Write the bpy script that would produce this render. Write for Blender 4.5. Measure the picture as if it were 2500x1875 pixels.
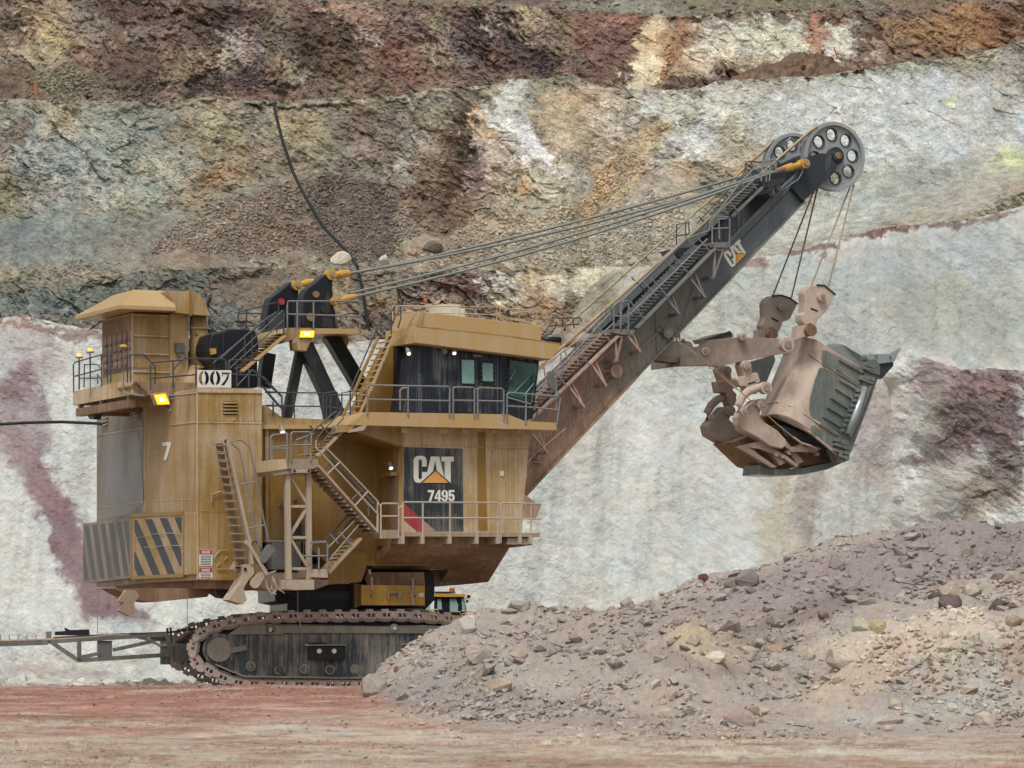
import bpy, bmesh, math, random
import numpy as np
from mathutils import Vector, Matrix
for o in list(bpy.data.objects): bpy.data.objects.remove(o)
S = bpy.context.scene; COL = S.collection
R = math.radians
# ---------------------------------------------------------------- camera, light, exposure
FOC = 9375.0; DIST = 150.0; ZC = 1.6; HOR = 1590.0      # focal length in photo pixels, distance, eye height, horizon row
cd = bpy.data.cameras.new('camera'); cam = bpy.data.objects.new('camera', cd); COL.objects.link(cam)
cam.location = (0, -DIST, ZC); cam.rotation_euler = (R(90), 0, 0)
cd.sensor_width = 36; cd.lens = 135; cd.shift_y = (HOR-937.5)/2500; cd.clip_start = 1; cd.clip_end = 2000
S.camera = cam
W = bpy.data.worlds.new('World'); S.world = W; W.use_nodes = True
nt = W.node_tree; nt.nodes.clear()
sky = nt.nodes.new('ShaderNodeTexSky'); sky.sky_type = 'NISHITA'; sky.sun_disc = False
SUN_EL, SUN_AZ = R(58), R(197)
sky.sun_elevation = SUN_EL; sky.sun_rotation = SUN_AZ; sky.dust_density = 4; sky.air_density = 1.0
hs = nt.nodes.new('ShaderNodeHueSaturation'); hs.inputs['Saturation'].default_value = 0.28
bg = nt.nodes.new('ShaderNodeBackground'); bg.inputs[1].default_value = 0.135
wo = nt.nodes.new('ShaderNodeOutputWorld')
nt.links.new(sky.outputs[0], hs.inputs['Color']); nt.links.new(hs.outputs[0], bg.inputs[0]); nt.links.new(bg.outputs[0], wo.inputs[0])
sd = bpy.data.lights.new('sun', 'SUN'); sun = bpy.data.objects.new('sun', sd); COL.objects.link(sun)
sd.energy = 1.75; sd.angle = R(14); sd.color = (1, 0.985, 0.955)
sun.rotation_euler = (R(90)-SUN_EL, 0, R(-14)); sun.location = (0, -60, 60)
S.view_settings.view_transform = 'Standard'; S.view_settings.look = 'None'
S.view_settings.gamma = 1; S.view_settings.use_curve_mapping = False
S.view_settings.exposure = -0.1
S.render.engine = 'CYCLES'
# ---------------------------------------------------------------- helpers
rnd = random.Random(7)
CROP = {0:(0,0,1.0), 1:(150,680,3.949), 2:(150,1050,3.949), 3:(480,620,3.949), 4:(500,1020,3.687), 5:(850,700,3.949), 6:(850,1050,3.949),
        7:(0,1440,3.16), 8:(600,1400,3.403), 9:(1250,680,3.949), 10:(1600,280,3.949), 11:(1680,660,3.191), 12:(1400,500,3.949), 14:(1600,1200,2.458),
        15:(0,0,2.37), 16:(800,0,2.37), 17:(1600,0,2.37)}
class Frame:
    """a machine frame: local x forward, y to its left (away from the camera), z up"""
    def __init__(s, o, deg):
        s.o = Vector(o); s.a = R(deg); s.m = Matrix.Rotation(s.a, 3, 'Z'); s.mi = s.m.transposed()
    def hit(s, p0, n, px, py):
        c = s.mi @ (Vector((0, -DIST, ZC)) - s.o)
        d = s.mi @ Vector(((px-1250)/FOC, 1, (HOR-py)/FOC))
        p0 = Vector(p0); n = Vector(n)
        return c + d * ((p0-c).dot(n) / d.dot(n))
    def tr(s, crop, axis, val):
        """tracing function: point of a zoomed photo crop -> local point on a plane"""
        if isinstance(axis, str):
            n = {'x':(1,0,0), 'y':(0,1,0), 'z':(0,0,1)}[axis]; p0 = [v*val for v in n]
        else: n = axis; p0 = val
        cx, cy, k = CROP[crop]
        return lambda x, y: s.hit(p0, n, cx+x/k, cy+y/k)
ORG = (-6.4, 0, 0)
HF = Frame(ORG, 25); CF = Frame(ORG, 10); WF = Frame((0,0,0), 0)

class MB:
    def __init__(s): s.v = []; s.f = []
    def add(s, vs, fs):
        k = len(s.v); s.v += [tuple(v) for v in vs]; s.f += [tuple(i+k for i in f) for f in fs]; return s
    def box(s, x0, x1, y0, y1, z0, z1):
        return s.add([(x0,y0,z0),(x1,y0,z0),(x1,y1,z0),(x0,y1,z0),(x0,y0,z1),(x1,y0,z1),(x1,y1,z1),(x0,y1,z1)],
            [(0,3,2,1),(4,5,6,7),(0,1,5,4),(1,2,6,5),(2,3,7,6),(3,0,4,7)])
    def prism(s, pts, d):
        d = Vector(d); n = len(pts); a = [Vector(p) for p in pts]
        return s.add(a+[p+d for p in a], [tuple(range(n)), tuple(range(2*n-1, n-1, -1))]+[(i,(i+1)%n,n+(i+1)%n,n+i) for i in range(n)])
    def bar(s, p, q, w, h, up=(0,0,1)):
        p = Vector(p); q = Vector(q); t = (q-p).normalized(); u = Vector(up)
        sx = t.cross(u)
        if sx.length < 1e-4: sx = t.cross(Vector((0,1,0)))
        sx.normalize(); uz = sx.cross(t)
        c = [p+sx*a*w/2+uz*b*h/2 for a, b in ((-1,-1),(1,-1),(1,1),(-1,1))]
        return s.prism(c, q-p)
    def ring(s, c, t, r, n):
        t = Vector(t).normalized(); u = t.cross(Vector((0,0,1)))
        if u.length < .05: u = t.cross(Vector((0,1,0)))
        u.normalize(); w = t.cross(u)
        return [Vector(c)+(u*math.cos(2*math.pi*i/n)+w*math.sin(2*math.pi*i/n))*r for i in range(n)]
    def tube(s, pts, r, n=6):
        pts = [Vector(p) for p in pts]; m = len(pts); vs = []
        for i, p in enumerate(pts):
            t = pts[min(i+1, m-1)]-pts[max(i-1, 0)]
            if t.length < 1e-6: t = Vector((1,0,0))
            vs += s.ring(p, t, r[i] if isinstance(r, (list,tuple)) else r, n)
        fs = [tuple(range(n)), tuple(range(m*n-1, (m-1)*n-1, -1))]
        for i in range(m-1):
            for j in range(n): fs.append((i*n+j, i*n+(j+1)%n, (i+1)*n+(j+1)%n, (i+1)*n+j))
        return s.add(vs, fs)
    def cyl(s, c, d, r, n=20, r2=None):
        c = Vector(c); d = Vector(d); return s.tube([c, c+d], [r, r if r2 is None else r2], n)
    def build(s, name, mat, parent=None, fr=None, label=None, smooth=False, bevel=0, loc=None):
        me = bpy.data.meshes.new(name); me.from_pydata(s.v, [], s.f)
        bm = bmesh.new(); bm.from_mesh(me); bmesh.ops.recalc_face_normals(bm, faces=bm.faces)
        bm.to_mesh(me); bm.free()
        if smooth:
            for p in me.polygons: p.use_smooth = len(p.vertices) == 4
        me.materials.append(mat)
        return link(name, me, parent, fr, label, bevel, loc)
def link(name, me, parent=None, fr=None, label=None, bevel=0, loc=None):
    o = bpy.data.objects.new(name, me); COL.objects.link(o)
    if parent is not None: o.parent = parent
    if fr is not None: o.rotation_euler.z = fr.a
    if loc is not None: o.location = loc
    if label: o['label'] = label
    if bevel:
        b = o.modifiers.new('bevel', 'BEVEL'); b.width = bevel; b.segments = 2; b.limit_method = 'ANGLE'
    return o
def tag(o, label=None, cat=None, group=None, kind=None):
    if label: o['label'] = label
    if cat: o['category'] = cat
    if group: o['group'] = group
    if kind: o['kind'] = kind
    return o
def empty(name, loc, rz=0):
    o = bpy.data.objects.new(name, None); COL.objects.link(o); o.location = loc; o.rotation_euler.z = rz; o.empty_display_size = .3; return o
# ---------------------------------------------------------------- colours and materials
def lin(c):
    return tuple(((v/255)/12.92 if v/255 <= .04045 else ((v/255+.055)/1.055)**2.4) for v in c)
def new_mat(name):
    m = bpy.data.materials.new(name); m.use_nodes = True; t = m.node_tree; t.nodes.clear()
    o = t.nodes.new('ShaderNodeOutputMaterial'); b = t.nodes.new('ShaderNodeBsdfPrincipled'); t.links.new(b.outputs[0], o.inputs[0])
    return m, t, b
def nd(t, typ, **kw):
    n = t.nodes.new(typ)
    for k, v in kw.items():
        if isinstance(k, str) and k.startswith('i_'): n.inputs[k[2:]].default_value = v
        else: setattr(n, k, v)
    return n
def noise(t, vec, sc, det=5, rough=.6, dist=0):
    n = nd(t, 'ShaderNodeTexNoise'); n.inputs['Scale'].default_value = sc; n.inputs['Detail'].default_value = det
    n.inputs['Roughness'].default_value = rough; n.inputs['Distortion'].default_value = dist; t.links.new(vec, n.inputs['Vector']); return n.outputs[0]
def ramp(t, fac, stops):
    r = nd(t, 'ShaderNodeValToRGB'); e = r.color_ramp.elements
    e[0].position, e[0].color = stops[0][0], (*stops[0][1], 1); e[1].position, e[1].color = stops[1][0], (*stops[1][1], 1)
    for p, c in stops[2:]:
        q = e.new(p); q.color = (*c, 1)
    t.links.new(fac, r.inputs[0]); return r.outputs[0]
def g3(v): return (v, v, v)
def mixc(t, fac, a, b, mode='MIX'):
    m = nd(t, 'ShaderNodeMix', data_type='RGBA', blend_type=mode)
    for s, v in ((0, fac), (6, a), (7, b)):
        if isinstance(v, (int, float)): m.inputs[s].default_value = v
        elif isinstance(v, tuple): m.inputs[s].default_value = (*v, 1)
        else: t.links.new(v, m.inputs[s])
    return m.outputs[2]
def paint(name, base, dirt, amt=.5, streak=(3.2,3.2,.2), rough=.6, metal=0, speck=None, bump=.15, var=.12, lo=.35, scale=1.0):
    """weathered paint: base colour, dust washed down in vertical streaks, blotches and fine speckle"""
    m, t, b = new_mat(name)
    tc = nd(t, 'ShaderNodeTexCoord'); mp = nd(t, 'ShaderNodeMapping'); mp.inputs['Scale'].default_value = streak
    t.links.new(tc.outputs['Object'], mp.inputs[0])
    s1 = noise(t, mp.outputs[0], 1.0*scale, 6, .7, .3); s2 = noise(t, tc.outputs['Object'], .55*scale, 4, .6); s3 = noise(t, tc.outputs['Object'], 14*scale, 5, .7)
    mp2 = nd(t, 'ShaderNodeMapping'); mp2.inputs['Scale'].default_value = (streak[0]*4.5, streak[1]*4.5, streak[2]*2.2); t.links.new(tc.outputs['Object'], mp2.inputs[0])
    s4 = noise(t, mp2.outputs[0], 1.0*scale, 4, .6)
    a1 = nd(t, 'ShaderNodeMath', operation='ADD'); t.links.new(s1, a1.inputs[0]); t.links.new(s2, a1.inputs[1])
    a2 = nd(t, 'ShaderNodeMath', operation='MULTIPLY_ADD'); t.links.new(s4, a2.inputs[0]); a2.inputs[1].default_value = .42; t.links.new(a1.outputs[0], a2.inputs[2])
    f = ramp(t, a2.outputs[0], [(0, g3(0)), (1, g3(1))])
    mr = nd(t, 'ShaderNodeMapRange'); mr.inputs[1].default_value = 1.42-amt*.6; mr.inputs[2].default_value = 1.80-amt*.6
    t.links.new(a2.outputs[0], mr.inputs[0])
    c = mixc(t, mr.outputs[0], lin(base), lin(dirt))
    v = ramp(t, s3, [(.25, g3(1-var*1.4)), (.75, g3(1+var))])
    c = mixc(t, 1.0, c, v, 'MULTIPLY')
    if speck:
        sp = noise(t, mp2.outputs[0], 2.2*scale, 6, .8, .6)
        sm = nd(t, 'ShaderNodeMapRange'); sm.inputs[1].default_value = .58; sm.inputs[2].default_value = .70; t.links.new(sp, sm.inputs[0])
        c = mixc(t, sm.outputs[0], c, lin(speck))
    t.links.new(c, b.inputs['Base Color']); b.inputs['Metallic'].default_value = metal
    rr = nd(t, 'ShaderNodeMapRange'); rr.inputs[3].default_value = rough-.12; rr.inputs[4].default_value = min(1, rough+.2); t.links.new(mr.outputs[0], rr.inputs[0]); t.links.new(rr.outputs[0], b.inputs['Roughness'])
    bp = nd(t, 'ShaderNodeBump'); bp.inputs['Strength'].default_value = bump; bp.inputs['Distance'].default_value = .03; t.links.new(s3, bp.inputs['Height']); t.links.new(bp.outputs[0], b.inputs['Normal'])
    b.inputs['Specular IOR Level'].default_value = .3
    return m
M = {}
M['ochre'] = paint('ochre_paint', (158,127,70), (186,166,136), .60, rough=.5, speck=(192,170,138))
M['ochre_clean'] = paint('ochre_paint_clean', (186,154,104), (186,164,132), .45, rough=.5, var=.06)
M['ochre_deep'] = paint('ochre_paint_deep', (150,116,58), (162,138,100), .4, rough=.5)  # deeper ochre for trim; on recessed walls and soffits it stands for shade
M['ochre_dusty'] = paint('ochre_paint_dusty', (178,150,104), (208,188,162), .70, rough=.6, speck=(150,120,78))
M['ochre_slope'] = paint('ochre_paint_muddy', (136,108,80), (190,164,138), .42, streak=(7,3,.5), rough=.7, speck=(104,80,62))
M['rear_grey'] = paint('slurry_stained_panel', (140,124,104), (126,124,120), .6, streak=(4,4,.2), rough=.55)
M['rear_wash'] = paint('grey_washed_panel', (112,112,112), (146,136,126), .42, streak=(6,6,.16), rough=.5)
M['brown'] = paint('brown_dusty_steel', (124,98,74), (168,142,118), .45, rough=.7)
M['sheave'] = paint('worn_grey_sheave', (156,162,162), (172,170,164), .35, streak=(2,2,2), rough=.45)
def boomgrad():
    m = paint('boom_plate_paint', (106,113,117), (134,135,132), .25, streak=(3,3,.5), rough=.5); t = m.node_tree; b = [n for n in t.nodes if n.type == 'BSDF_PRINCIPLED'][0]
    src = b.inputs['Base Color'].links[0].from_socket; tc = nd(t, 'ShaderNodeTexCoord'); sp = nd(t, 'ShaderNodeSeparateXYZ'); t.links.new(tc.outputs['Object'], sp.inputs[0])
    mp = nd(t, 'ShaderNodeMapping'); mp.inputs['Scale'].default_value = (3,3,.4); t.links.new(tc.outputs['Object'], mp.inputs[0]); nz = noise(t, mp.outputs[0], .9, 7, .7)
    a = nd(t, 'ShaderNodeMath', operation='MULTIPLY_ADD'); t.links.new(nz, a.inputs[0]); a.inputs[1].default_value = 9; t.links.new(sp.outputs[0], a.inputs[2])
    n5 = noise(t, mp.outputs[0], 3.5, 6, .75); foot = ramp(t, n5, [(.3, lin((128,106,94))), (.62, lin((200,164,142)))]); mid = ramp(t, n5, [(.3, lin((104,104,100))), (.66, lin((158,148,134)))])
    for lo_, hi_, c in ((20.5, 17.0, mid), (15.8, 12.6, foot)):
        mr = nd(t, 'ShaderNodeMapRange'); mr.inputs[1].default_value = lo_; mr.inputs[2].default_value = hi_; t.links.new(a.outputs[0], mr.inputs[0]); src = mixc(t, mr.outputs[0], src, c)
    t.links.new(src, b.inputs['Base Color']); return m
M['boom_plate'] = boomgrad()
M['dark'] = paint('dark_blue_grey_steel', (58,63,68), (122,118,112), .22, rough=.45)
M['black'] = paint('black_steel', (34,37,42), (86,84,80), .18, rough=.45)
M['cabdark'] = paint('dark_cab_panel', (40,46,56), (140,142,142), .34, streak=(7,7,.22), rough=.4, speck=(120,124,126))
M['logo_dark'] = paint('dark_badge_panel', (50,58,64), (140,134,120), .42, streak=(8,8,.3), rough=.45, speck=(150,146,132))
M['boom'] = paint('grey_boom_paint', (110,115,116), (142,138,128), .42, streak=(3,3,.5), rough=.45)
M['boom_dust'] = paint('dusty_boom_plate', (122,124,120), (158,146,132), .5, streak=(4,4,.35), rough=.6, speck=(84,82,78))
M['boom_foot'] = paint('red_dusty_boom_plate', (158,138,124), (206,170,148), .62, streak=(8,8,.35), rough=.7, speck=(92,76,66))
M['boom_low'] = paint('brown_boom_foot_plate', (156,128,108), (204,168,142), .55, streak=(6,6,.5), rough=.75)
M['rail'] = paint('grey_handrail', (128,130,130), (160,150,138), .3, rough=.5)
M['rail_dark'] = paint('dark_handrail', (70,76,80), (116,112,104), .25, rough=.5)
M['rail_dust'] = paint('dusty_handrail', (176,164,150), (196,178,158), .5, rough=.7)
M['dust'] = paint('dust_covered_steel', (172,156,136), (188,172,152), .5, rough=.85)
M['dust_dark'] = paint('tan_dusty_steel', (152,134,114), (174,156,136), .5, rough=.85)
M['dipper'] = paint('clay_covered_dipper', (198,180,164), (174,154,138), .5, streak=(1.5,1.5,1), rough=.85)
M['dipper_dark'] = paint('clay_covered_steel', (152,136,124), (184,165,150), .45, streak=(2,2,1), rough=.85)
M['dipper_worn'] = paint('worn_dark_steel', (106,113,109), (146,142,130), .42, streak=(5,5,.6), rough=.38)
M['dipper_orange'] = paint('orange_clay_steel', (150,122,92), (122,98,74), .45, rough=.8)
M['polished'] = paint('polished_steel', (170,178,178), (140,144,140), .3, rough=.3, metal=.4)
M['handle'] = paint('dusty_handle_tube', (176,168,154), (140,128,114), .4, rough=.7)
M['shoe'] = paint('muddy_track_steel', (162,150,140), (190,176,164), .6, streak=(4,4,4), rough=.8, speck=(86,74,68))
M['shoe_pale'] = M['shoe']
M['frame'] = paint('dark_crawler_frame', (64,72,76), (166,162,150), .5, streak=(6,6,.5), rough=.5, speck=(160,156,140))
M['frame_dust'] = paint('dusty_crawler_frame', (136,132,120), (160,154,138), .5, rough=.85)
M['rope'] = paint('tan_wire_rope', (186,166,132), (150,128,102), .5, rough=.7)
M['pendant'] = paint('grey_wire_rope', (132,136,128), (158,154,142), .4, rough=.6)
M['socket'] = paint('yellow_socket', (200,156,76), (170,130,74), .35, rough=.5)
M['white'] = paint('white_sign', (226,226,218), (190,184,172), .25, rough=.6, var=.03)
M['lettering'] = paint('white_lettering', (232,230,216), (206,200,182), .25, rough=.6, var=.03)
M['orange_print'] = paint('orange_print', (232,170,90), (214,150,84), .3, rough=.6, var=.03)
M['red_print'] = paint('red_print', (168,58,72), (176,112,104), .45, streak=(9,9,.3), rough=.6)
M['pink_print'] = paint('faded_pink_print', (186,150,140), (176,140,126), .4, rough=.6)
M['stripe'] = paint('black_hazard_stripe', (44,50,62), (104,102,100), .3, streak=(8,8,.2), rough=.5)
M['stripe_grey'] = paint('faded_hazard_stripe', (70,72,76), (128,120,110), .45, streak=(8,8,.2), rough=.6)
M['cable'] = paint('black_cable', (42,46,46), (60,62,60), .3, rough=.7)
M['arm'] = paint('grey_green_steel', (98,102,98), (134,130,120), .4, rough=.6)
M['machine_yellow'] = paint('yellow_machine_paint', (204,160,76), (176,148,104), .25, rough=.5)
M['box_yellow'] = paint('yellow_truck_frame_paint', (196,152,68), (168,136,92), .3, rough=.5)
M['filter'] = paint('filter_cap_grey', (176,162,148), (128,112,98), .4, rough=.5)
M['ac_white'] = paint('cream_cabinet', (214,212,196), (190,182,164), .3, rough=.6)
def glassmat(name, base, rough=.12, lo=.8):
    m, t, b = new_mat(name); tc = nd(t, 'ShaderNodeTexCoord'); n = noise(t, tc.outputs['Object'], 1.3, 2, .5)
    t.links.new(ramp(t, n, [(.35, lin(base)), (.7, lin([v*lo for v in base]))]), b.inputs['Base Color']); b.inputs['Roughness'].default_value = rough
    b.inputs['Specular IOR Level'].default_value = .7; return m
M['glass_teal'] = glassmat('teal_tinted_glass', (150,190,184))
M['glass_dark'] = glassmat('dark_green_glass', (30,58,50), .05, 1.9)  # noise-lightened pane colour stands for reflections in the glass
def emis(name, col, st):
    m, t, b = new_mat(name); b.inputs['Base Color'].default_value = (*lin(col), 1); b.inputs['Emission Color'].default_value = (*lin(col), 1); b.inputs['Emission Strength'].default_value = st; return m
M['lamp'] = emis('lit_flood_lens', (255,196,40), 1.6); M['lamp_core'] = emis('lit_bulb', (255,238,160), 3.0)
M['beacon'] = emis('lit_amber_beacon', (255,190,70), 1.3); M['spot'] = emis('lit_spot_lens', (255,246,220), 1.8)
M['amber'] = paint('amber_plastic', (204,112,60), (200,110,50), .2, rough=.4)
# ---------------------------------------------------------------- numpy noise and the geology painter
def _h(ix, iy, iz):
    n = (ix.astype(np.int64)*374761393 + iy.astype(np.int64)*668265263 + iz*1442695041) & 0xffffffff
    n = ((n ^ (n >> 13))*1274126177) & 0xffffffff
    n = ((n ^ (n >> 16))*2246822519) & 0xffffffff
    return ((n ^ (n >> 15)) & 0xffffff)/float(0xffffff)
def vn(x, y, s=0):
    ix = np.floor(x); iy = np.floor(y); fx = x-ix; fy = y-iy; fx = fx*fx*fx*(fx*(fx*6-15)+10); fy = fy*fy*fy*(fy*(fy*6-15)+10)
    a = _h(ix, iy, s); b = _h(ix+1, iy, s); c = _h(ix, iy+1, s); d = _h(ix+1, iy+1, s)
    return (a*(1-fx)+b*fx)*(1-fy)+(c*(1-fx)+d*fx)*fy
def fbm(x, y, s=0, o=4, g=.5):
    t = 0; a = 1; n = 0
    for i in range(o):
        ca, sa = math.cos(i*1.3+.4), math.sin(i*1.3+.4)
        t = t+a*(vn((x*ca-y*sa)*2**i, (x*sa+y*ca)*2**i, s+i*17)-.5); n += a; a *= g
    return t/n*2
def facets(x, y, s=0):
    """cellular facets: every cell is a tilted plane -> blocky broken rock; returns height, edge distance, cell random"""
    ix = np.floor(x); iy = np.floor(y); best = np.full(x.shape, 9.); sec = np.full(x.shape, 9.)
    bx = np.zeros(x.shape); by = np.zeros(x.shape); r1 = np.zeros(x.shape); r2 = np.zeros(x.shape); r3 = np.zeros(x.shape)
    for dx in (-1, 0, 1):
        for dy in (-1, 0, 1):
            cx = ix+dx; cy = iy+dy; jx = cx+_h(cx, cy, s); jy = cy+_h(cx, cy, s+5); d = (x-jx)**2+(y-jy)**2
            m = d < best; sec = np.where(m, best, np.minimum(sec, d)); best = np.where(m, d, best)
            bx = np.where(m, jx, bx); by = np.where(m, jy, by); r1 = np.where(m, _h(cx, cy, s+11), r1); r2 = np.where(m, _h(cx, cy, s+12), r2); r3 = np.where(m, _h(cx, cy, s+13), r3)
    return (r1-.5)*.7+(r2-.5)*1.5*(x-bx)+(r3-.5)*1.5*(y-by), np.sqrt(sec)-np.sqrt(best), r1
def sst(a, b, x):
    t = np.clip((x-a)/(b-a), 0, 1); return t*t*(3-2*t)
def linv(c, s=.84, g=1.0):
    v = np.array(lin(c)); l = v@np.array([.3,.59,.11]); return (l+(v-l)*s)*g*np.array([.985,1.0,1.01])
def paint_geo(px, py, base, blobs, seed=0, warp=26, rough0=1.0):
    """lay patches of rock colour over each other; a patch is (cx, cy, rx, ry, turn, colour, strength[, roughness])"""
    wx = px+warp*(1.6*fbm(px/90, py/90, seed, 5, .6)+.9*fbm(px/22, py/22, seed+71, 4, .7)); wy = py+warp*(fbm(px/90+31, py/90+7, seed+3, 5, .6)+.7*fbm(px/22, py/22, seed+73, 4, .7))
    c = np.empty(px.shape+(3,)); c[:] = linv(base); rg = np.full(px.shape, rough0)
    for k, b in enumerate(blobs):
        cx, cy, rx, ry, an, colr, st = b[:7]; ca, sa = math.cos(R(an)), math.sin(R(an))
        dx = wx-cx; dy = wy-cy; u = (dx*ca+dy*sa)/rx; v = (-dx*sa+dy*ca)/ry
        w = (1-sst(.62, 1.12, np.sqrt(u*u+v*v)))*st
        c = c*(1-w[..., None])+linv(colr)*w[..., None]
        if len(b) > 7: rg = rg*(1-w)+b[7]*w
    return c, rg
def grid_mesh(name, P, C, mat, smooth=False, flip=False):
    ny, nx = P.shape[:2]; me = bpy.data.meshes.new(name)
    idx = np.arange(ny*nx).reshape(ny, nx); q = np.stack([idx[:-1,:-1], idx[:-1,1:], idx[1:,1:], idx[1:,:-1]], -1).reshape(-1, 4)
    if flip: q = q[:, ::-1]
    me.vertices.add(ny*nx); me.vertices.foreach_set('co', P.reshape(-1).astype(np.float32))
    me.loops.add(q.size); me.loops.foreach_set('vertex_index', q.reshape(-1).astype(np.int32))
    me.polygons.add(len(q)); me.polygons.foreach_set('loop_start', np.arange(0, q.size, 4, dtype=np.int32))
    try: me.polygons.foreach_set('loop_total', np.full(len(q), 4, dtype=np.int32))
    except Exception: pass
    me.update(calc_edges=True)
    a = me.color_attributes.new('rock', 'FLOAT_COLOR', 'POINT'); cc = np.ones((ny*nx, 4), np.float32); cc[:, :3] = C.reshape(-1, 3); a.data.foreach_set('color', cc.reshape(-1))
    me.polygons.foreach_set('use_smooth', np.full(len(q), smooth))
    me.materials.append(mat); o = bpy.data.objects.new(name, me); COL.objects.link(o); return o
def rockmat(name, sc=3.0, dip=(1, 1, 1), rot=0, amp=.3, bump=.5, bdist=.12, attr=True):
    m, t, b = new_mat(name); tc = nd(t, 'ShaderNodeTexCoord')
    if attr: at = nd(t, 'ShaderNodeAttribute', attribute_name='rock'); base = at.outputs['Color']
    else: oi = nd(t, 'ShaderNodeObjectInfo'); base = oi.outputs['Color']
    mp = nd(t, 'ShaderNodeMapping'); mp.inputs['Rotation'].default_value = (0, rot, 0); mp.inputs['Scale'].default_value = dip; t.links.new(tc.outputs['Object'], mp.inputs[0])
    n1 = noise(t, mp.outputs[0], sc, 8, .72, .4); n2 = noise(t, mp.outputs[0], sc*5.5, 6, .75, .2); n3 = noise(t, tc.outputs['Object'], sc*.35, 5, .6)
    c = mixc(t, 1, base, ramp(t, n1, [(.3, g3(1-amp)), (.7, g3(1+amp*.8))]), 'MULTIPLY')
    c = mixc(t, 1, c, ramp(t, n2, [(.3, g3(1-amp*.9)), (.68, g3(1+amp*.6))]), 'MULTIPLY')
    c = mixc(t, 1, c, ramp(t, n3, [(.3, (1.06,.99,.93)), (.7, (.95,1.01,1.04))]), 'MULTIPLY')
    t.links.new(c, b.inputs['Base Color']); b.inputs['Roughness'].default_value = .95; b.inputs['Specular IOR Level'].default_value = .15
    ad = nd(t, 'ShaderNodeMath', operation='MULTIPLY_ADD'); t.links.new(n2, ad.inputs[0]); ad.inputs[1].default_value = .45; t.links.new(n1, ad.inputs[2])
    bp = nd(t, 'ShaderNodeBump'); bp.inputs['Strength'].default_value = bump; bp.inputs['Distance'].default_value = bdist; t.links.new(ad.outputs[0], bp.inputs['Height']); t.links.new(bp.outputs[0], b.inputs['Normal'])
    return m
M['wall'] = rockmat('pit_wall_rock', 1.6, (1, 1, 1.5), .5, .44, .8, .25)
M['wall_pale'] = rockmat('pale_pit_wall_rock', 1.5, (1, 1, 1.25), .4, .15, .42, .16)
M['ground'] = rockmat('trodden_pit_floor', 2.2, (.28, 1, 1), 0, .2, .5, .06)
M['pile'] = rockmat('muck_pile_earth', 4.0, (1, 1, 1), 0, .2, .5, .06)
M['rock'] = rockmat('loose_rock', 2.4, (1, 1, 1), 0, .2, .5, .05, attr=False)
M['rubble'] = rockmat('rubble_rock', 3.0, (1, 1, 1), 0, .2, .4, .04)
NB = [-1400,-1150,-900,-750]; NBR = [3200,3350,3600,3900]
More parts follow.
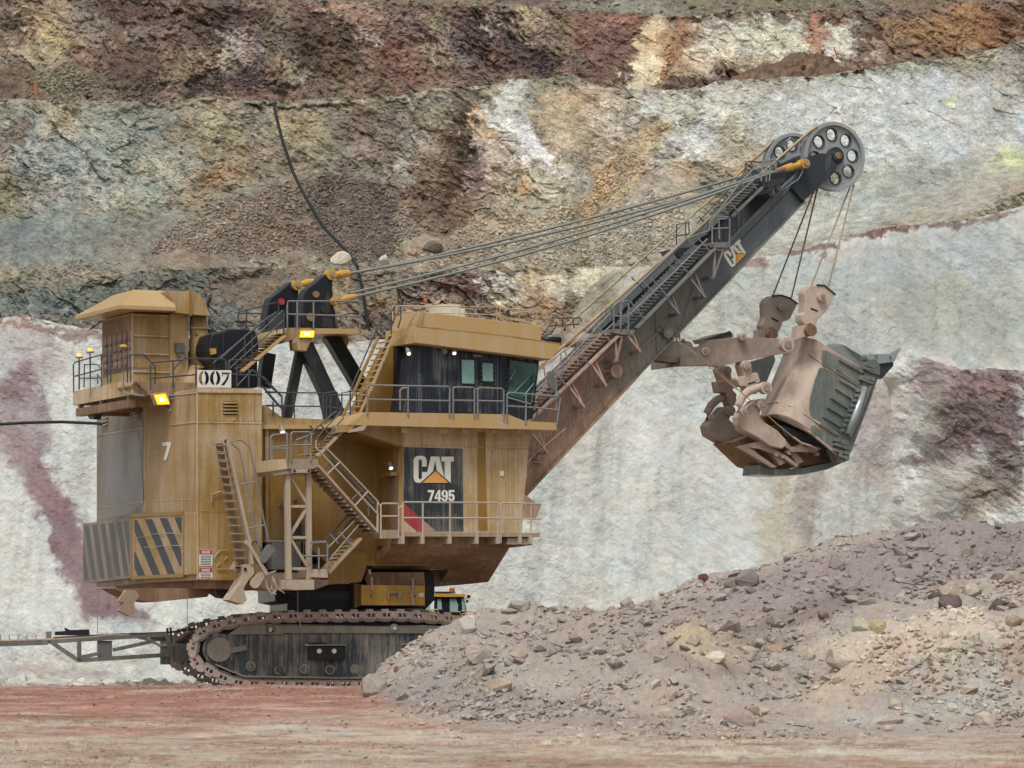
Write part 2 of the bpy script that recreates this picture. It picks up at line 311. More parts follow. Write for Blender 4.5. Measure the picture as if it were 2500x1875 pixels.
def wall_bench(name, bot, top, dB, dT, step, base, blobs, seed, mat, amp=1.0, rough0=1.0, back=11, topw=5, gain=1.0, sat=1.0, tint=(1,1,1), rgk=1.0, jit=1.0, pxr=None, label=None, bulge=None, dip=.72):
    lo, hi = pxr or (-70, 2570)
    ax = np.array(([] if pxr else NB+list(np.arange(-620, lo, 6)))+list(np.arange(lo, hi, step))+list(np.arange(hi, 3120, 6))+NBR, float)
    bt = np.interp(ax, *zip(*bot)); tp = np.interp(ax, *zip(*top)); tp = tp+topw*fbm(ax/60, ax*0+3.3, seed+50, 5, .6)
    n = max(8, int(np.max(bt-tp)/step)); tt = np.linspace(0, 1, n)
    px = np.repeat(ax[None, :], n, 0); py = bt[None]+(tp-bt)[None]*tt[:, None]
    dBx = np.interp(ax, *zip(*dB)) if isinstance(dB, list) else dB+0*ax; dTx = np.interp(ax, *zip(*dT)) if isinstance(dT, list) else dT+0*ax
    d = dBx[None]+(dTx-dBx)[None]*tt[:, None]
    X = (px-1250)/FOC*d; Z = ZC+(HOR-py)/FOC*d
    ca, sa = math.cos(dip), math.sin(dip); U = X*ca-Z*sa; V = X*sa+Z*ca
    wx = U+.5*fbm(X*.6, Z*.6, seed+1, 3); wz = V+.5*fbm(X*.6+9, Z*.6, seed+2, 3)
    f1, e1, q1 = facets(wx*.4, wz*.85, seed+20); f2, e2, q2 = facets(wx*1.05, wz*2.3, seed+30); f3, e3, q3 = facets(wx*2.6, wz*5.2, seed+40); f4, e4, q4 = facets(wx*6.5+.2*fbm(X*9, Z*9, seed+9, 2), wz*9, seed+45)
    jx = 46*(q2-.5)+34*(q3-.5)+18*(q4-.5); jy = 30*(((q2*7.3) % 1)-.5)+24*(((q3*7.3) % 1)-.5)+14*(((q4*7.3) % 1)-.5)
    _, rg = paint_geo(px, py, base, blobs, seed, rough0=rough0); rg = rg*rgk; jk = jit*np.clip(rg, .12, 1)
    col, _ = paint_geo(px+jx*jk, py+jy*jk, base, blobs, seed, rough0=rough0)
    big = 1.5*fbm(X*.11, Z*.09, seed+5, 3)
    gul = .8*fbm(X*.45, Z*.1, seed+6, 4, .6)
    patch = sst(-.15, .35, fbm(X*.16, Z*.2, seed+14, 3))
    disp = (big+gul)*(.45+.55*rg)+rg*amp*((.25+.75*patch)*f1*.55+(.4+.6*patch)*f2*.36+f3*.17+f4*.07)+rg*.45*fbm(U*.9, V*1.6, seed+15, 5, .58)+(.025+.085*rg)*fbm(X*3.5, Z*3.5, seed+7, 4, .7)
    if bulge is not None: disp = disp+bulge(px, py)
    edge = np.minimum(1, np.minimum(tt[:, None], 1)*8+.15)
    Y = d-DIST-disp*edge
    # dark joints and colour per block
    k = 1+rg*(.12*(q1-.5)+.22*(q2-.5)+.26*(q3-.5)+.24*(q4-.5))-rg*.16*(1-sst(0, .05, e2))-rg*.16*(1-sst(0, .09, e3))
    dash = sst(.16, .34, fbm(U*1.1, V*4.2, seed+16, 5, .72))*sst(-.2, .25, fbm(X*.22, Z*.22, seed+17, 3)); k = k-.30*dash*(.36+.64*rg)
    k = k+.09*fbm(X*1.3, Z*.14, seed+19, 4, .6)*(1-.6*rg)+.08*fbm(U*.5, V*2.0, seed+18, 5, .65)
    k = k*(1+.10*fbm(X*2.2, Z*2.2, seed+8, 4, .7)); col = col*np.clip(k, .35, 1.6)[..., None]
    lum = (col@np.array([.3,.59,.11]))[..., None]; col = (lum+(col-lum)*sat)*gain*np.array(tint); col[..., 0] *= 1+.06*(q2-.5)*rg; col[..., 2] *= 1-.14*(q1-.5)*rg
    P = np.stack([X, Y, Z], -1)
    # the berm behind the crest
    rows = []; crow = []
    for j in range(1, 6):
        q = P[-1].copy(); q[:, 1] += back*j/5; q[:, 2] += .15*fbm(q[:, 0], q[:, 1], seed+60, 3)-.05*j; rows.append(q[None]); crow.append(col[-1][None]*.9)
    P = np.concatenate([P]+rows, 0); col = np.concatenate([col]+crow, 0)
    o = grid_mesh(name, P, np.clip(col, 0.005, .95), mat); tag(o, label, kind='structure'); SCREE[name] = (P[:n], col[:n], rg, px, py); return o
SCREE = {}
# curves are (photo column, photo row) of bench toes and crests
WHT = (214,216,206)
T1 = [(-1400,760),(0,776),(60,772),(120,786),(200,801),(250,806),(420,818),(700,835),(756,840),(847,834),(925,826),(1000,840),(1300,835),(1380,800),(1440,700),(1500,655),(1700,650),(1836,634),(1904,620),(1971,607),(2022,586),(2085,582),(2127,561),(2190,548),(2283,544),(2401,527),(2500,502),(3900,300)]
b1 = [ # white lower wall
 (240,1000,420,360,0,(210,212,204),.8,.35),(700,1000,500,500,0,(212,214,208),.7,.35),(1500,1250,520,420,0,(212,216,208),.85,.28),(1850,1150,300,300,0,(208,208,198),.7,.3),
 (1750,760,220,160,0,(192,192,172),.8,.5),(1560,720,160,80,0,(196,188,164),.8,.5),(1640,860,120,120,30,(190,196,180),.6,.5),(2000,720,300,120,-10,(184,192,184),.8,.4),(2300,650,320,120,-8,(182,188,182),.8,.4),
 (2050,820,240,120,-5,(184,190,182),.7,.45),(2330,790,220,90,20,(170,172,160),.7,.3),(2300,740,50,90,10,(190,192,160),.5,.3),(2440,760,120,60,-20,(176,176,162),.7,.4),
 (2060,950,160,200,60,(192,184,174),.5,.4),(2150,1060,90,150,10,(176,154,150),.6,.5),(2090,1150,60,60,0,(184,166,160),.5,.5),(1950,1330,60,150,8,(190,180,160),.8,.3),(1890,1250,26,200,8,(196,182,150),.7,.3),(1975,1200,40,170,5,(176,160,156),.6,.35),(2200,1230,60,120,5,(184,176,170),.6,.3),(2120,1260,120,120,0,(196,194,186),.6,.3),
 (60,860,110,90,20,(180,160,160),.55,.6),(50,1020,75,130,-15,(158,134,138),.8,.6),(30,940,60,60,0,(150,122,126),.7,.6),(10,1080,60,60,0,(176,166,160),.6,.5),
 (180,1330,50,230,-25,(150,116,122),.95,.35),(120,1200,30,130,-22,(160,124,128),.85,.35),(250,1460,75,70,-40,(148,116,120),.95,.4),(300,1500,90,40,10,(146,118,116),.9,.4),(60,1120,40,110,-25,(164,132,132),.7,.4),
 (150,810,150,16,4,(156,110,100),.75,.6),(60,779,80,8,2,(150,104,92),.8,.6),(330,1560,200,60,0,(214,216,208),.8,.5),(60,1580,160,80,0,(206,204,196),.7,.5),(100,1640,200,22,0,(190,176,164),.6,.6),
 (880,842,120,10,0,(182,166,140),.8,.5),(800,930,90,120,20,(186,188,180),.4,.6),(1390,770,70,70,0,(158,120,84),.8,.9),(1450,760,60,120,20,(182,168,136),.7,.8),(1380,880,50,60,0,(190,180,160),.6,.7),
 (1850,640,60,12,0,(158,122,108),.8,.6),(1980,606,60,12,-20,(150,112,102),.9,.7),(2160,556,140,13,-8,(146,108,98),.95,.7),(2330,540,110,12,-6,(150,114,104),.85,.7),(2450,520,70,14,-18,(160,124,112),.8,.7),
 (1700,1020,140,110,20,(198,200,194),.5,.5),(1450,1090,100,80,0,(206,206,198),.5,.5),(1700,920,110,60,40,(176,184,168),.4,.6)]
def lowbulge(px, py): return 1.2*np.exp(-((px-1900)/120)**2)*sst(900, 1200, py)
wall_bench('lower_pit_wall', [(-1400,1700),(0,1690),(3900,1690)], T1, [(-1400,176),(0,171),(420,171),(1000,173),(3900,178)], [(-1400,182),(0,178),(1300,178),(1500,182),(3900,186)], 3.0, WHT, b1, 100, M['wall_pale'], amp=.24, rgk=.62, gain=.90, sat=.85, jit=.6, rough0=.28, label='white lower bench face', bulge=lowbulge)
# purple spur at the right, in front of the lower wall
b0 = [(2260,1000,60,90,0,(184,168,162),.5,.6),(2300,930,90,60,10,(166,132,132),.8,.8),(2400,1000,140,120,-20,(126,94,98),.9,1.0),(2440,930,100,40,0,(150,116,118),.8,.9),(2330,1100,80,60,-20,(142,112,116),.8,.9),
 (2340,1180,90,80,-20,(192,182,168),.7,.5),(2420,1180,90,60,-20,(150,134,116),.8,.9),(2470,1130,60,60,0,(132,104,98),.8,1.),(2200,1300,200,70,0,(192,186,170),.8,.4),(2480,1080,60,30,0,(108,78,78),.7,1.),(2420,1230,110,40,-15,(160,140,112),.7,.8)]
wall_bench('purple_rock_spur', [(1950,1690),(3900,1690)], [(1950,960),(2100,900),(2178,868),(2200,858),(2240,862),(2290,885),(2340,905),(2420,902),(2500,904),(2700,940),(3900,900)], [(1950,179),(2178,173.5),(2500,166),(3900,165)], [(1950,188),(2178,180),(2500,172),(3900,171)], 3.0, WHT, b0, 200, M['wall_pale'], gain=.95, sat=.72, jit=.8, amp=.42, rough0=.5, pxr=(1952, 2570), label='purple rock spur at the right', back=8, bulge=lambda px, py: (-2.6*np.clip((py-930)/600, 0, 1)+2.0*fbm(px/190, py/170, 207, 4, .5))*np.clip((2460-px)/200, 0, 1))
# middle bench: teal and brown at the left, brown and white in the middle
T1b = [(-1400,690),(0,690),(150,686),(340,664),(600,654),(900,668),(1000,664),(1150,658),(1700,652),(1850,640),(2100,590),(2500,520),(3900,340)]
b1b = [(120,730,200,60,0,(108,118,112),.95,.9),(400,720,180,60,-6,(104,108,100),.9,.8),(60,690,150,20,0,(120,118,104),.8,.6),(620,720,110,60,0,(120,104,84),.9,.6),(640,690,160,30,-8,(122,106,88),.9,.4),
 (830,720,120,50,0,(148,130,104),.7,.6),(900,760,60,60,0,(134,108,92),.8,1.),(960,720,60,50,20,(150,132,96),.8,1.),(1010,770,90,60,0,(132,102,92),.9,1.),(1090,700,80,50,0,(128,96,86),.9,1.1),(1060,760,60,60,30,(190,176,150),.5,1.),
 (1180,700,70,40,-20,(126,92,82),.9,1.1),(1200,690,30,26,40,(206,200,186),.9,.9),(1270,720,50,60,-30,(196,192,180),.9,1.),(1240,780,60,50,0,(140,116,96),.8,1.1),(1340,690,70,60,20,(186,160,118),.9,.7),(1330,760,60,60,0,(164,128,88),.9,.9),
 (1500,690,180,50,0,(190,184,160),.9,.5),(480,770,200,40,0,(96,104,104),.8,.8),(120,662,160,10,0,(140,126,108),.7,.3)]
wall_bench('middle_pit_bench', [(-1400,900),(3900,900)], T1b, 186, 190, 3.2, (136,122,102), b1b, 300, M['wall'], amp=.8, gain=1.45, sat=.75, tint=(1.02,1.0,.94), label='low middle bench of mixed rock')
# second bench: the big varicoloured face with scree cones
T2 = [(-1400,240),(0,240),(55,236),(169,240),(337,244),(401,244),(590,237),(675,243),(776,238),(880,240),(990,230),(1053,217),(1222,202),(1330,192),(1391,176),(1430,196),(1475,211),(1560,221),(1700,217),(1790,200),(1860,196),(2000,184),(2120,165),(2254,150),(2380,131),(2500,97),(3900,-200)]
b2 = [ (200,248,330,9,0,(150,136,112),.8,.2),(650,246,300,8,0,(150,132,106),.8,.2),(1080,222,160,9,-7,(178,162,132),.85,.2),(1500,220,260,9,0,(168,154,130),.7,.2),(200,330,260,90,0,(146,152,136),.8,.9),(60,290,90,40,0,(152,154,148),.8,.7),(150,300,70,50,30,(176,160,120),.7,1.),(330,300,180,40,0,(140,144,130),.7,.8),(430,280,200,40,5,(134,128,112),.6,.7),
 (200,400,160,80,20,(156,160,150),.7,1.),(40,330,50,40,20,(118,88,78),.7,1.),(30,490,60,60,10,(134,124,82),.9,1.),(120,480,90,60,10,(150,150,136),.8,1.1),(250,470,90,50,10,(166,164,146),.7,1.),(70,405,40,14,0,(92,98,100),.8,1.),
 (480,330,110,60,0,(144,124,92),.8,1.),(550,310,40,60,15,(168,156,112),.8,.9),(520,420,120,60,-10,(158,136,98),.8,1.1),(430,400,80,50,0,(164,164,140),.7,1.),(560,430,70,40,-15,(154,116,80),.8,1.1),(470,500,90,40,-25,(162,146,108),.8,1.1),(640,370,90,70,10,(146,130,98),.7,1.),
 (380,470,80,60,0,(156,162,144),.7,1.),(740,300,120,50,0,(148,128,96),.7,.9),(800,330,90,60,20,(156,142,106),.8,1.),(690,310,40,50,0,(170,156,116),.7,.9),
 (170,580,220,80,0,(128,134,122),.95,.35),(60,600,110,60,0,(120,124,118),.9,.4),(370,590,160,90,-15,(132,126,110),.95,.35),(520,560,150,80,-35,(134,118,98),.95,.2),(650,520,170,70,-35,(130,112,92),.95,.2),(600,600,180,60,-20,(128,112,92),.95,.3),(560,540,90,14,-38,(158,138,112),.7,.2),(720,590,140,60,-10,(130,110,90),.9,.25),(440,640,120,24,0,(140,118,96),.7,.5),(700,480,50,30,-38,(134,116,98),.8,.3),
 (880,300,60,60,0,(128,108,92),.85,1.),(930,340,40,90,15,(116,92,82),.8,1.),(880,420,60,80,0,(146,134,104),.7,1.),(900,360,30,60,40,(150,128,110),.6,1.),(980,350,40,50,25,(150,134,114),.7,1.),(1010,280,110,60,0,(136,122,98),.8,.9),(1050,360,50,60,20,(176,162,138),.6,1.),(980,400,50,26,-20,(178,172,158),.7,.9),(1090,350,60,90,0,(152,138,104),.8,1.),
 (1130,320,30,130,0,(112,92,78),.9,1.),(1140,420,36,90,0,(104,82,74),.9,1.1),(1060,420,60,90,35,(122,98,74),.9,1.),(1110,500,60,60,0,(124,98,72),.9,1.),(1000,480,60,40,30,(118,92,72),.9,1.),(1130,530,90,60,0,(128,100,70),.9,1.),
 (1200,300,60,60,0,(190,184,166),.8,.8),(1180,300,20,60,-10,(206,158,82),.8,.8),(1215,330,16,30,-25,(214,160,72),.9,.7),(1250,250,36,70,0,(200,196,184),.85,.5),(1270,330,34,110,-18,(198,192,176),.85,.5),(1320,380,16,60,-38,(222,222,218),.95,.3),(1290,350,14,70,-35,(224,224,220),.9,.3),
 (1200,380,60,60,0,(200,176,156),.8,.7),(1180,440,70,40,0,(180,148,134),.8,.9),(1280,430,90,50,10,(184,172,148),.8,.8),(1170,440,40,30,0,(108,84,78),.8,1.),(1280,460,20,30,0,(188,148,92),.95,.4),(1260,500,80,30,0,(172,160,128),.7,.8),
 (1380,300,90,90,0,(184,160,122),.85,.35),(1400,240,100,30,0,(186,164,128),.8,.6),(1430,270,60,50,0,(178,138,98),.6,.6),(1340,260,70,40,0,(176,158,122),.7,.5),(1400,360,60,60,-20,(192,170,130),.7,.4),(1410,430,40,60,0,(200,194,182),.7,.7),(1370,470,70,30,20,(196,190,174),.6,.7),
 (1490,280,70,60,0,(186,168,138),.7,.7),(1500,350,50,50,0,(196,172,146),.7,.7),(1470,330,20,120,5,(206,194,168),.7,.5),(1540,380,60,30,10,(172,120,74),.6,.7),(1600,330,60,50,0,(196,166,108),.8,.8),(1570,400,60,50,20,(180,140,98),.8,.7),(1640,400,60,60,20,(186,176,154),.7,.8),(1670,440,30,40,-30,(194,152,110),.8,.6),(1610,260,90,40,0,(202,200,186),.8,.8),(1680,330,60,60,0,(190,184,166),.8,1.),
 (820,500,100,80,35,(108,92,80),.97,.15),(900,500,100,80,38,(110,94,82),.97,.15),(900,590,170,60,0,(112,96,82),.97,.2),(860,430,16,40,0,(106,88,80),.8,.3),(1000,560,60,60,45,(142,124,102),.9,.15),(1020,600,60,30,0,(160,142,112),.8,.4),(1070,540,100,30,30,(124,98,70),.7,.8),
 (1180,580,160,60,-30,(164,144,116),.95,.2),(1140,620,200,40,-8,(152,134,108),.9,.25),(1340,560,160,60,-40,(168,152,124),.95,.2),(1400,620,220,50,-5,(152,140,116),.95,.2),(1500,450,70,130,38,(176,154,114),.9,.2),(1450,470,20,110,32,(186,152,104),.8,.2),(1560,560,160,90,-20,(158,148,128),.95,.2),(1620,480,90,60,-30,(164,150,128),.8,.25),(1600,620,180,30,0,(150,140,118),.9,.25),(1310,480,60,20,-20,(170,160,128),.5,.7),(1210,520,26,40,0,(136,118,90),.7,.9),
 (1720,300,40,110,5,(196,196,190),.9,.6),(1760,260,60,60,0,(190,188,176),.8,.7),(1850,280,110,90,0,(190,184,166),.8,.6),(1900,330,90,70,0,(184,176,154),.7,.6),(1780,360,60,60,0,(194,176,146),.7,.5),(1900,250,60,60,10,(176,158,128),.5,.6),
 (2100,300,300,140,0,(188,192,186),.95,.28),(2350,300,240,150,0,(184,188,184),.95,.26),(2330,240,12,40,12,(180,188,124),.6,.4),(2240,175,40,14,0,(182,190,140),.6,.4),(2310,246,14,8,0,(180,194,90),.8,.4),(2450,160,50,50,0,(186,178,166),.6,.5),(2450,420,60,60,-50,(184,190,128),.75,.4),(2470,410,40,60,20,(172,178,118),.6,.4),(2410,450,46,26,0,(176,182,110),.75,.4),(2350,445,34,16,-15,(176,184,120),.7,.4),(2480,230,30,90,10,(190,170,150),.5,.5),
 (2100,500,280,70,-25,(160,164,152),.97,.06),(2250,470,220,40,-28,(150,152,140),.9,.05),(2000,560,260,8,-22,(176,180,170),.5,.05),(2150,520,260,7,-24,(150,150,136),.5,.05),(1950,560,150,50,-20,(172,172,158),.9,.15),(2350,500,180,50,-25,(158,150,134),.9,.15),(1850,600,100,30,0,(160,156,138),.9,.2),(2440,320,40,150,20,(164,162,152),.6,.4),(2300,430,50,24,0,(148,140,128),.6,.6)]
def b2bulge(px, py):
    r = 0
    for cx, cy, w, h, a in ((860,650,150,250,2.6),(1340,690,170,220,2.0),(1560,690,230,300,1.6),(470,700,280,220,1.8),(150,690,280,170,1.4),(2200,640,420,170,1.2)):
        r = r+a*np.clip(1-np.abs(px-cx)/w-np.clip(cy-py, 0, 999)/h, 0, 1)
    r = r-1.4*np.exp(-((px-1465)/60)**2)*sst(300, 420, py)-1.2*np.exp(-((px-1140+.3*(py-400))/38)**2)*(py < 520)+1.2*np.exp(-((px-1250)/70)**2)*sst(520, 260, py)
    tl = np.interp(px, [1750, 1850, 2100, 2300, 2500, 2700], [640, 600, 500, 440, 370, 300])+10*fbm(px/60, py/60, 433, 3)
    r = r+3.2*np.clip((py-tl)/110, 0, 1)*sst(1750, 1950, px)
    return r
wall_bench('upper_pit_bench', [(-1400,760),(3900,760)], T2, 198, [(-1400,206),(1700,206),(3900,206)], 3.0, (148,138,112), b2, 400, M['wall'], amp=.62, gain=1.45, sat=.8, label='high bench of varicoloured rock with scree', bulge=b2bulge)
# top bench
T3 = [(-1400,-30),(600,-30),(700,-4),(800,4),(990,17),(1222,19),(1475,25),(1600,30),(1700,33),(1853,19),(2148,18),(2500,4),(3900,-60)]
b3 = [(60,120,110,120,0,(146,128,100),.8,.9),(20,40,40,60,0,(96,76,68),.7,1.1),(130,60,60,70,30,(162,140,106),.8,.8),(150,90,26,60,-30,(172,148,84),.7,.9),(250,60,90,60,10,(138,124,112),.8,.9),(200,170,60,30,-20,(150,110,70),.7,1.),(170,200,120,40,0,(112,106,84),.95,.2),(20,200,60,40,0,(104,84,68),.9,.3),(100,140,60,40,0,(150,140,110),.7,.7),
 (300,120,26,120,-25,(98,76,62),.9,.5),(340,170,60,70,-30,(94,74,64),.9,.5),(380,210,80,34,-30,(92,74,66),.95,.2),(440,110,60,60,0,(112,86,80),.7,1.1),(330,30,120,40,0,(100,76,66),.9,1.),(430,60,40,60,0,(120,96,90),.8,1.1),(560,60,110,70,0,(88,68,66),.9,1.2),(520,150,110,50,0,(128,104,92),.8,1.1),(570,140,26,70,-5,(166,150,142),.8,1.),(590,100,20,40,20,(176,164,158),.6,1.),(440,190,60,26,0,(122,106,80),.8,1.1),
 (520,215,80,26,-20,(84,68,70),.95,.2),(620,210,50,40,-30,(82,66,68),.95,.2),(660,230,60,16,-20,(124,88,76),.8,.3),(700,180,14,60,-25,(150,140,118),.7,.3),(690,80,80,50,0,(122,104,86),.8,1.1),(800,120,110,100,0,(82,64,56),.9,1.2),(760,60,60,40,0,(104,78,72),.8,1.1),(850,160,60,40,20,(114,86,60),.7,1.2),(840,30,70,24,35,(172,128,96),.9,.7),(900,20,60,24,20,(160,124,112),.9,.8),(800,205,60,24,10,(112,96,68),.8,1.),
 (960,110,40,90,-35,(126,84,70),.95,1.),(1000,130,90,20,50,(136,94,80),.9,.9),(985,155,30,14,25,(82,54,46),.95,.6),(920,100,16,40,-15,(166,162,152),.8,.9),(1010,190,70,30,20,(124,84,72),.9,.9),(1020,60,80,40,0,(120,98,98),.9,1.1),(1100,130,60,60,0,(142,126,116),.8,1.1),(1080,70,40,30,0,(132,120,84),.7,1.1),(1120,110,40,22,0,(158,148,140),.7,1.1),(1200,100,110,80,30,(92,70,76),.9,1.2),(1250,60,70,50,0,(112,92,86),.8,1.2),(1180,50,16,40,-30,(172,166,142),.8,.9),(1290,50,44,36,0,(160,144,90),.9,.9),(1320,90,60,40,-35,(156,136,116),.7,1.),(1260,150,80,40,0,(98,74,74),.9,1.2),(1330,150,60,60,0,(86,66,70),.9,1.2),(1380,80,40,60,-20,(134,112,80),.8,1.),(1430,90,60,60,0,(124,84,76),.9,1.),(1500,90,60,90,10,(120,82,76),.95,.8),(1460,170,60,40,-30,(110,74,66),.9,.9),(1510,44,40,8,5,(164,106,84),.8,.6),
 (1600,120,50,110,0,(188,164,122),.95,.4),(1580,180,30,60,20,(196,182,148),.8,.4),(1660,110,50,90,15,(160,112,66),.85,.5),(1640,150,16,90,25,(156,106,56),.8,.3),(1700,170,60,40,0,(162,138,104),.9,.5),(1740,120,60,70,0,(188,168,140),.8,.7),(1800,90,90,60,0,(186,182,168),.9,.7),(1900,90,110,60,0,(180,182,168),.9,.7),(1850,160,60,30,0,(184,164,132),.7,.5),(2010,90,24,50,20,(172,116,80),.9,.3),(2005,50,18,30,0,(168,108,84),.9,.3),(2060,100,46,60,5,(184,186,178),.95,.5),(1690,205,90,16,0,(96,72,58),.9,.5),
 (2180,70,70,60,0,(142,104,64),.9,.9),(2140,80,16,40,-20,(96,60,54),.9,.9),(2170,110,24,40,0,(160,144,136),.8,.8),(2250,90,100,60,0,(150,110,58),.9,1.),(2350,60,90,60,0,(152,108,46),.9,1.),(2230,130,50,20,0,(132,104,86),.8,1.),(2300,100,60,24,0,(128,88,60),.7,1.),(2430,80,90,70,0,(136,88,44),.9,1.),(2350,110,24,50,30,(164,120,58),.8,.7),(2440,50,40,30,0,(108,72,42),.8,1.1)]
wall_bench('top_pit_bench', [(-1400,330),(3900,330)], T3, 218, 223, 3.0, (120,98,84), b3, 500, M['wall'], amp=.8, gain=1.7, sat=.66, tint=(1.05,1.0,.90), label='topmost bench of dark red brown rock')
b4 = [(1000,0,200,20,0,(120,106,76),.8,.4),(1300,8,150,14,0,(112,84,76),.8,.4),(1500,12,160,16,0,(136,134,116),.9,.4),(1900,5,300,20,0,(124,114,82),.8,.5),(2300,5,200,20,0,(130,104,70),.8,.5)]
wall_bench('highest_pit_slope', [(-1400,90),(3900,90)], [(-1400,-160),(3900,-160)], 236, 246, 5.0, (132,120,98), b4, 600, M['wall'], amp=.7, gain=1.3, sat=.8, label='highest gravel slope', rough0=.8)
# dark spoil heap on the crest of the upper bench, top right
hm = [(1690,222),(1740,212),(1790,190),(1830,168),(1853,158),(1900,150),(1930,132),(1960,128),(2000,134),(2030,140),(2052,160),(2080,166),(2092,176),(2110,182)]
gx = np.linspace(1690, 2110, 130); gy = np.interp(gx, *zip(*hm))+2*fbm(gx/14, gx*0, 3, 3); base_y = np.interp(gx, *zip(*T2))+6
rows = []
for t_, d_ in ((0,206.2),(.12,206.6),(.25,207),(.4,207.6),(.55,208.1),(.7,208.7),(.85,209.3),(1,210),(1,211),(.6,213),(0,215)):
    yy = base_y+(np.minimum(gy, base_y-1)-base_y)*t_; dd = d_+.5*fbm(gx/20, gx*0+t_*3, 8, 3)
    rows.append(np.stack([(gx-1250)/FOC*dd, dd-DIST, ZC+(HOR-yy)/FOC*dd], -1))
P = np.stack(rows); C = np.ones(P.shape)*linv((132,106,86)); C *= (1+.6*fbm(P[..., 0]*2.5, P[..., 2]*4, 9, 4, .7))[..., None]; P[..., 1] -= .9*fbm(P[..., 0]*1.2, P[..., 2]*1.6, 12, 4, .65); P[..., 2] += .12*fbm(P[..., 0]*3, P[..., 1]*3, 13, 3)
sh = grid_mesh('spoil_heap', P, C, M['wall']); tag(sh, 'dark brown spoil heap lying on the crest of the high pale bench', 'spoil heap')
# ---------------------------------------------------------------- pit floor and muck pile
GD = [3,40,95,112,124,130,138,140.5,143,146,150,190]
GZ = [-1.5,-1.45,-1.28,-.78,-.26,-.05,.33,.33,.05,-.05,-.05,-.05]
def gpy(d): return HOR+(ZC-np.interp(d, GD, GZ))*FOC/d
KN = {106:None,
 112:[(900,9999),(1000,1786),(1200,1768),(1500,1745),(1700,1735),(2000,1740),(2200,1712),(2500,1700),(2900,1700)],
 118:[(860,9999),(1000,1748),(1200,1706),(1400,1650),(1550,1585),(1640,1538),(1670,1524),(1706,1540),(1800,1605),(1900,1652),(2000,1650),(2070,1570),(2130,1532),(2200,1515),(2340,1491),(2440,1522),(2500,1532),(2900,1540)],
 124:[(700,9999),(860,1744),(1000,1706),(1150,1662),(1300,1632),(1450,1640),(1600,1622),(1750,1600),(1900,1588),(2100,1545),(2300,1505),(2500,1500),(2900,1490)],
 132:[(820,9999),(880,1710),(1000,1650),(1150,1598),(1300,1576),(1500,1541),(1700,1497),(1900,1455),(2100,1420),(2300,1392),(2500,1378),(2900,1370)],
 140:[(858,9999),(875,1680),(900,1662),(945,1628),(1000,1598),(1050,1570),(1110,1545),(1150,1524),(1280,1520),(1360,1510),(1470,1480),(1580,1455),(1650,1430),(1700,1418),(1800,1394),(1870,1373),(1980,1343),(2090,1311),(2200,1289),(2320,1275),(2430,1262),(2500,1255),(2900,1240)],
 143.5:[(858,9999),(900,1690),(1000,1640),(1150,1590),(1300,1560),(1500,1510),(1700,1450),(1900,1400),(2100,1345),(2500,1290),(2900,1280)],
 149:None}
_ds = np.arange(100, 172, .25); _px = np.arange(600, 3300, 8.)
_tab = np.zeros((len(_ds), len(_px))); _k = sorted(KN); _rows = []
for kd in _k:
    g = gpy(kd); r = np.full(len(_px), g)
    if KN[kd]: r = np.minimum(g, np.interp(_px, *zip(*KN[kd])))
    _rows.append(ZC+(HOR-r)/FOC*kd)
_rows = np.array(_rows); _gz = np.interp(_ds, GD, GZ)
for j in range(len(_px)):
    e = _rows[:, j]-np.interp(_k, GD, GZ); _tab[:, j] = np.interp(_ds, _k, np.maximum(e, 0), 0, 0)
ker = np.array([1,2,3,4,3,2,1.]); ker /= ker.sum()
for j in range(len(_px)): _tab[:, j] = np.convolve(_tab[:, j], ker, 'same')
for i in range(len(_ds)): _tab[i] = np.convolve(np.pad(_tab[i], 2, 'edge'), np.ones(5)/5, 'valid')
def pile_h(px, d):
    a = np.clip((np.asarray(px, float)-600)/8, 0, len(_px)-1.001); b = np.clip((np.asarray(d, float)-100)/.25, 0, len(_ds)-1.001)
    i = a.astype(int); j = b.astype(int); u = a-i; v = b-j
    return _tab[j, i]*(1-u)*(1-v)+_tab[j, i+1]*u*(1-v)+_tab[j+1, i]*(1-u)*v+_tab[j+1, i+1]*u*v
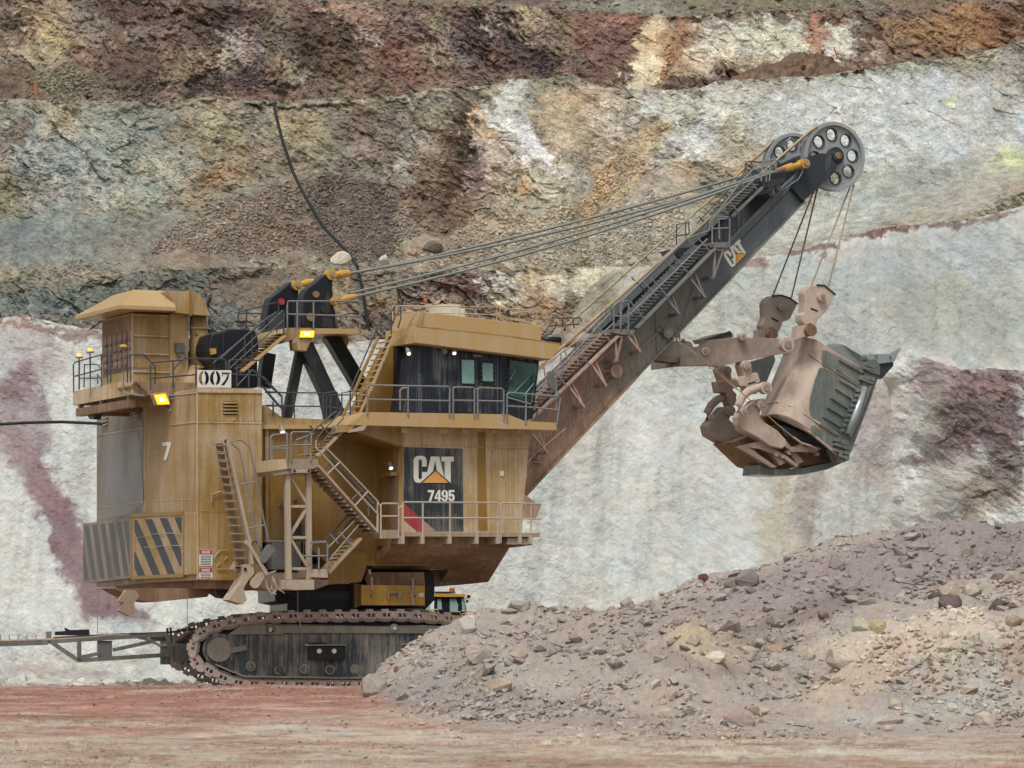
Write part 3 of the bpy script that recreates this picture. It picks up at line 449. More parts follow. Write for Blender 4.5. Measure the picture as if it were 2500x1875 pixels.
def zg(px, d, fine=True):
    px = np.asarray(px, float); d = np.asarray(d, float); h = pile_h(px, d); X = (px-1250)/FOC*d; w = sst(0.02, .9, h)
    z = np.interp(d, GD, GZ)+h
    z = z+w*(.8*fbm(X*.28, d*.28, 21, 4, .55)+.12*fbm(X*1.3, d*1.3, 22, 4, .6))
    if fine:
        f, e, q = facets(X*1.1+.3*fbm(X, d, 4, 2), d*1.1, 31); f2, e2, q2 = facets(X*3.1, d*3.1, 33)
        z = z+w*(.07*f+.02*f2)+w*.02*fbm(X*5, d*5, 25, 3)
        g = (1-w)*sst(60, 92, d)
        z = z+g*(.045*fbm(X*.12, d*.9, 41, 5, .62)+.03*fbm(X*.9, d*1.6, 42, 4, .65)+.09*fbm(X*3, d*2.2, 43, 4, .75)*sst(-.1,.25,fbm(X*.25, d*.4, 44, 3)))
        for rc_, ra, rw, rd_ in ((131.5,.6,.22,.10),(133.4,.6,.22,.10),(122,1.0,.3,.10),(124.3,1.0,.3,.10),(112,1.4,.3,.09),(114.4,1.4,.3,.09),(104,1.2,.28,.08),(106,1.2,.28,.08),(99,.8,.25,.07)):
            q = (d-rc_-ra*np.sin(X*.11+rc_)-.3*np.sin(X*.31+ra))/rw; z = z+g*rd_*(1.1*np.exp(-(np.abs(q)-1.8)**2*2)-np.exp(-q*q))*(.5+.9*fbm(X*.3, d*.3, 46, 2))
        z = z+g*.10*np.exp(-((d-138.5)/2.2)**2)*fbm(X*.8, d*.5, 47, 4, .65)
        z = z+.28*np.exp(-((px-485)/60)**2-((d-119)/1.6)**2)*(.6+.6*fbm(X*2, d*2, 45, 3))
    return z
gpxs = np.array([-9000,-6000,-3500,-2000,-1200,-700,-400,-200]+list(np.arange(-190, -70, 8))+list(np.arange(-70, 2571, 3.0))+list(np.arange(2577, 3150, 6))+[3250,3600,4500,6500,9500,13000], float)
gds = np.array([3,8,15,25,40,60,75,85]+list(np.arange(90, 106, .45))+list(np.arange(106, 150, .17))+[151,153,156,160,166,174,182])
gpx, gdd = np.meshgrid(gpxs, gds)
GZm = zg(gpx, gdd); gpyv = HOR-(GZm-ZC)*FOC/gdd
g_blobs = [ # pit floor
 (600,1700,1300,34,0,(170,116,98),.95),(300,1735,700,30,0,(176,124,106),.9),(250,1690,500,14,0,(148,98,84),.5),(900,1720,200,20,0,(166,118,102),.6),
 (500,1775,900,14,-1,(184,142,124),.7),(200,1790,500,12,0,(170,132,114),.7),(150,1755,140,10,0,(140,104,86),.6),(300,1752,80,6,0,(138,100,82),.6),(480,1745,70,12,0,(132,102,84),.7),
 (1100,1800,700,16,0,(196,174,156),.7),(700,1778,220,8,0,(196,182,168),.6),(300,1830,600,18,0,(184,158,136),.8),(900,1820,500,10,1,(182,138,118),.5),(1500,1815,500,14,0,(190,166,148),.7),
 (1900,1838,500,12,0,(212,198,178),.8),(2300,1850,300,10,0,(204,186,164),.7),(1300,1850,400,12,0,(190,164,142),.6),(2100,1868,700,10,0,(178,140,118),.8),(700,1862,700,12,0,(180,148,126),.6),(2300,1815,300,14,0,(188,164,144),.7),(900,1850,180,5,0,(206,190,168),.6)]
p_blobs = [ # muck pile
 (2250,1360,420,90,-14,(160,142,137),.95),(1900,1440,260,50,-18,(162,144,138),.9),(1700,1500,240,40,-14,(164,146,138),.8),(2450,1350,120,60,0,(154,134,130),.8),(1550,1500,160,40,-10,(176,156,140),.7),(1400,1560,200,50,0,(174,156,142),.7),
 (1950,1500,200,30,-15,(140,116,110),.7),(1840,1570,160,26,0,(146,124,110),.6),(1700,1620,160,30,10,(162,138,118),.7),
 (1700,1570,90,50,20,(200,176,136),.9),(1690,1560,26,22,0,(198,172,122),.5),(1780,1600,60,30,20,(190,166,138),.8),
 (2250,1560,280,55,-6,(212,190,160),.95),(2340,1500,90,24,0,(216,200,172),.9),(2150,1620,200,50,-25,(204,176,148),.85),(2100,1660,180,44,-20,(200,172,144),.8),(2350,1620,120,50,-30,(190,172,148),.8),(2420,1650,60,40,-20,(186,184,170),.7),(2470,1620,50,60,0,(184,150,124),.6),
 (2330,1720,200,30,-5,(182,178,162),.7),(2050,1740,220,30,0,(190,170,150),.8),(1850,1740,160,30,0,(182,156,136),.8),(2200,1755,160,16,0,(188,184,172),.6),(2420,1760,120,20,0,(176,154,134),.7),
 (1600,1700,160,40,0,(184,164,142),.7),(1500,1760,200,20,0,(170,148,134),.7),(1250,1720,200,40,0,(166,150,140),.8),(1100,1660,130,60,-10,(162,146,136),.8),(1050,1600,60,40,-20,(178,166,150),.7),(1180,1560,60,30,0,(176,162,146),.7),(1150,1620,80,50,20,(170,150,130),.7),(1000,1700,110,40,-20,(164,150,142),.8),(1240,1640,60,40,30,(172,168,156),.5),(950,1740,110,26,0,(164,142,124),.7),(880,1760,120,14,0,(166,146,130),.7),(1330,1680,100,30,0,(186,170,154),.6)]
def ground_col(px, py, X, d, h):
    gc, _ = paint_geo(px, py, (181,161,137), g_blobs, 900, warp=9)
    wxs = px+160*fbm(X*.08, d*.5, 61, 4); st = fbm(wxs/150, py/8, 62, 6, .68); st2 = fbm(wxs/40, py/4, 63, 5, .75)
    red = linv((148,100,78)); pale = linv((196,182,162))
    a = np.clip(st*1.4, 0, .6)[..., None]; b = np.clip(-st*1.3, 0, .55)[..., None]
    gc = gc*(1-a)+red*a; gc = gc*(1-b)+pale*b; gc = gc*.93*(1+.30*st2-.28*sst(.18,.34,fbm(wxs/34, py/5, 67, 5, .75)))[..., None]
    pc, _ = paint_geo(px, py, (180,162,146), p_blobs, 950, warp=16); lm = (pc@np.array([.3,.59,.11]))[..., None]; pc = (lm+(pc-lm)*.78)*.87
    w = sst(.0, .35, h+.12*fbm(X*1.2, d*1.2, 66, 3))[..., None]
    c = gc*(1-w)+pc*w
    return c*(1+.12*fbm(X*4, d*4, 64, 4, .7))[..., None]
gX = (gpx-1250)/FOC*gdd; gh = pile_h(gpx, gdd)
gC = ground_col(gpx, gpyv, gX, gdd, gh)
gP = np.stack([gX, gdd-DIST, GZm], -1)
go = grid_mesh('pit_floor', gP, np.clip(gC, .01, .9), M['ground']); tag(go, 'red and pale trodden pit floor rising into the muck pile', kind='structure')
go.data.materials.append(M['pile'])
mi = ((gh[:-1,:-1] > .12)).astype(np.int32).reshape(-1); go.data.polygons.foreach_set('material_index', mi)
# ---------------------------------------------------------------- rocks
def hull(n, seed, sx=1, sy=1, sz=1, rough=.25):
    r = random.Random(seed); bm = bmesh.new()
    for i in range(n):
        u = r.uniform(-1, 1); a = r.uniform(0, 6.283); q = math.sqrt(1-u*u); k = 1-rough*r.random()
        p = [q*math.cos(a)*k, q*math.sin(a)*k, u*k]
        m = max(abs(p[0]), abs(p[1]), abs(p[2])); e = m**.45       # push towards a block
        bm.verts.new((p[0]/e*sx, p[1]/e*sy, p[2]/e*sz))
    res = bmesh.ops.convex_hull(bm, input=bm.verts); bmesh.ops.delete(bm, geom=list({g for g in res['geom_interior']+res['geom_unused'] if isinstance(g, bmesh.types.BMVert)}), context='VERTS')
    me = bpy.data.meshes.new('rock'); bm.to_mesh(me); bm.free(); return me
PROTO = [hull(rnd.choice((14,16,20)), 50+i, 1, rnd.uniform(.7,1), rnd.uniform(.55,.9)) for i in range(14)]
for p in PROTO: p.materials.append(M['rock'])
def big_rock(seed, sx, sy, sz, n=22):
    me = hull(n, seed, sx, sy, sz, .3); bm = bmesh.new(); bm.from_mesh(me)
    bmesh.ops.bevel(bm, geom=bm.edges[:], offset=.03*min(sx, sy, sz), segments=1, affect='EDGES'); bmesh.ops.triangulate(bm, faces=bm.faces[:])
    bmesh.ops.subdivide_edges(bm, edges=bm.edges[:], cuts=1, use_grid_fill=False)
    r = random.Random(seed); k = .03*min(sx, sz)
    for v in bm.verts: v.co += Vector((r.uniform(-k,k), r.uniform(-k,k), r.uniform(-k,k)))
    bm.to_mesh(me); bm.free(); me.materials.append(M['rock']); return me
_dd = np.arange(96, 150, .2)
def surf(px, py):
    z = zg(np.full(len(_dd), px), _dd, False); rz = ZC+(HOR-py)/FOC*_dd; k = np.nonzero(z >= rz)[0]
    d = _dd[k[0]] if len(k) else _dd[int(np.argmax(z-rz))]
    return d
def on_pile(px, py): 
    d = surf(px, py); return Vector(((px-1250)/FOC*d, d-DIST, ZC+(HOR-py)/FOC*d)), d
# named boulders: crop-14 or crop-8 box, colour, label, tilt
BOUL = [(8,1762,310,1915,552,(216,202,190),'tall pale upright boulder on the crest of the muck pile beside the crawler',1),
 (8,1812,580,2068,775,(178,160,144),'broad flat-faced tan boulder just below the tall pale boulder',2),
 (8,945,826,1188,1062,(170,154,140),'rounded grey tan boulder at the toe of the pile against the crawler track',3),
 (8,2012,868,2230,1010,(186,160,134),'orange tan boulder with a dark cleft under it on the pile',4),
 (8,1855,815,1925,885,(190,182,164),'small pale boulder left of the orange tan boulder',5),
 (14,248,488,328,566,(118,66,62),'small dark red boulder on the skyline of the pile',6),
 (14,472,455,622,600,(152,136,132),'large grey pink angular boulder on the skyline of the pile',7),
 (14,380,752,512,868,(160,140,130),'round grey brown boulder low in the hollow of the pile',8),
 (14,298,952,432,1052,(206,192,164),'pale wedge of rock broken out of the tan mound',9),
 (14,1688,540,1836,650,(178,158,136),'tan block leaning on a dark purple block at the right',10),
 (14,1690,610,1842,724,(120,98,94),'dark purple grey block under the tan block',11),
 (14,1840,552,1945,650,(188,170,146),'pale cracked block, left one of the pair at the right',12),
 (14,1948,552,2070,650,(180,162,138),'pale cracked block, right one of the pair',13),
 (14,1988,640,2112,742,(104,84,84),'dark brown purple boulder below the cracked pair',14),
 (14,2066,478,2230,562,(176,154,138),'long pinkish slab at the right edge of the pile',15),
 (14,1284,752,1384,884,(190,170,124),'upright pointed yellow rock on the near mound',16),
 (14,1168,750,1292,852,(184,178,148),'greenish pale rock left of the pointed yellow rock',17),
 (14,998,925,1238,1072,(196,178,154),'long pale tan slab lying aslant below the pointed rock',18),
 (14,1858,828,1950,924,(196,182,158),'pale squarish boulder on top of the near right mound',19),
 (14,1708,808,1784,886,(192,176,150),'small pale pointed boulder on the near right mound',20),
 (14,1892,1318,2050,1420,(194,178,158),'largest pale boulder at the foot of the pile at right',21),
 (14,1744,1262,1812,1340,(206,192,172),'small pale squared block near the foot of the pile',22),
 (14,398,1300,622,1440,(178,152,138),'smooth pink boulder half buried at the foot of the pile',23),
 (14,658,912,772,966,(186,154,128),'orange tan flat boulder in the hollow',24),
 (14,500,925,622,1004,(186,168,142),'tan rounded boulder beside the tan mound',25),
 (14,1440,378,1520,446,(164,144,136),'pinkish boulder alone on the upper purple slope',26),
 (14,1830,335,1912,412,(170,152,134),'tan boulder high on the upper purple slope',27),
 (14,2058,343,2140,396,(150,132,126),'grey flat boulder high at the right of the purple slope',28),
 (14,1148,566,1226,610,(146,122,124),'purple flat rock in the middle of the purple slope',29),
 (14,88,748,200,816,(166,148,138),'grey pink boulder at the left end of the hollow',30),
 (14,-40,640,46,752,(176,162,152),'pale grey boulder left of the grey pink one',31),
 (14,1596,232,1654,292,(152,130,128),'small purple grey rock near the skyline',32),
 (14,820,670,910,734,(146,124,120),'purple grey slanted rock above the hollow',33),
 (14,2092,724,2212,820,(182,158,134),'tan boulder at the right edge above the near mound',34),
 (14,2020,1305,2080,1350,(206,196,180),'small white boulder beside the largest foot boulder',35),
 (14,884,930,960,1040,(196,178,144),'upright tan block at the left end of the long slab',36),
 (14,1210,640,1330,700,(158,136,126),'pair-topped brownish boulder under the purple slope',37),
 (14,970,590+120,1040,790,(140,118,96),'brown block at the edge of the dark hollow',38)]
def put_rock(me, px0, py0, px1, py1, col, label, seed, cat='boulder', own=True, d=None):
    cxp, cyp = (px0+px1)/2, (py0+py1)/2
    if d is None: d = surf(cxp, cyp+.25*(py1-py0))
    w = (px1-px0)/FOC*d; h = (py1-py0)/FOC*d; r = random.Random(seed)
    if me is None: me = big_rock(900+seed, w/2*1.05, min(w, h)*.5, h/2*1.05); sc = (1,1,1); rz = r.uniform(-.3,.3)
    o = bpy.data.objects.new('boulder', me); COL.objects.link(o)
    o.location = ((cxp-1250)/FOC*d, d-DIST-.1*w, ZC+(HOR-cyp)/FOC*d); o.rotation_euler = (r.uniform(-.15,.15), r.uniform(-.12,.12), rz)
    cl = lin(col); lm = .3*cl[0]+.59*cl[1]+.11*cl[2]; o.color = (*[lm+(a-lm)*.7 for a in cl], 1); tag(o, label, cat); return o
for b in BOUL:
    cx, cy, k = CROP[b[0]]; put_rock(None, cx+b[1]/k, cy+b[2]/k, cx+b[3]/k, cy+b[4]/k, b[5], b[6], b[7])
for n, (x0, y0, x1, y1, c, lab, d) in enumerate([(803,614,862,650,(214,200,172),'big pale yellow boulder on the middle bench behind the black cable',190.5),(925,623,952,648,(210,202,188),'small white pointed boulder on the middle bench',190.5),(994,606,1022,628,(190,146,118),'orange boulder on the middle bench left of the dark cleft boulder',191),
        (1030,588,1082,624,(120,106,86),'dark brown cleft boulder at the foot of the scree',192),(1256,434,1296,488,(192,152,98),'ochre boulder stuck in the high bench face',203),(1500,634,1524,652,(196,186,162),'small pale boulder on the bench above the boom stairs',190.5),(864,640,900,654,(184,164,136),'flat tan rock between the two pale bench boulders',190.5)]):
    put_rock(None, x0, y0, x1, y1, c, lab, 70+n, d=d)
# loose rocks on the pile: individuals
zones = [((1750,2490),(1290,1480),'small purple grey rock loose on the upper purple slope','loose rocks on the upper purple slope',(158,146,140),100),
         ((1230,1900),(1460,1640),'small grey brown rock in the stony middle of the muck pile','loose rocks in the middle of the muck pile',(170,158,146),105),
         ((1500,2490),(1560,1790),'small tan rock on the near mound of the muck pile','loose rocks on the near mound',(188,170,146),55),
         ((930,1500),(1560,1780),'small pinkish grey rock on the left toe of the muck pile','loose rocks on the left toe of the muck pile',(172,156,142),36)]
BC = []
for b in BOUL:
    cx, cy, k_ = CROP[b[0]]; BC.append((cx+(b[1]+b[3])/2/k_, cy+(b[2]+b[4])/2/k_, b[6]))
USED = {}
def rock_label(px, py, s, v, lab):
    tone = 'dark' if v < .92 else ('pale' if v > 1.08 else 'plain'); kind = lab.split(' ')[1:3]; hue = {'purple':'purplish grey','grey':'grey brown','tan':'tan','pinkish':'pinkish grey'}[kind[0]]
    size = 'fist-like little' if s < .1 else ('small' if s < .14 else 'medium-sized')
    for x, y, nm in sorted(BC, key=lambda q: (q[0]-px)**2+(q[1]-py)**2)[:14]:
        dx, dy = px-x, py-y; dist = math.hypot(dx, dy)
        way = ('right' if dx > 0 else 'left')+' of' if abs(dx) > abs(dy)*1.8 else (('below' if dy > 0 else 'above') if abs(dy) > abs(dx)*1.8 else ('below' if dy > 0 else 'above')+' and '+('right' if dx > 0 else 'left')+' of')
        far = 'just' if dist < 40 else ('a little' if dist < 90 else 'well')
        short = ' '.join(nm.split(' ')[:3]).replace(' on the','').replace(' in the','').replace(' at the','').replace(' with a','').replace(' of the','').replace(' lying','').replace(' under','').replace(' low','').replace(' alone','').replace(' left','').replace(' beside','').replace(' leaning on','').replace(' broken out','').replace(',','').replace(' half','').replace(' high','').replace(' near','').replace(' just','')
        L = f'{tone if tone != "plain" else ""} {size} {hue} rock {far} {way} the {short}'.strip().replace('  ', ' ')
        if L not in USED: break
    USED[L] = 1; return L
for zi, ((xa, xb), (ya, yb), lab, grp, c, cnt) in enumerate(zones):
    k = 0; tries = 0
    while k < cnt and tries < cnt*30:
        tries += 1; px = rnd.uniform(xa, xb); py = rnd.uniform(ya, yb); d = surf(px, py)
        if pile_h(px, d) < .25: continue
        if abs(float(HOR-(zg(np.array([px]), np.array([d]), False)[0]-ZC)*FOC/d)-py) > 4: continue
        s = rnd.uniform(10.5, 19)*(1+rnd.random()**3*2.4)/FOC*d*.5
        o = bpy.data.objects.new('rock', rnd.choice(PROTO)); COL.objects.link(o); z = float(zg(np.array([px]), np.array([d]), False)[0])
        o.location = ((px-1250)/FOC*d, d-DIST, z+s*.22); o.scale = (s*rnd.uniform(.8,1.5), s, s*rnd.uniform(.55,1.)); o.rotation_euler = (rnd.uniform(-.5,.5), rnd.uniform(-.5,.5), rnd.uniform(0,6.28))
        v = rnd.uniform(.86,1.2); t = rnd.random(); cc = [a*(1-.3*t)+b_*.3*t for a, b_ in zip(lin(c), lin(rnd.choice([(196,180,156),(120,98,94),(180,176,160),(190,150,120)])))]
        lm = .3*cc[0]+.59*cc[1]+.11*cc[2]; cc = [lm+(a-lm)*.75 for a in cc]; o.color = (*[a*v*.92 for a in cc], 1); tag(o, rock_label(px, py, s, v, lab), 'rock', grp); k += 1
# rubble: thousands of small stones, one object
def rubble(name, label, pts, sizes, cols, seed):
    pv = []; 
    for i in range(6):
        me = hull(10, 800+i, 1, .9, .7, .3); bm = bmesh.new(); bm.from_mesh(me); bmesh.ops.triangulate(bm, faces=bm.faces[:]); bm.verts.ensure_lookup_table()
        pv.append((np.array([v.co[:] for v in bm.verts]), np.array([[v.index for v in f.verts] for f in bm.faces]))); bm.free()
    rs = np.random.RandomState(seed); V = []; Fc = []; Cc = []; k = 0
    for p, s, c in zip(pts, sizes, cols):
        v, f = pv[rs.randint(6)]; a = rs.uniform(0, 6.28); b = rs.uniform(-.6, .6); ca, sa, cb, sb = math.cos(a), math.sin(a), math.cos(b), math.sin(b)
        m = np.array([[ca,-sa,0],[sa,ca,0],[0,0,1]])@np.array([[cb,0,sb],[0,1,0],[-sb,0,cb]])
        V.append((v*s*rs.uniform(.7,1.3,3))@m.T+p); Fc.append(f+k); Cc.append(np.tile(c, (len(v), 1))); k += len(v)
    V = np.concatenate(V); Fc = np.concatenate(Fc); Cc = np.concatenate(Cc); me = bpy.data.meshes.new(name)
    me.from_pydata(V.tolist(), [], Fc.tolist()); a = me.color_attributes.new('rock', 'FLOAT_COLOR', 'POINT'); cc = np.ones((len(V), 4), np.float32); cc[:, :3] = Cc; a.data.foreach_set('color', cc.reshape(-1))
    me.materials.append(M['rubble']); o = bpy.data.objects.new(name, me); COL.objects.link(o); tag(o, label, kind='stuff'); return o
rs = np.random.RandomState(3)
N = 30000; rpx = rs.uniform(860, 2900, N); rd = rs.uniform(105, 143, N); rh = pile_h(rpx, rd); rX = (rpx-1250)/FOC*rd
dens = fbm(rX*.35, rd*.35, 77, 3)+.5*fbm(rX*1.4, rd*1.4, 78, 2); keep = (rh > .05) & (dens > rs.uniform(-.6, .45, N)); rpx, rd, rh, rX = rpx[keep], rd[keep], rh[keep], rX[keep]
rz = zg(rpx, rd, False); rpy = HOR-(rz-ZC)*FOC/rd; rc = ground_col(rpx, rpy, rX, rd, rh)*rs.uniform(.88, 1.35, (len(rpx), 1))*rs.uniform(.94, 1.06, (len(rpx), 3))
M2 = 3200; qx = rs.uniform(1000, 2900, M2*4); qd = rs.uniform(108, 141, M2*4); qX = (qx-1250)/FOC*qd; dn = fbm(qX*.16, qd*.2, 91, 3)+.6*fbm(qX*.8, qd*.8, 92, 2); kp = (pile_h(qx, qd) > .3) & (dn > rs.uniform(.02, .42, M2*4))
qx, qd, qX = qx[kp][:M2], qd[kp][:M2], qX[kp][:M2]; qz = zg(qx, qd, False); qpy = HOR-(qz-ZC)*FOC/qd; qc = ground_col(qx, qpy, qX, qd, pile_h(qx, qd))*rs.uniform(.85, 1.35, (len(qx), 1))*rs.uniform(.95, 1.05, (len(qx), 3))
rubble('rock_debris', 'drifts of fist to head sized angular rock on the muck pile', np.stack([qX, qd-DIST, qz+.03], -1), .07+.16*rs.rand(len(qx))**2, np.clip(qc, 0, .9), 15)
rubble('pile_rubble', 'small broken stones strewn over the muck pile', np.stack([rX, rd-DIST, rz+.01], -1), .022+.15*rs.rand(len(rpx))**5, np.clip(rc, 0, .9), 5)
N = 20000; rpx = rs.uniform(-60, 2560, N); rd = 96+48*rs.rand(N)**.8; rX = (rpx-1250)/FOC*rd; dens = fbm(rX*.22, rd*.35, 87, 3); keep = (pile_h(rpx, rd) < .05) & (dens > rs.uniform(-.1, .5, N)); rpx, rd, rX = rpx[keep], rd[keep], rX[keep]
rz = zg(rpx, rd, True); rpy = HOR-(rz-ZC)*FOC/rd; rc = ground_col(rpx, rpy, rX, rd, 0*rX)*rs.uniform(.65, 1.15, (len(rpx), 1))
rubble('floor_gravel', 'small stones scattered on the pit floor', np.stack([rX, rd-DIST, rz], -1), .012+.065*rs.rand(len(rpx))**3, np.clip(rc, 0, .9), 6)
N = 1400; rpx = rs.uniform(-60, 900, N); rd = rs.uniform(160, 172, N); rX = (rpx-1250)/FOC*rd; rc = linv((206,204,196))*rs.uniform(.6, 1.1, (N, 1))*np.array([1,.97,.93])
rubble('toe_debris', 'white broken rock along the toe of the lower wall', np.stack([rX, rd-DIST, -.05+.5*sst(160,171,rd)*0+.1+0*rX], -1), .07+.55*rs.rand(N)**3, rc, 8)

def scree(name, label, bench, n, lim, seed, smax=.2):
    P_, c_, rg_, px_, py_ = SCREE[bench]; rs = np.random.RandomState(seed); m = (rg_ < lim) & (px_ > -560) & (px_ < (1720 if bench != 'highest_pit_slope' else 3000)); idx = np.argwhere(m)
    idx = idx[rs.randint(0, len(idx), n)]; p = P_[idx[:, 0], idx[:, 1]]+np.array([0, -.03, 0]); c = c_[idx[:, 0], idx[:, 1]]*rs.uniform(.75, 1.3, (n, 1))*rs.uniform(.93, 1.07, (n, 3))
    rubble(name, label, p, .05+smax*rs.rand(n)**3, np.clip(c, 0, .9), seed)
scree('scree_stones', 'loose stones covering the scree cones of the high bench', 'upper_pit_bench', 10000, .3, 11, .11)
scree('scree_stones', 'loose stones below the dark topmost bench', 'top_pit_bench', 2200, .35, 12, .12)
scree('slope_stones', 'coarse stones of the highest gravel slope', 'highest_pit_slope', 4000, 2, 13, .3)
# ---------------------------------------------------------------- the mining shovel
SH = empty('mining_shovel', ORG)
tag(SH, 'giant ochre rope shovel on crawlers with raised grey boom and clay covered dipper', 'mining shovel')
def T(c, axis, v, fr=HF): return fr.tr(c, axis, v)
def part(mb, name, mat, fr=HF, **k): return mb.build(name, M[mat], SH, fr, **k)
def sub(mb, name, mat, parent, **k): return mb.build(name, M[mat], parent, **k)
def P(f, *pts): return [f(*p) for p in pts]
def slab(name, mat, f, pts, dy, fr=HF, parent=None, axis=1, **k):
    d = [0, 0, 0]; d[axis] = dy; mb = MB().prism(P(f, *pts), d)
    return sub(mb, name, mat, parent, **k) if parent is not None else part(mb, name, mat, fr, **k)
def lines(name, mat, f, ls, r=.028, fr=HF, parent=None, n=6):
    mb = MB()
    for l in ls: mb.tube(P(f, *l), r, n)
    return sub(mb, name, mat, parent) if parent is not None else part(mb, name, mat, fr)
def text_fit(s, quad, mat, parent, name='lettering', off=.012, bold=.03, proud=None, fr=None):
    """flat lettering: a text outline fitted into a traced quad (bottom-left, bottom-right, top-right, top-left)"""
    cu = bpy.data.curves.new('text', 'FONT'); cu.body = s; cu.offset = bold; cu.resolution_u = 6
    to = bpy.data.objects.new('text', cu); COL.objects.link(to); bpy.context.view_layer.update()
    me = bpy.data.meshes.new_from_object(to); bpy.data.objects.remove(to)
    v = np.array([p.co[:2] for p in me.vertices]); lo = v.min(0); hi = v.max(0); q = [Vector(p) for p in quad]
    nrm = (q[1]-q[0]).cross(q[3]-q[0]).normalized()
    for p in me.vertices:
        a = (p.co.x-lo[0])/(hi[0]-lo[0]); b = (p.co.y-lo[1])/(hi[1]-lo[1])
        p.co = (q[0]*(1-a)+q[1]*a)*(1-b)+(q[3]*(1-a)+q[2]*a)*b+nrm*off
    me.name = name; me.materials.append(M[mat]); return link(name, me, parent, fr)
def arc_poly(pts): return pts
GLY = {
 'C': [[(1,.6),(1,.82),(.93,.93),(.8,.985),(.6,1),(.4,1),(.2,.985),(.07,.93),(0,.82),(0,.18),(.07,.07),(.2,.015),(.4,0),(.6,0),(.8,.015),(.93,.07),(1,.18),(1,.4),(.64,.4),(.64,.2),(.6,.15),(.5,.13),(.42,.15),(.38,.2),(.38,.8),(.42,.85),(.5,.87),(.6,.85),(.64,.8),(.64,.6)]],
 'A': [[(.5,1),(.26,1),(0,.26),(0,.0),(.24,.0),(.32,.26),(.5,.26),(.5,.42),(.385,.42),(.5,.84)], [(.5,1),(.74,1),(1,.26),(1,0),(.76,0),(.68,.26),(.5,.26),(.5,.42),(.615,.42),(.5,.84)]],
 'T': [[(0,1),(1,1),(1,.82),(.76,.82),(.76,0),(.27,0),(.27,.82),(0,.82)]],
 '7': [[(0,1),(1,1),(1,.82),(.5,0),(.14,0),(.6,.8),(0,.8)]],
 '4': [[(.55,1),(0,.38),(0,.2),(.55,.2),(.55,.37),(.28,.37),(.55,.74)], [(.55,1),(.88,1),(.88,.37),(1,.37),(1,.2),(.88,.2),(.88,0),(.55,0)]],
 '9': [[(.5,1),(.25,.98),(0,.82),(0,.54),(.25,.37),(.64,.37),(.64,.5),(.42,.5),(.36,.56),(.36,.82),(.42,.87),(.5,.87)], [(.5,1),(.75,.98),(1,.82),(1,.2),(.78,.02),(.5,0),(.22,.02),(0,.18),(0,.3),(.36,.3),(.36,.2),(.42,.13),(.58,.13),(.64,.2),(.64,.82),(.58,.87),(.5,.87)]],
 '5': [[(.05,1),(.95,1),(.95,.82),(.38,.82),(.36,.62),(.5,.67),(.7,.66),(.95,.52),(1,.35),(.97,.15),(.75,.02),(.5,0),(.2,.03),(0,.2),(0,.32),(.36,.32),(.37,.18),(.5,.13),(.62,.18),(.64,.35),(.6,.47),(.5,.5),(.4,.46),(.36,.4),(.02,.42)]]}
def glyph(ch, quad, mat, parent, name, off):
    q = [Vector(p) for p in quad]; nrm = (q[1]-q[0]).cross(q[3]-q[0]).normalized(); mb = MB()
    for poly in GLY[ch]: mb.add([(q[0]*(1-a)+q[1]*a)*(1-b)+(q[3]*(1-a)+q[2]*a)*b+nrm*off for a, b in poly], [tuple(range(len(poly)))])
    return sub(mb, name, mat, parent)
def quad4(f, x0, y0, x1, y1): return [f(x0, y1), f(x1, y1), f(x1, y0), f(x0, y0)]
def flat(name, mat, pts, parent, off):
    q = [Vector(p) for p in pts]; n = (q[1]-q[0]).cross(q[2]-q[0]).normalized()
    if n.y > 0 or (abs(n.y) < .05 and n.x > 0): n = -n
    return sub(MB().prism([p+n*off for p in q], -n*.004), name, mat, parent)
# ---- engine house, rear block with faceted back
YR = -4.8
r1 = T(1, 'y', YR); r2 = T(2, 'y', YR)
c_rear = r1(1310, 1058); XR = c_rear.x; ZT = c_rear.z; ZB = r2(1310, 1448).z; XF = r1(1938, 1065).x
a2 = T(2, 'x', XR); YA = T(1, 'x', XR)(790, 1300).y
dB = Vector((math.sin(R(8.5)), math.cos(R(8.5)), 0)); nB = Vector((-dB.y, dB.x, 0)); PA = Vector((XR, YA, 0))
b1f = T(1, nB, PA); b2f = T(2, nB, PA); PBe = b1f(343, 1400)
foot = [(XR, YR), (XF, YR), (XF, 4.6), (XR+3, 6.2), (PBe.x+.6, PBe.y+.4), (PBe.x, PBe.y), (XR, YA)]
house = part(MB().prism([(x, y, ZB) for x, y in foot], (0, 0, ZT-ZB)), 'engine_house', 'ochre', bevel=.03)
# the stained facet is a thin cladding of its own paint
def zat(f, x, y): return f(x, y).z
mb = MB(); q = [PA+Vector((0,0,ZB+.02)), PBe*1+Vector((0,0,ZB+.02-PBe.z)), PBe*1+Vector((0,0,ZT-.02-PBe.z)), PA+Vector((0,0,ZT-.02))]
mb.prism([p+nB*(.012 if nB.x < 0 else -.012) for p in q], -nB*.01 if nB.x < 0 else nB*.01)
sub(mb, 'stained_panel', 'rear_grey', house, label='grey slurry stained rear panel')
outB = nB if nB.x < 0 else -nB
mb = MB(); q = [b2f(425, 30), b2f(735, 20), b2f(760, 120), b2f(790, 500), b2f(795, 690), b2f(700, 800), b2f(425, 860), b2f(425, 500)]
mb.prism([p+outB*.022 for p in q], -outB*.006); sub(mb, 'grey_wash', 'rear_wash', house, label='grey washed patch on the rear panel')
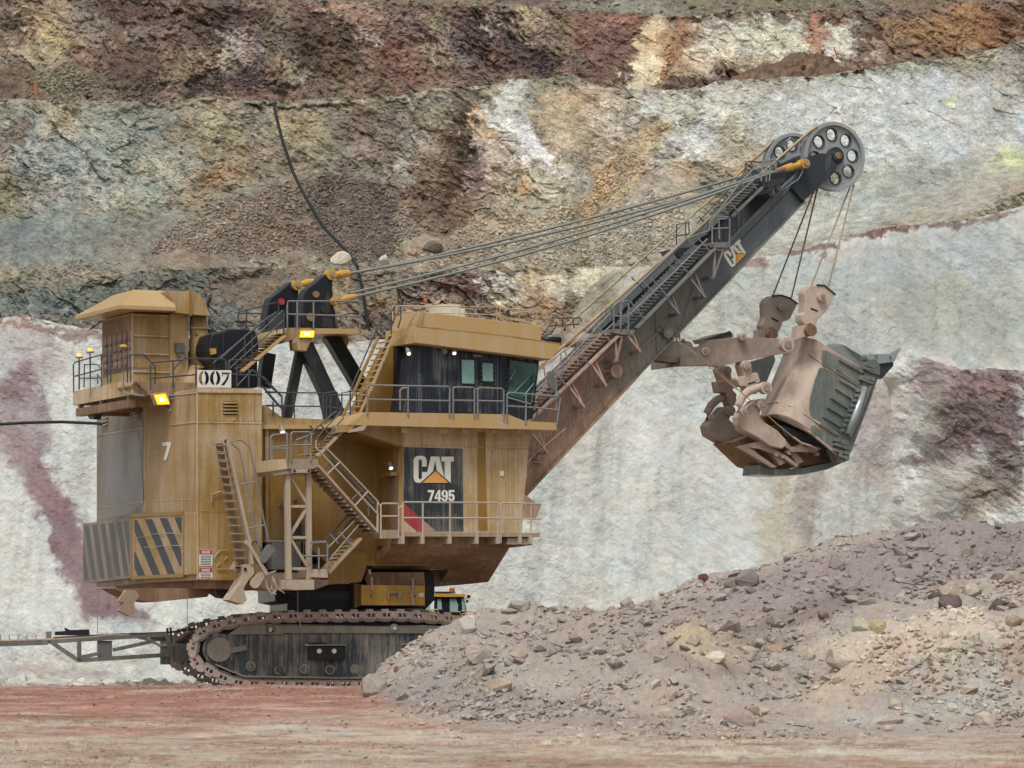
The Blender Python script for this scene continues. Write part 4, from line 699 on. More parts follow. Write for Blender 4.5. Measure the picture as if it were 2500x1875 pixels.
# seams
def seam(pts, w=.035, out=(0,-1,0), mat='ochre_dusty'):
    mb = MB()
    for a, b in zip(pts, pts[1:]): mb.bar(a, b, w, w, out)
    return sub(mb, 'seam', mat, house)
seam([r1(1310, 1100), r1(1935, 1106)]); seam([r1(1310, 1383), r1(1940, 1396)])
fa1 = T(1, 'x', XR-.01); seam([fa1(1310, 1100), fa1(830, 1150)]); seam([fa1(1310, 1383), fa1(790, 1440)])
fb1 = T(1, nB, PA+outB*.02); seam([fb1(790, 1440), fb1(345, 1510)])
seam([a2(1305, 665), a2(790, 690)], .02); seam([T(2, nB, PA+outB*.02)(345, 755), T(2, nB, PA+outB*.02)(790, 690)], .02)
seam([r2(1310, 778), r2(1930, 790)], .015); seam([r2(1318, 640), r2(1305, 640)], .02)
for x in (1310,): seam([r1(x, 1060), r2(x, 1440)], .05)
seam([a2(815, 0), a2(800, 790)], .02)
# louvred vents: frame, then slats one by one
def vent(corners, n, parent, mat='ochre', out=Vector((0,-1,0))):
    bl, br, tr_, tl = [Vector(c) for c in corners]
    fr_ = sub(MB().prism([p+out*.004 for p in (bl, br, tr_, tl)], out*.006), 'vent', 'black', parent)
    for i in range(n):
        t = (i+.5)/n; a = bl.lerp(tl, t); b = br.lerp(tr_, t); h = (tl-bl).length/n*.6
        sub(MB().prism([a+out*.01, b+out*.01, b+out*.09+Vector((0,0,-h*.5)), a+out*.09+Vector((0,0,-h*.5))], (0,0,h*.55)), 'slat', mat, fr_)
vent(quad4(r1, 1558, 1182, 1696, 1312), 4, house)
vent([fb1(398, 1428), fb1(448, 1420), fb1(448, 1290), fb1(398, 1300)], 4, house, 'ochre_dusty', outB)
vent([fb1(708, 1372), fb1(760, 1360), fb1(760, 1240), fb1(708, 1250)], 4, house, 'ochre_dusty', outB)
slab('stain_patch', 'ochre_clean', T(1, 'y', YR-.012), [(1560,1318),(1700,1318),(1690,1350),(1640,1392),(1600,1392),(1575,1350)], -.004, parent=house)
slab('roof_rim', 'ochre_dusty', T(1, 'y', YR-.05), [(1310,1056),(1936,1064),(1936,1104),(1310,1098)], .05, parent=house)
glyph('7', [a2(975, 292), a2(1060, 284), a2(1060, 112), a2(975, 120)], 'lettering', house, 'number_seven', .02)
for x in (1420, 1520, 1640, 1760, 1860):
    sub(MB().bar(r1(x, 1110)+Vector((0,-.004,0)), r1(x, 1380)+Vector((0,-.004,0)), .014, .01, (0,1,0)).bar(r2(x, 440)+Vector((0,-.004,0)), r2(x, 1430)+Vector((0,-.004,0)), .014, .01, (0,1,0)), 'panel_joint', 'ochre_deep', house)
bl_ = MB()
for yy in (1112, 1372, 1400):
    for x in range(1325, 1935, 30): bl_.cyl(r1(x, yy), (0,-.02,0), .022, 6)
for yy in (790, 1425):
    for x in range(1325, 1640, 30): bl_.cyl(r2(x, yy), (0,-.02,0), .022, 6)
bq = sub(bl_, 'bolt_heads', 'ochre_deep', house); bq['kind'] = 'stuff'
sub(MB().prism([a2(850,180)+Vector((-.006,0,0)), a2(930,172)+Vector((-.006,0,0)), a2(930,176)+Vector((-.006,0,0)), a2(850,184)+Vector((-.006,0,0))], (-.01,0,0)), 'latch', 'ochre_deep', house)
# warning signs
for (y0, y1, y2) in ((1150, 1200, 1310), (1325, 1372, 1432)):
    s = flat('warning_sign', 'white', P(r2, (1325,y0),(1455,y0),(1455,y2),(1325,y2)), house, .012)
    flat('sign_header', 'red_print', P(r2, (1328,y0+3),(1452,y0+3),(1452,y1),(1328,y1)), s, .018)
    text_fit('DANGER', quad4(r2, 1350, y0+12, 1430, y1-8), 'lettering', s, 'sign_word', .026)
    ls = ['MACHINE SWINGS', 'KEEP CLEAR', 'STAY BACK', 'DO NOT ENTER'] if 0 else []
    for k in range(3 if y2-y1 < 80 else 6):
        yy = y1+12+k*(y2-y1-12)/(3 if y2-y1 < 80 else 6); flat('print_line', 'stripe_grey', P(r2, (1340,yy),(1440,yy),(1440,yy+7),(1340,yy+7)), s, .018)
lines('grab_bar', 'ochre_dusty', T(2, 'y', YR-.06), [[(1478,1215),(1530,1160),(1608,1158)], [(1478,1215),(1478,1240)], [(1500,1340),(1600,1340)], [(1500,1310),(1530,1280)], [(1570,1250),(1600,1220)]], .02, parent=house)
lines('bracket_bar', 'ochre_dusty', T(2, 'y', YR-.1), [[(1435,620),(1475,615),(1520,595),(1560,600)], [(1445,620),(1450,690)]], .03, parent=house)
# ---- counterweight with hazard stripes
XC = XR-.12; ca2 = T(2, 'x', XC); Yc0 = YR-.02; Yc1 = ca2(680, 1100).y
dC = Vector((math.sin(R(9.5)), math.cos(R(9.5)), 0)); nC = Vector((-dC.y, dC.x, 0)); PC = Vector((XC, Yc1, 0)); cb2 = T(2, nC, PC); PCe = cb2(205, 1200)
zc_t = ca2(680, 845).z; zc_b = ca2(680, 1425).z
fc = [(XC, Yc0), (XC+.2, Yc0), (XC+.2, Yc0+.3), (XR+2.5, 5.9), (PCe.x+.7, PCe.y+.2), (PCe.x, PCe.y), (XC, Yc1)]
cw = part(MB().prism([(x, y, zc_b) for x, y in fc], (0, 0, zc_t-zc_b)), 'counterweight', 'ochre', bevel=.03)
def stripes(f, x0, x1, yt0, yt1, yb0, yb1, lean, xs, w, mat, nrm):
    """hazard stripes clipped to a traced panel; x at the top of each stripe, leaning right as it falls"""
    def yt(x): return yt0+(yt1-yt0)*(x-x0)/(x1-x0)
    def yb(x): return yb0+(yb1-yb0)*(x-x0)/(x1-x0)
    for xt in xs:
        poly = []
        N = 14; L = []; Rr = []
        for i in range(N+1):
            t = i/N; xa = xt+lean*t; xb = xa+w
            xa_ = min(max(xa, x0), x1); xb_ = min(max(xb, x0), x1)
            if xb_-xa_ < 1: continue
            xm = (xa_+xb_)/2; y = yt(xm)+(yb(xm)-yt(xm))*t
            L.append((xa_, y)); Rr.append((xb_, y))
        if len(L) > 1:
            pts = L+Rr[::-1]; q = [f(*p) for p in pts]
            sub(MB().prism([p+nrm*.012 for p in q], -nrm*.005), 'hazard_stripe', mat, cw)
outC = nC if nC.x < 0 else -nC
sub(MB().prism([p+outC*.006 for p in P(cb2, (207,902),(678,848),(678,1424),(207,1478))], -outC*.003), 'washed_panel', 'rear_grey', cw)
stripes(ca2, 705, 1158, 868, 838, 1412, 1392, 225, (515, 660, 805, 950, 1090), 72, 'stripe', Vector((-1,0,0)))
stripes(cb2, 215, 660, 925, 872, 1452, 1400, 75, (150, 222, 300, 378, 456, 534, 598), 42, 'stripe_grey', outC)
for l in ([(680,825),(1180,800)], [(680,825),(680,1425)], [(1180,800),(1180,1400)], [(680,1425),(1180,1400)]):
    sub(MB().bar(ca2(*l[0])+Vector((-.015,0,0)), ca2(*l[1])+Vector((-.015,0,0)), .03, .13, (0,0,1)) if l[0][1] != l[1][1] and l[0][0] != l[1][0] else MB().bar(ca2(*l[0])+Vector((-.015,0,0)), ca2(*l[1])+Vector((-.015,0,0)), .03, .13, (0,1,0)), 'yellow_border', 'ochre_deep', cw)
lines('sagging_wire', 'rail_dust', T(2, 'x', XC-.05), [[(690,1045),(780,1030),(880,1005),(1000,992),(1160,998)], [(800,1130),(900,1128),(1000,1112),(1165,1114)]], .012, parent=cw, n=4)
part(MB().prism([(XR+.35, YR+.3, ZB-.3), (XF, YR+.3, ZB-.3), (XF, 4.3, ZB-.3), (XR+3, 5.6, ZB-.3), (PBe.x+.8, PBe.y, ZB-.3), (XR+.35, YA, ZB-.3)], (0,0,.32)), 'underside_skirt', 'brown', label='brown frame under the counterweight')
# ---- middle recess wall, gutter, machinery deck
YM = -4.25; m4 = T(4, 'y', YM)
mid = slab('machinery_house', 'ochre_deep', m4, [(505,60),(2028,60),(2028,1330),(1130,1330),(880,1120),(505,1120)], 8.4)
slab('gutter', 'ochre_clean', T(4, 'y', YM-.25), [(500,62),(1165,62),(1165,100),(500,100)], .4, parent=mid)
slab('upper_rim', 'ochre', T(4, 'y', YM+.3), [(548,12),(1290,30),(1290,62),(548,62)], 1.2, parent=mid)
slab('pilaster', 'ochre', T(4, 'y', YM-.1), [(545,100),(575,100),(575,1120),(545,1120)], .15, parent=mid)
slab('edge_post', 'ochre', T(4, 'y', YM-.25), [(495,100),(512,100),(512,1120),(495,1120)], .3, parent=mid)
for yy, xa, xb in ((258, 1110, 1760), (838, 512, 540)):
    slab('seam', 'ochre', T(4, 'y', YM-.02), [(xa,yy),(xb,yy+4),(xb,yy+10),(xa,yy+6)], -.02, parent=mid)
0 and slab('wash_streak', 'ochre_dusty', T(4, 'y', YM-.005), [(720,520),(960,520),(1000,700),(1030,1100),(700,1100),(650,900)], -.006, parent=mid)
for cx_, cy_, r_ in ((690,788,24), (805,745,16), (806,770,14)):
    c = T(4, 'y', YM)(cx_, cy_); sub(MB().cyl(c, (0,-.22,0), r_/3.687/62, 14).cyl(c+Vector((0,-.22,0)), (0,-.1,0), r_/3.687/62*.6, 12), 'vent_cap', 'dust_dark', mid)
slab('control_box', 'arm', T(4, 'y', YM-.3), [(870,955),(915,955),(915,1055),(870,1055)], .3, parent=mid)
lines('hose_cluster', 'rail_dark', T(4, 'y', YM-.3), [[(800,1090),(800,960),(830,930),(870,935)], [(820,1100),(825,990),(860,970)], [(840,1100),(842,1010)], [(705,1090),(760,1040),(780,1100)]], .035, parent=mid)
slab('grey_tank', 'rear_wash', T(4, 'y', YM-.5), [(600,1115),(865,1115),(865,1365),(600,1365)], .9, label='grey tank behind the truss')
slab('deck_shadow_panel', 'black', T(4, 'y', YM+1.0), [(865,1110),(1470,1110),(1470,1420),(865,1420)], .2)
slab('revolving_frame', 'brown', T(4, 'y', -3.6), [(250,1370),(560,1370),(1110,1300),(1480,1120),(1480,1360),(1400,1480),(1110,1505),(760,1530),(430,1555),(230,1500)], 7.2)
slab('frame_box', 'ochre_deep', T(4, 'y', -4.4), [(1110,1150+60),(1465,1150+60),(1465,1300),(1410,1475),(1110,1500)], .8, label='frame box in deeper ochre standing for shade')  # shade under the house is put into the deeper ochre
slab('lower_beam', 'dust_dark', T(4, 'y', YR-.2), [(470,1395),(900,1395),(960,1450),(1115,1460),(1110,1500),(985,1550),(560,1555),(470,1500)], 1.2)
# ---- front right housing with the badge
YP = -6.4; p6 = T(6, 'y', YP); p5 = T(5, 'y', YP)
zt_p = p6(530, -30).z
fh_pts = [(530,-30),(1765,-14),(1755,20),(1700,620),(1665,1110),(530,1110),(530,160)]
fh = slab('front_housing', 'ochre_dusty', p6, fh_pts, 3.0)
# rear-facing slanted cheek between recess and housing
A_, B_, C_, D_ = p6(528,155), p6(528,1110), T(6,'y',YP+.55)(433,1110), T(6,'y',YP+.55)(433,700)
sub(MB().prism([A_, B_, C_, D_, T(6,'y',YP+.2)(505,158)], (.02,.3,0)), 'slanted_cheek', 'ochre_clean', fh)
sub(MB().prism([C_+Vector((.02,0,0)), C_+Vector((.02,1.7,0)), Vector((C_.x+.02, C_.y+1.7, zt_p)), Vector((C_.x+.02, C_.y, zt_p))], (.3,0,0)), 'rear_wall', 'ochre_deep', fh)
dr = T(6, 'x', C_.x-.02)
sub(MB().prism([dr(385,450),dr(462,450),dr(462,965),dr(385,965)], (.03,0,0)), 'side_door', 'brown', fh)
sub(MB().prism([dr(370,425),dr(470,405),dr(470,440),dr(370,455)], (-.25,0,0)), 'door_canopy', 'ochre_deep', fh)
for x in (860, 1245, 1380, 1545, 1640): slab('panel_joint', 'ochre_deep', T(6, 'y', YP-.004), [(x,190),(x+3,190),(x+3,1100),(x,1100)], .006, parent=fh)
bl_ = MB()
for x in range(1130, 1740, 32): bl_.cyl(T(6,'y',YP)(x, 190), (0,-.02,0), .02, 6)
for x in range(545, 1740, 32): bl_.cyl(T(6,'y',YP)(x, 148), (0,-.02,0), .02, 6)
bq = sub(bl_, 'bolt_heads', 'ochre_deep', fh); bq['kind'] = 'stuff'
g = slab('deck_gusset', 'ochre', T(5, 'y', YP-.02), [(60,1392),(190,1330),(530,1335),(530,1540),(515,1540)], .12, label='triangular ochre gusset under the cab deck')
slab('gusset_soffit', 'ochre_deep', T(5, 'y', YP+.1), [(100,1400),(515,1545),(515,1560),(100,1415)], 2.0)
slab('seam', 'ochre', T(6, 'y', YP-.015), [(1112,160),(1742,175),(1742,183),(1112,168)], .02, parent=fh)
slab('seam', 'ochre', T(6, 'y', YP-.015), [(526,-20),(534,-20),(534,1105),(526,1105)], .02, parent=fh)
slab('seam', 'ochre_deep', T(6, 'y', YP-.012), [(716,20),(719,20),(719,1105),(716,1105)], .01, parent=fh)
slab('switch_box', 'white', T(6, 'y', YP-.05), [(1468,395),(1500,395),(1500,442),(1468,442)], .05, parent=fh)
slab('rust_streak', 'ochre_deep', T(6, 'y', YP-.006), [(1250,20),(1325,20),(1335,700),(1345,970),(1255,970),(1245,500)], .01, parent=fh)
bd = slab('badge_panel', 'logo_dark', T(6, 'y', YP-.012), [(530,162),(1105,180),(1112,976),(700+145,976),(530,700)], .01, parent=fh, label='dark badge panel with white letters')
slab('badge_red_band', 'red_print', T(6, 'y', YP-.012), [(533,705),(716,860),(716,978),(665,978),(533,860)], .01, parent=fh)
slab('badge_pink_band', 'pink_print', T(6, 'y', YP-.012), [(719,862),(845,978),(719,978)], .01, parent=fh)
lt = T(6, 'y', YP-.016)
glyph('C', quad4(lt, 630, 248, 757, 508), 'lettering', bd, 'badge_letter', .003)
glyph('A', quad4(lt, 752, 255, 922, 500), 'lettering', bd, 'badge_letter', .004)
glyph('T', quad4(lt, 898, 256, 1018, 508), 'lettering', bd, 'badge_letter', .003)
flat('badge_triangle_edge', 'logo_dark', P(lt, (692,512),(840,378),(990,512)), bd, .008)
flat('badge_triangle', 'orange_print', P(lt, (715,508),(840,396),(966,508)), bd, .013)
for i, ch in enumerate('7495'): glyph(ch, quad4(lt, 768+i*66, 578, 768+i*66+61, 685), 'lettering', bd, 'badge_number', .003)
# underside wedge
u1 = T(6, 'y', YP); u2 = T(6, 'y', -3.6); u3 = T(6, 'y', -2.6)
q = [u1(450,1112), u1(1555,1135), u1(1557,1140), u3(1350,1465), u3(895,1465), u2(970,1345), u2(205,1342)]
sub(MB().prism([q[0], q[1], q[3], q[4], q[5], q[6]], (0,.05,.35)), 'sloping_underside', 'ochre_slope', fh)
slab('hidden_keel', 'brown', T(6, 'y', -2.6), [(740,1345),(970,1345),(895,1465),(1350,1465),(1100,1490),(820,1512),(740,1490)], 2)
slab('box_below_deck', 'ochre_slope', T(6, 'y', YP-.01), [(480,1026),(1755,1030),(1770,1110),(1555,1135),(450,1112)], .4, parent=fh)
sub(MB().prism([u1(1700,620), u1(1800,690), u1(1860,720), u1(1850,760), u1(1810,850), u1(1690,850), u1(1680,760)], (0,2,0)), 'front_bracket', 'boom_low', fh)
# ---- lower deck along the badge
YD = -7.2; d6 = T(6, 'y', YD)
ld = part(MB().prism(P(d6, (528,985),(1848,992),(1848,1030),(528,1024)), (0,.9,0)), 'lower_walkway', 'dust_dark')
slab('short_step_deck', 'dust_dark', T(6, 'y', YD+.2), [(320,962),(485,962),(485,1045),(320,1045)], .8, parent=ld)
for xx in (528, 720, 982, 1243, 1447, 1660, 1760):
    slab('deck_bracket', 'dust', T(6, 'y', YD-.05), [(xx-16,1018),(xx+16,1018),(xx+16,1096),(xx-16,1096)], .9, parent=ld)
slab('deck_edge_beam', 'dust_dark', T(6, 'y', YD+.1), [(1540,1040),(1775,1045),(1775,1108),(1530,1100)], .8, parent=ld)
rl = 'rail_dust'
lines('handrail', rl, d6, [[(528,1080),(528,705),(545,694),(1425,700),(1447,712),(1447,1090)], [(530,846),(1447,850)], [(720,700),(720,1080)], [(982,698),(982,1080)], [(1243,698),(1243,1080)]], .036)
lines('handrail', rl, d6, [[(1472,1090),(1472,715),(1490,700),(1860,712)], [(1475,850),(1860,856)], [(1670,706),(1660,1090)], [(1762,735),(1762,985)]], .036)
lines('handrail', rl, T(6,'y',YD+.2), [[(315,1045),(315,720),(330,708),(470,708),(486,722),(486,1040)], [(318,830),(485,830)], [(486,755),(510,735),(528,740)]], .036)
# ---- operator cab
YCB = -6.35; k5 = T(5, 'y', YCB)
slab('cab_rear_room', 'ochre_deep', T(5, 'y', -5.0), [(405,575),(475,560),(475,1210),(100,1210)], 1.0, label='ochre room behind the cab ladder')  # deeper ochre carries the shade beneath the roof in its colour
cab = slab('operator_cab', 'cabdark', k5, [(640,530),(1840,690),(1838,760),(1780,1275),(540,1210),(572,955)], 2.2)
slab('cab_doorway', 'black', T(5, 'y', YCB+1.0), [(470,585),(640,545),(580,950),(540,1205),(470,1205)], .4, parent=cab)
slab('corner_post', 'dark', T(5, 'y', YCB-.02), [(632,545),(642,545),(585,955),(552,1205),(540,1205),(572,955)], .05, parent=cab)
for xa, xb in ((680,1200), (883,1200), (1440,1215)): slab('panel_seam', 'rail', T(5, 'y', YCB-.012), [(xa,600),(xa+4,600),(xa+4,xb),(xa,xb)], .01, parent=cab)
slab('cab_door', 'cabdark', T(5, 'y', YCB-.03), [(1050,640),(1225,662),(1225,1212),(1050,1208)], .02, parent=cab)
def window(f, pts, inset, mat, parent, fm='black'):
    fr_ = slab('window', fm, f, pts, .03, parent=parent)
    cx_ = sum(p[0] for p in pts)/len(pts); cy_ = sum(p[1] for p in pts)/len(pts)
    q = [f(cx_+(x-cx_)*inset, cy_+(y-cy_)*inset)+Vector((0,-.012,0)) for x, y in pts]
    sub(MB().prism(q, (0,.008,0)), 'pane', mat, fr_); return fr_
w1 = window(T(5,'y',YCB-.06), [(1085,690),(1218,696),(1224,942),(1090,938)], .9, 'glass_teal', cab)
w2 = window(T(5,'y',YCB-.06), [(1275,700),(1412,712),(1416,945),(1280,938)], .74, 'glass_teal', cab)
flat('sill', 'rail', P(T(5,'y',YCB-.08), (1098,926),(1215,930),(1216,938),(1098,934)), w1, .02)
w3 = window(T(5,'y',YCB-.06), [(1545,690),(1830,730),(1838,760),(1790,1150),(1520,1060)], .9, 'glass_dark', cab)
# painted reflections of the boom stairs: pale bars laid on the big pane
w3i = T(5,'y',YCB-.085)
for l, w_ in (([(1600,1020),(1770,840)],.13), ([(1690,1050),(1785,930)],.2), ([(1560,900),(1610,800)],.07)): sub(MB().bar(w3i(*l[0]), w3i(*l[1]), .01, w_, (0,1,0)), 'painted_reflection', 'glass_teal', w3)
lines('window_seal', 'rail', T(5,'y',YCB-.09), [[(1560,715),(1790,762),(1806,780),(1768,1125),(1750,1133),(1530,1065)]], .012, parent=w3, n=4)
bo = MB()
for x, y in [(1280+0*i, 725+i*42) for i in range(6)]+[(1412, 730+i*42) for i in range(6)]+[(1290+i*30, 706) for i in range(5)]+[(1560+i*60, 700+i*12) for i in range(5)]+[(1532-i*2, 790+i*42) for i in range(7)]+[(1826-i*8, 800+i*50) for i in range(7)]+[(1560+i*40, 1080+i*14) for i in range(6)]:
    bo.cyl(T(5,'y',YCB-.07)(x, y), (0,-.03,0), .018, 6)
b_ = sub(bo, 'bolt_heads', 'rail', cab); b_['kind'] = 'stuff'
def spot(f, x, y, parent=None, on=True, s=1.0):
    c = f(x, y); b = MB().cyl(c+Vector((0,.0,.2*s)), (0,-.12*s,-.16*s), .075*s, 12, .10*s).cyl(c+Vector((.03,.2,.26*s)), (0,-.22,-.03), .03, 8)
    o = sub(b, 'spot_lamp', 'rail', parent) if parent is not None else part(b, 'spot_lamp', 'rail')
    if on: sub(MB().cyl(c+Vector((0,-.125*s,.03*s)), (0,-.02,-.03*s), .07*s, 12), 'lens', 'spot', o)
    return o
spot(T(5,'y',YCB-.3), 572, 655, cab); spot(T(5,'y',YCB-.3), 922, 645, cab, False); spot(T(5,'y',YCB-.3), 1010, 650, cab)
spot(T(6,'y',YP+.2), 400, 375, fh)
sub(MB().box(-.01,.01,0,.01,0,.01).bar(T(5,'y',YCB-.1)(1205,665), T(5,'y',YCB-.1)(1280,668), .06, .09), 'door_closer', 'rail', cab)
lines('door_handle', 'rail', T(5,'y',YCB-.15), [[(1040,970),(1110,972)],[(1215,985),(1285,980)]], .03, parent=cab)
# roof canopy
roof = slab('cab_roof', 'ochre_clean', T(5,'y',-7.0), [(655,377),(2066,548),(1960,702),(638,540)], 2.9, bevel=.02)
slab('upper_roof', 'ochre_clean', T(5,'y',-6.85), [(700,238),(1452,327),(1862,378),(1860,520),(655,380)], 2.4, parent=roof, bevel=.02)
rw = T(5, 'x', T(5,'y',-6.85)(690,300).x)
q = [T(5,'y',-6.9)(700,240), T(5,'y',-6.95)(653,378), T(5,'y',-7.0)(636,540), T(5,'y',-4.7)(400,580), T(5,'y',-4.6)(480,500), T(5,'y',-4.75)(512,256)]
sub(MB().prism(q, (.15,.02,0)), 'rear_hood_panel', 'ochre', roof)
slab('seam', 'ochre', T(5,'y',-7.015), [(655,375),(1480,460),(2062,546),(2062,552),(1480,466),(655,381)], .02, parent=roof)
slab('seam', 'ochre_dusty', T(5,'y',-7.015), [(1480,470),(1484,470),(1484,640),(1480,640)], .02, parent=roof)
part(MB().prism([T(5,'y',-5.6)(905,165),T(5,'y',-5.6)(1082,172),T(5,'y',-5.6)(1082,300),T(5,'y',-5.6)(900,290)], (0,1.2,0)).prism([T(5,'y',-5.7)(1000,205),T(5,'y',-5.7)(1125,212),T(5,'y',-5.7)(1125,310),T(5,'y',-5.7)(1000,300)], (0,1.0,0)), 'cooling_unit', 'ac_white')
for y_, r_ in ((-6.7, .024), (-4.6, .02)):
    f = T(5,'y',-6.5) if y_ < -6 else T(5,'y',-4.7)
    lines('handrail', 'ochre_dusty', f, [[(465,250),(465,190),(500,184),(1120,192),(1420,198),(1435,215),(1432,470)], [(835,190),(835,255)], [(1072,195),(1072,290)], [(520,245),(1430,270)]] if y_ < -6 else [[(430,180),(760,200),(1200,215)], [(430,180),(430,330)]], r_)
lines('handrail', 'ochre_dusty', T(5,'y',-6.5), [[(1462,330),(1462,215),(1480,205),(1875,232),(1862,480)], [(1465,280),(1780,350),(1784,235)], [(1570,255),(1784,235)], [(1470,300),(1780,350)]], .024)
lines('antenna', 'rail', T(5,'y',-6.0), [[(1298,100),(1296,290)], [(1550,125),(1545,320)]], .016)
part(MB().cyl(T(5,'y',-6.0)(1296,215), T(5,'y',-6.0)(1296,285)-T(5,'y',-6.0)(1296,215), .07, 10).cyl(T(5,'y',-6.0)(1541,225), T(5,'y',-6.0)(1541,300)-T(5,'y',-6.0)(1541,225), .07, 10), 'antenna_base', 'dark')
part(MB().cyl(T(5,'y',-4.5)(745,140), (0,0,.12), .075, 12).tube([T(5,'y',-4.5)(745,140), T(5,'y',-4.5)(745,200)], .02), 'roof_beacon', 'amber')
# cab deck
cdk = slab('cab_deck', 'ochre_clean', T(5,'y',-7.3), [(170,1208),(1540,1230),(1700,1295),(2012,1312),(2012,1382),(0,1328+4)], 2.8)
slab('deck_nose', 'ochre', T(5,'y',-7.28), [(-60,1330),(80,1330),(0,1400),(-60,1400)], 1.0, parent=cdk)
slab('deck_gusset_arm', 'dust', T(5,'y',-7.31), [(0,1385),(170,1330),(180,1345),(150,1385),(0,1408)], .08, parent=cdk)
for xx in (590, 950, 1175, 1440, 1690):
    slab('bracket', 'ochre', T(5,'y',-7.1), [(xx-75,1348),(xx+45,1350),(xx+25,1385),(xx-5,1412),(xx-75,1408)], .05, parent=cdk)
gr = 'rail'; h5 = T(5,'y',-7.33)
lines('handrail', gr, h5, [[(185,1240),(185,965),(205,948),(960,962),(980,978),(978,1258)], [(190,1085),(980,1100)], [(578,955),(578,1245)], [(500,1190),(500,1000),(520,978),(575,975)]], .034)
lines('handrail', gr, h5, [[(1012,1262),(1012,980),(1028,968),(1205,972),(1218,985),(1218,1262)], [(1012,1095),(1218,1098)]], .034)
lines('handrail', gr, h5, [[(1250,1262),(1250,985),(1262,972),(1480,982),(1500,1000),(1500,1290)], [(1250,1098),(1500,1105)]], .034)
lines('handrail', gr, h5, [[(1532,1305),(1532,1035),(1548,1020),(2030,1058),(2048,1075),(2010,1330)], [(1535,1150),(1800,1165),(2035,1190)], [(1715,1035),(1712,1320)], [(1530,1065),(1760,1132)]], .034)
lines('handrail', 'rail', T(5,'y',-5.0), [[(1830,1180),(1835,1075),(1850,1058),(2000,1065)], [(1905,1290),(1925,1170)], [(1805,1290),(1830,1180)]], .03)
part(MB().prism(P(T(5,'y',-7.25), (1922,830),(1940,812),(1975,815),(1990,850),(2000,960),(1985,990),(1955,985),(1930,940)), (0,.12,0)), 'wing_mirror', 'arm', bevel=.03)
lines('mirror_arm', 'rail', T(5,'y',-7.2), [[(2000,880),(2010,1180)], [(1970,985),(2005,990)]], .05)
# ladder up to the cab roof
l5 = T(5,'y',-5.9)
lad = part(MB().bar(l5(430,455), l5(75,1280), .08, .34, (0,1,0)), 'roof_ladder', 'ochre_clean')
for i in range(14):
    t = i/13; a = l5(352-(352-20)*t, 480+(1215-480)*t); b = l5(425-(425-88)*t, 470+(1215-470)*t)
    sub(MB().bar(a+Vector((0,.1,0)), b+Vector((-.05,.1,0)), .5, .05), 'tread', 'ochre', lad)
sub(MB().bar(l5(352,470)+Vector((0,.6,0)), l5(10,1240)+Vector((0,.6,0)), .06, .2, (0,1,0)), 'stringer', 'ochre_deep', lad)
lines('handrail', 'rail_dark', T(5,'y',-5.95), [[(385,560),(420,520),(410,260),(440,200),(480,172),(505,190),(508,300),(480,400)], [(380,575),(300,820),(210,1010),(130,1210)], [(320,300),(20,1000),(20,1290)], [(320,300),(315,440)], [(410,300),(320,440)], [(0,1010),(80,1000),(80,1290)], [(150,1010),(150,1290)]], .03)
lines('hand_grip', 'white', T(5,'y',-6.0), [[(385,615),(340,720)], [(330,740),(222,1005)]], .035)
# ---- rear filter house and its deck
f1 = T(1,'y',.1); XFH = f1(690,600).x; fr1 = T(1,'x',XFH)
yl = fr1(392,600).y
zt, zb = f1(690,330).z, f1(690,1000).z
fx1 = T(1,'y',.1)(1040,600).x; fx2 = T(1,'y',.1)(1212,600).x
fh_ = part(MB().prism([(XFH,.1,zb-.3),(fx1,.1,zb-.3),(fx1,yl,zb-.3),(XFH,yl,zb-.3)], (0,0,zt-zb+.3)), 'filter_house', 'ochre')
sub(MB().prism([(fx1,.0,zb-.4),(fx2,.0,zb-.4),(fx2,yl,zb-.4),(fx1,yl,zb-.4)], (0,0,zt-zb+.4)), 'duct_box', 'ochre_clean', fh_)
for y_, xa, xb in ((352,700,1040),(548,700,1030),(722,700,1040),(895,690,1060)):
    slab('rib', 'ochre_dusty', T(1,'y',.0), [(xa,y_-8),(xb,y_+6),(xb,y_+18),(xa,y_+6)], .1, parent=fh_)
slab('rib', 'ochre_dusty', T(1,'y',.02), [(682,335),(694,335),(694,1000),(682,1000)], .1, parent=fh_)
slab('rear_panel', 'brown', T(1,'x',XFH-.01), [(392,420),(688,350),(688,880),(392,960)], .01, axis=0, parent=fh_)
fo = T(1,'x',XFH-.02)
for r_ in range(4):
    for c_ in range(6):
        x = 425+c_*49; y = (610, 700, 790, 850)[r_]-c_*12+(10 if r_ == 3 else 0)
        c = fo(x, y); o = sub(MB().cyl(c, (-.06,0,0), .20 if r_ == 0 else .17, 16), 'filter_cap', 'filter', fh_)
        sub(MB().cyl(c+Vector((-.06,0,0)), (-.02,0,0), .09, 8).bar(c+Vector((-.07,0,-.2)), c+Vector((-.07,0,.2)), .04, .02), 'cap_bolt', 'dust_dark', o)
slab('base_flare', 'ochre', T(1,'y',.05), [(690,885),(1070,895),(1165,1058),(1165,1090),(830,1100),(810,1100),(650,1020)], 3.0, parent=fh_)
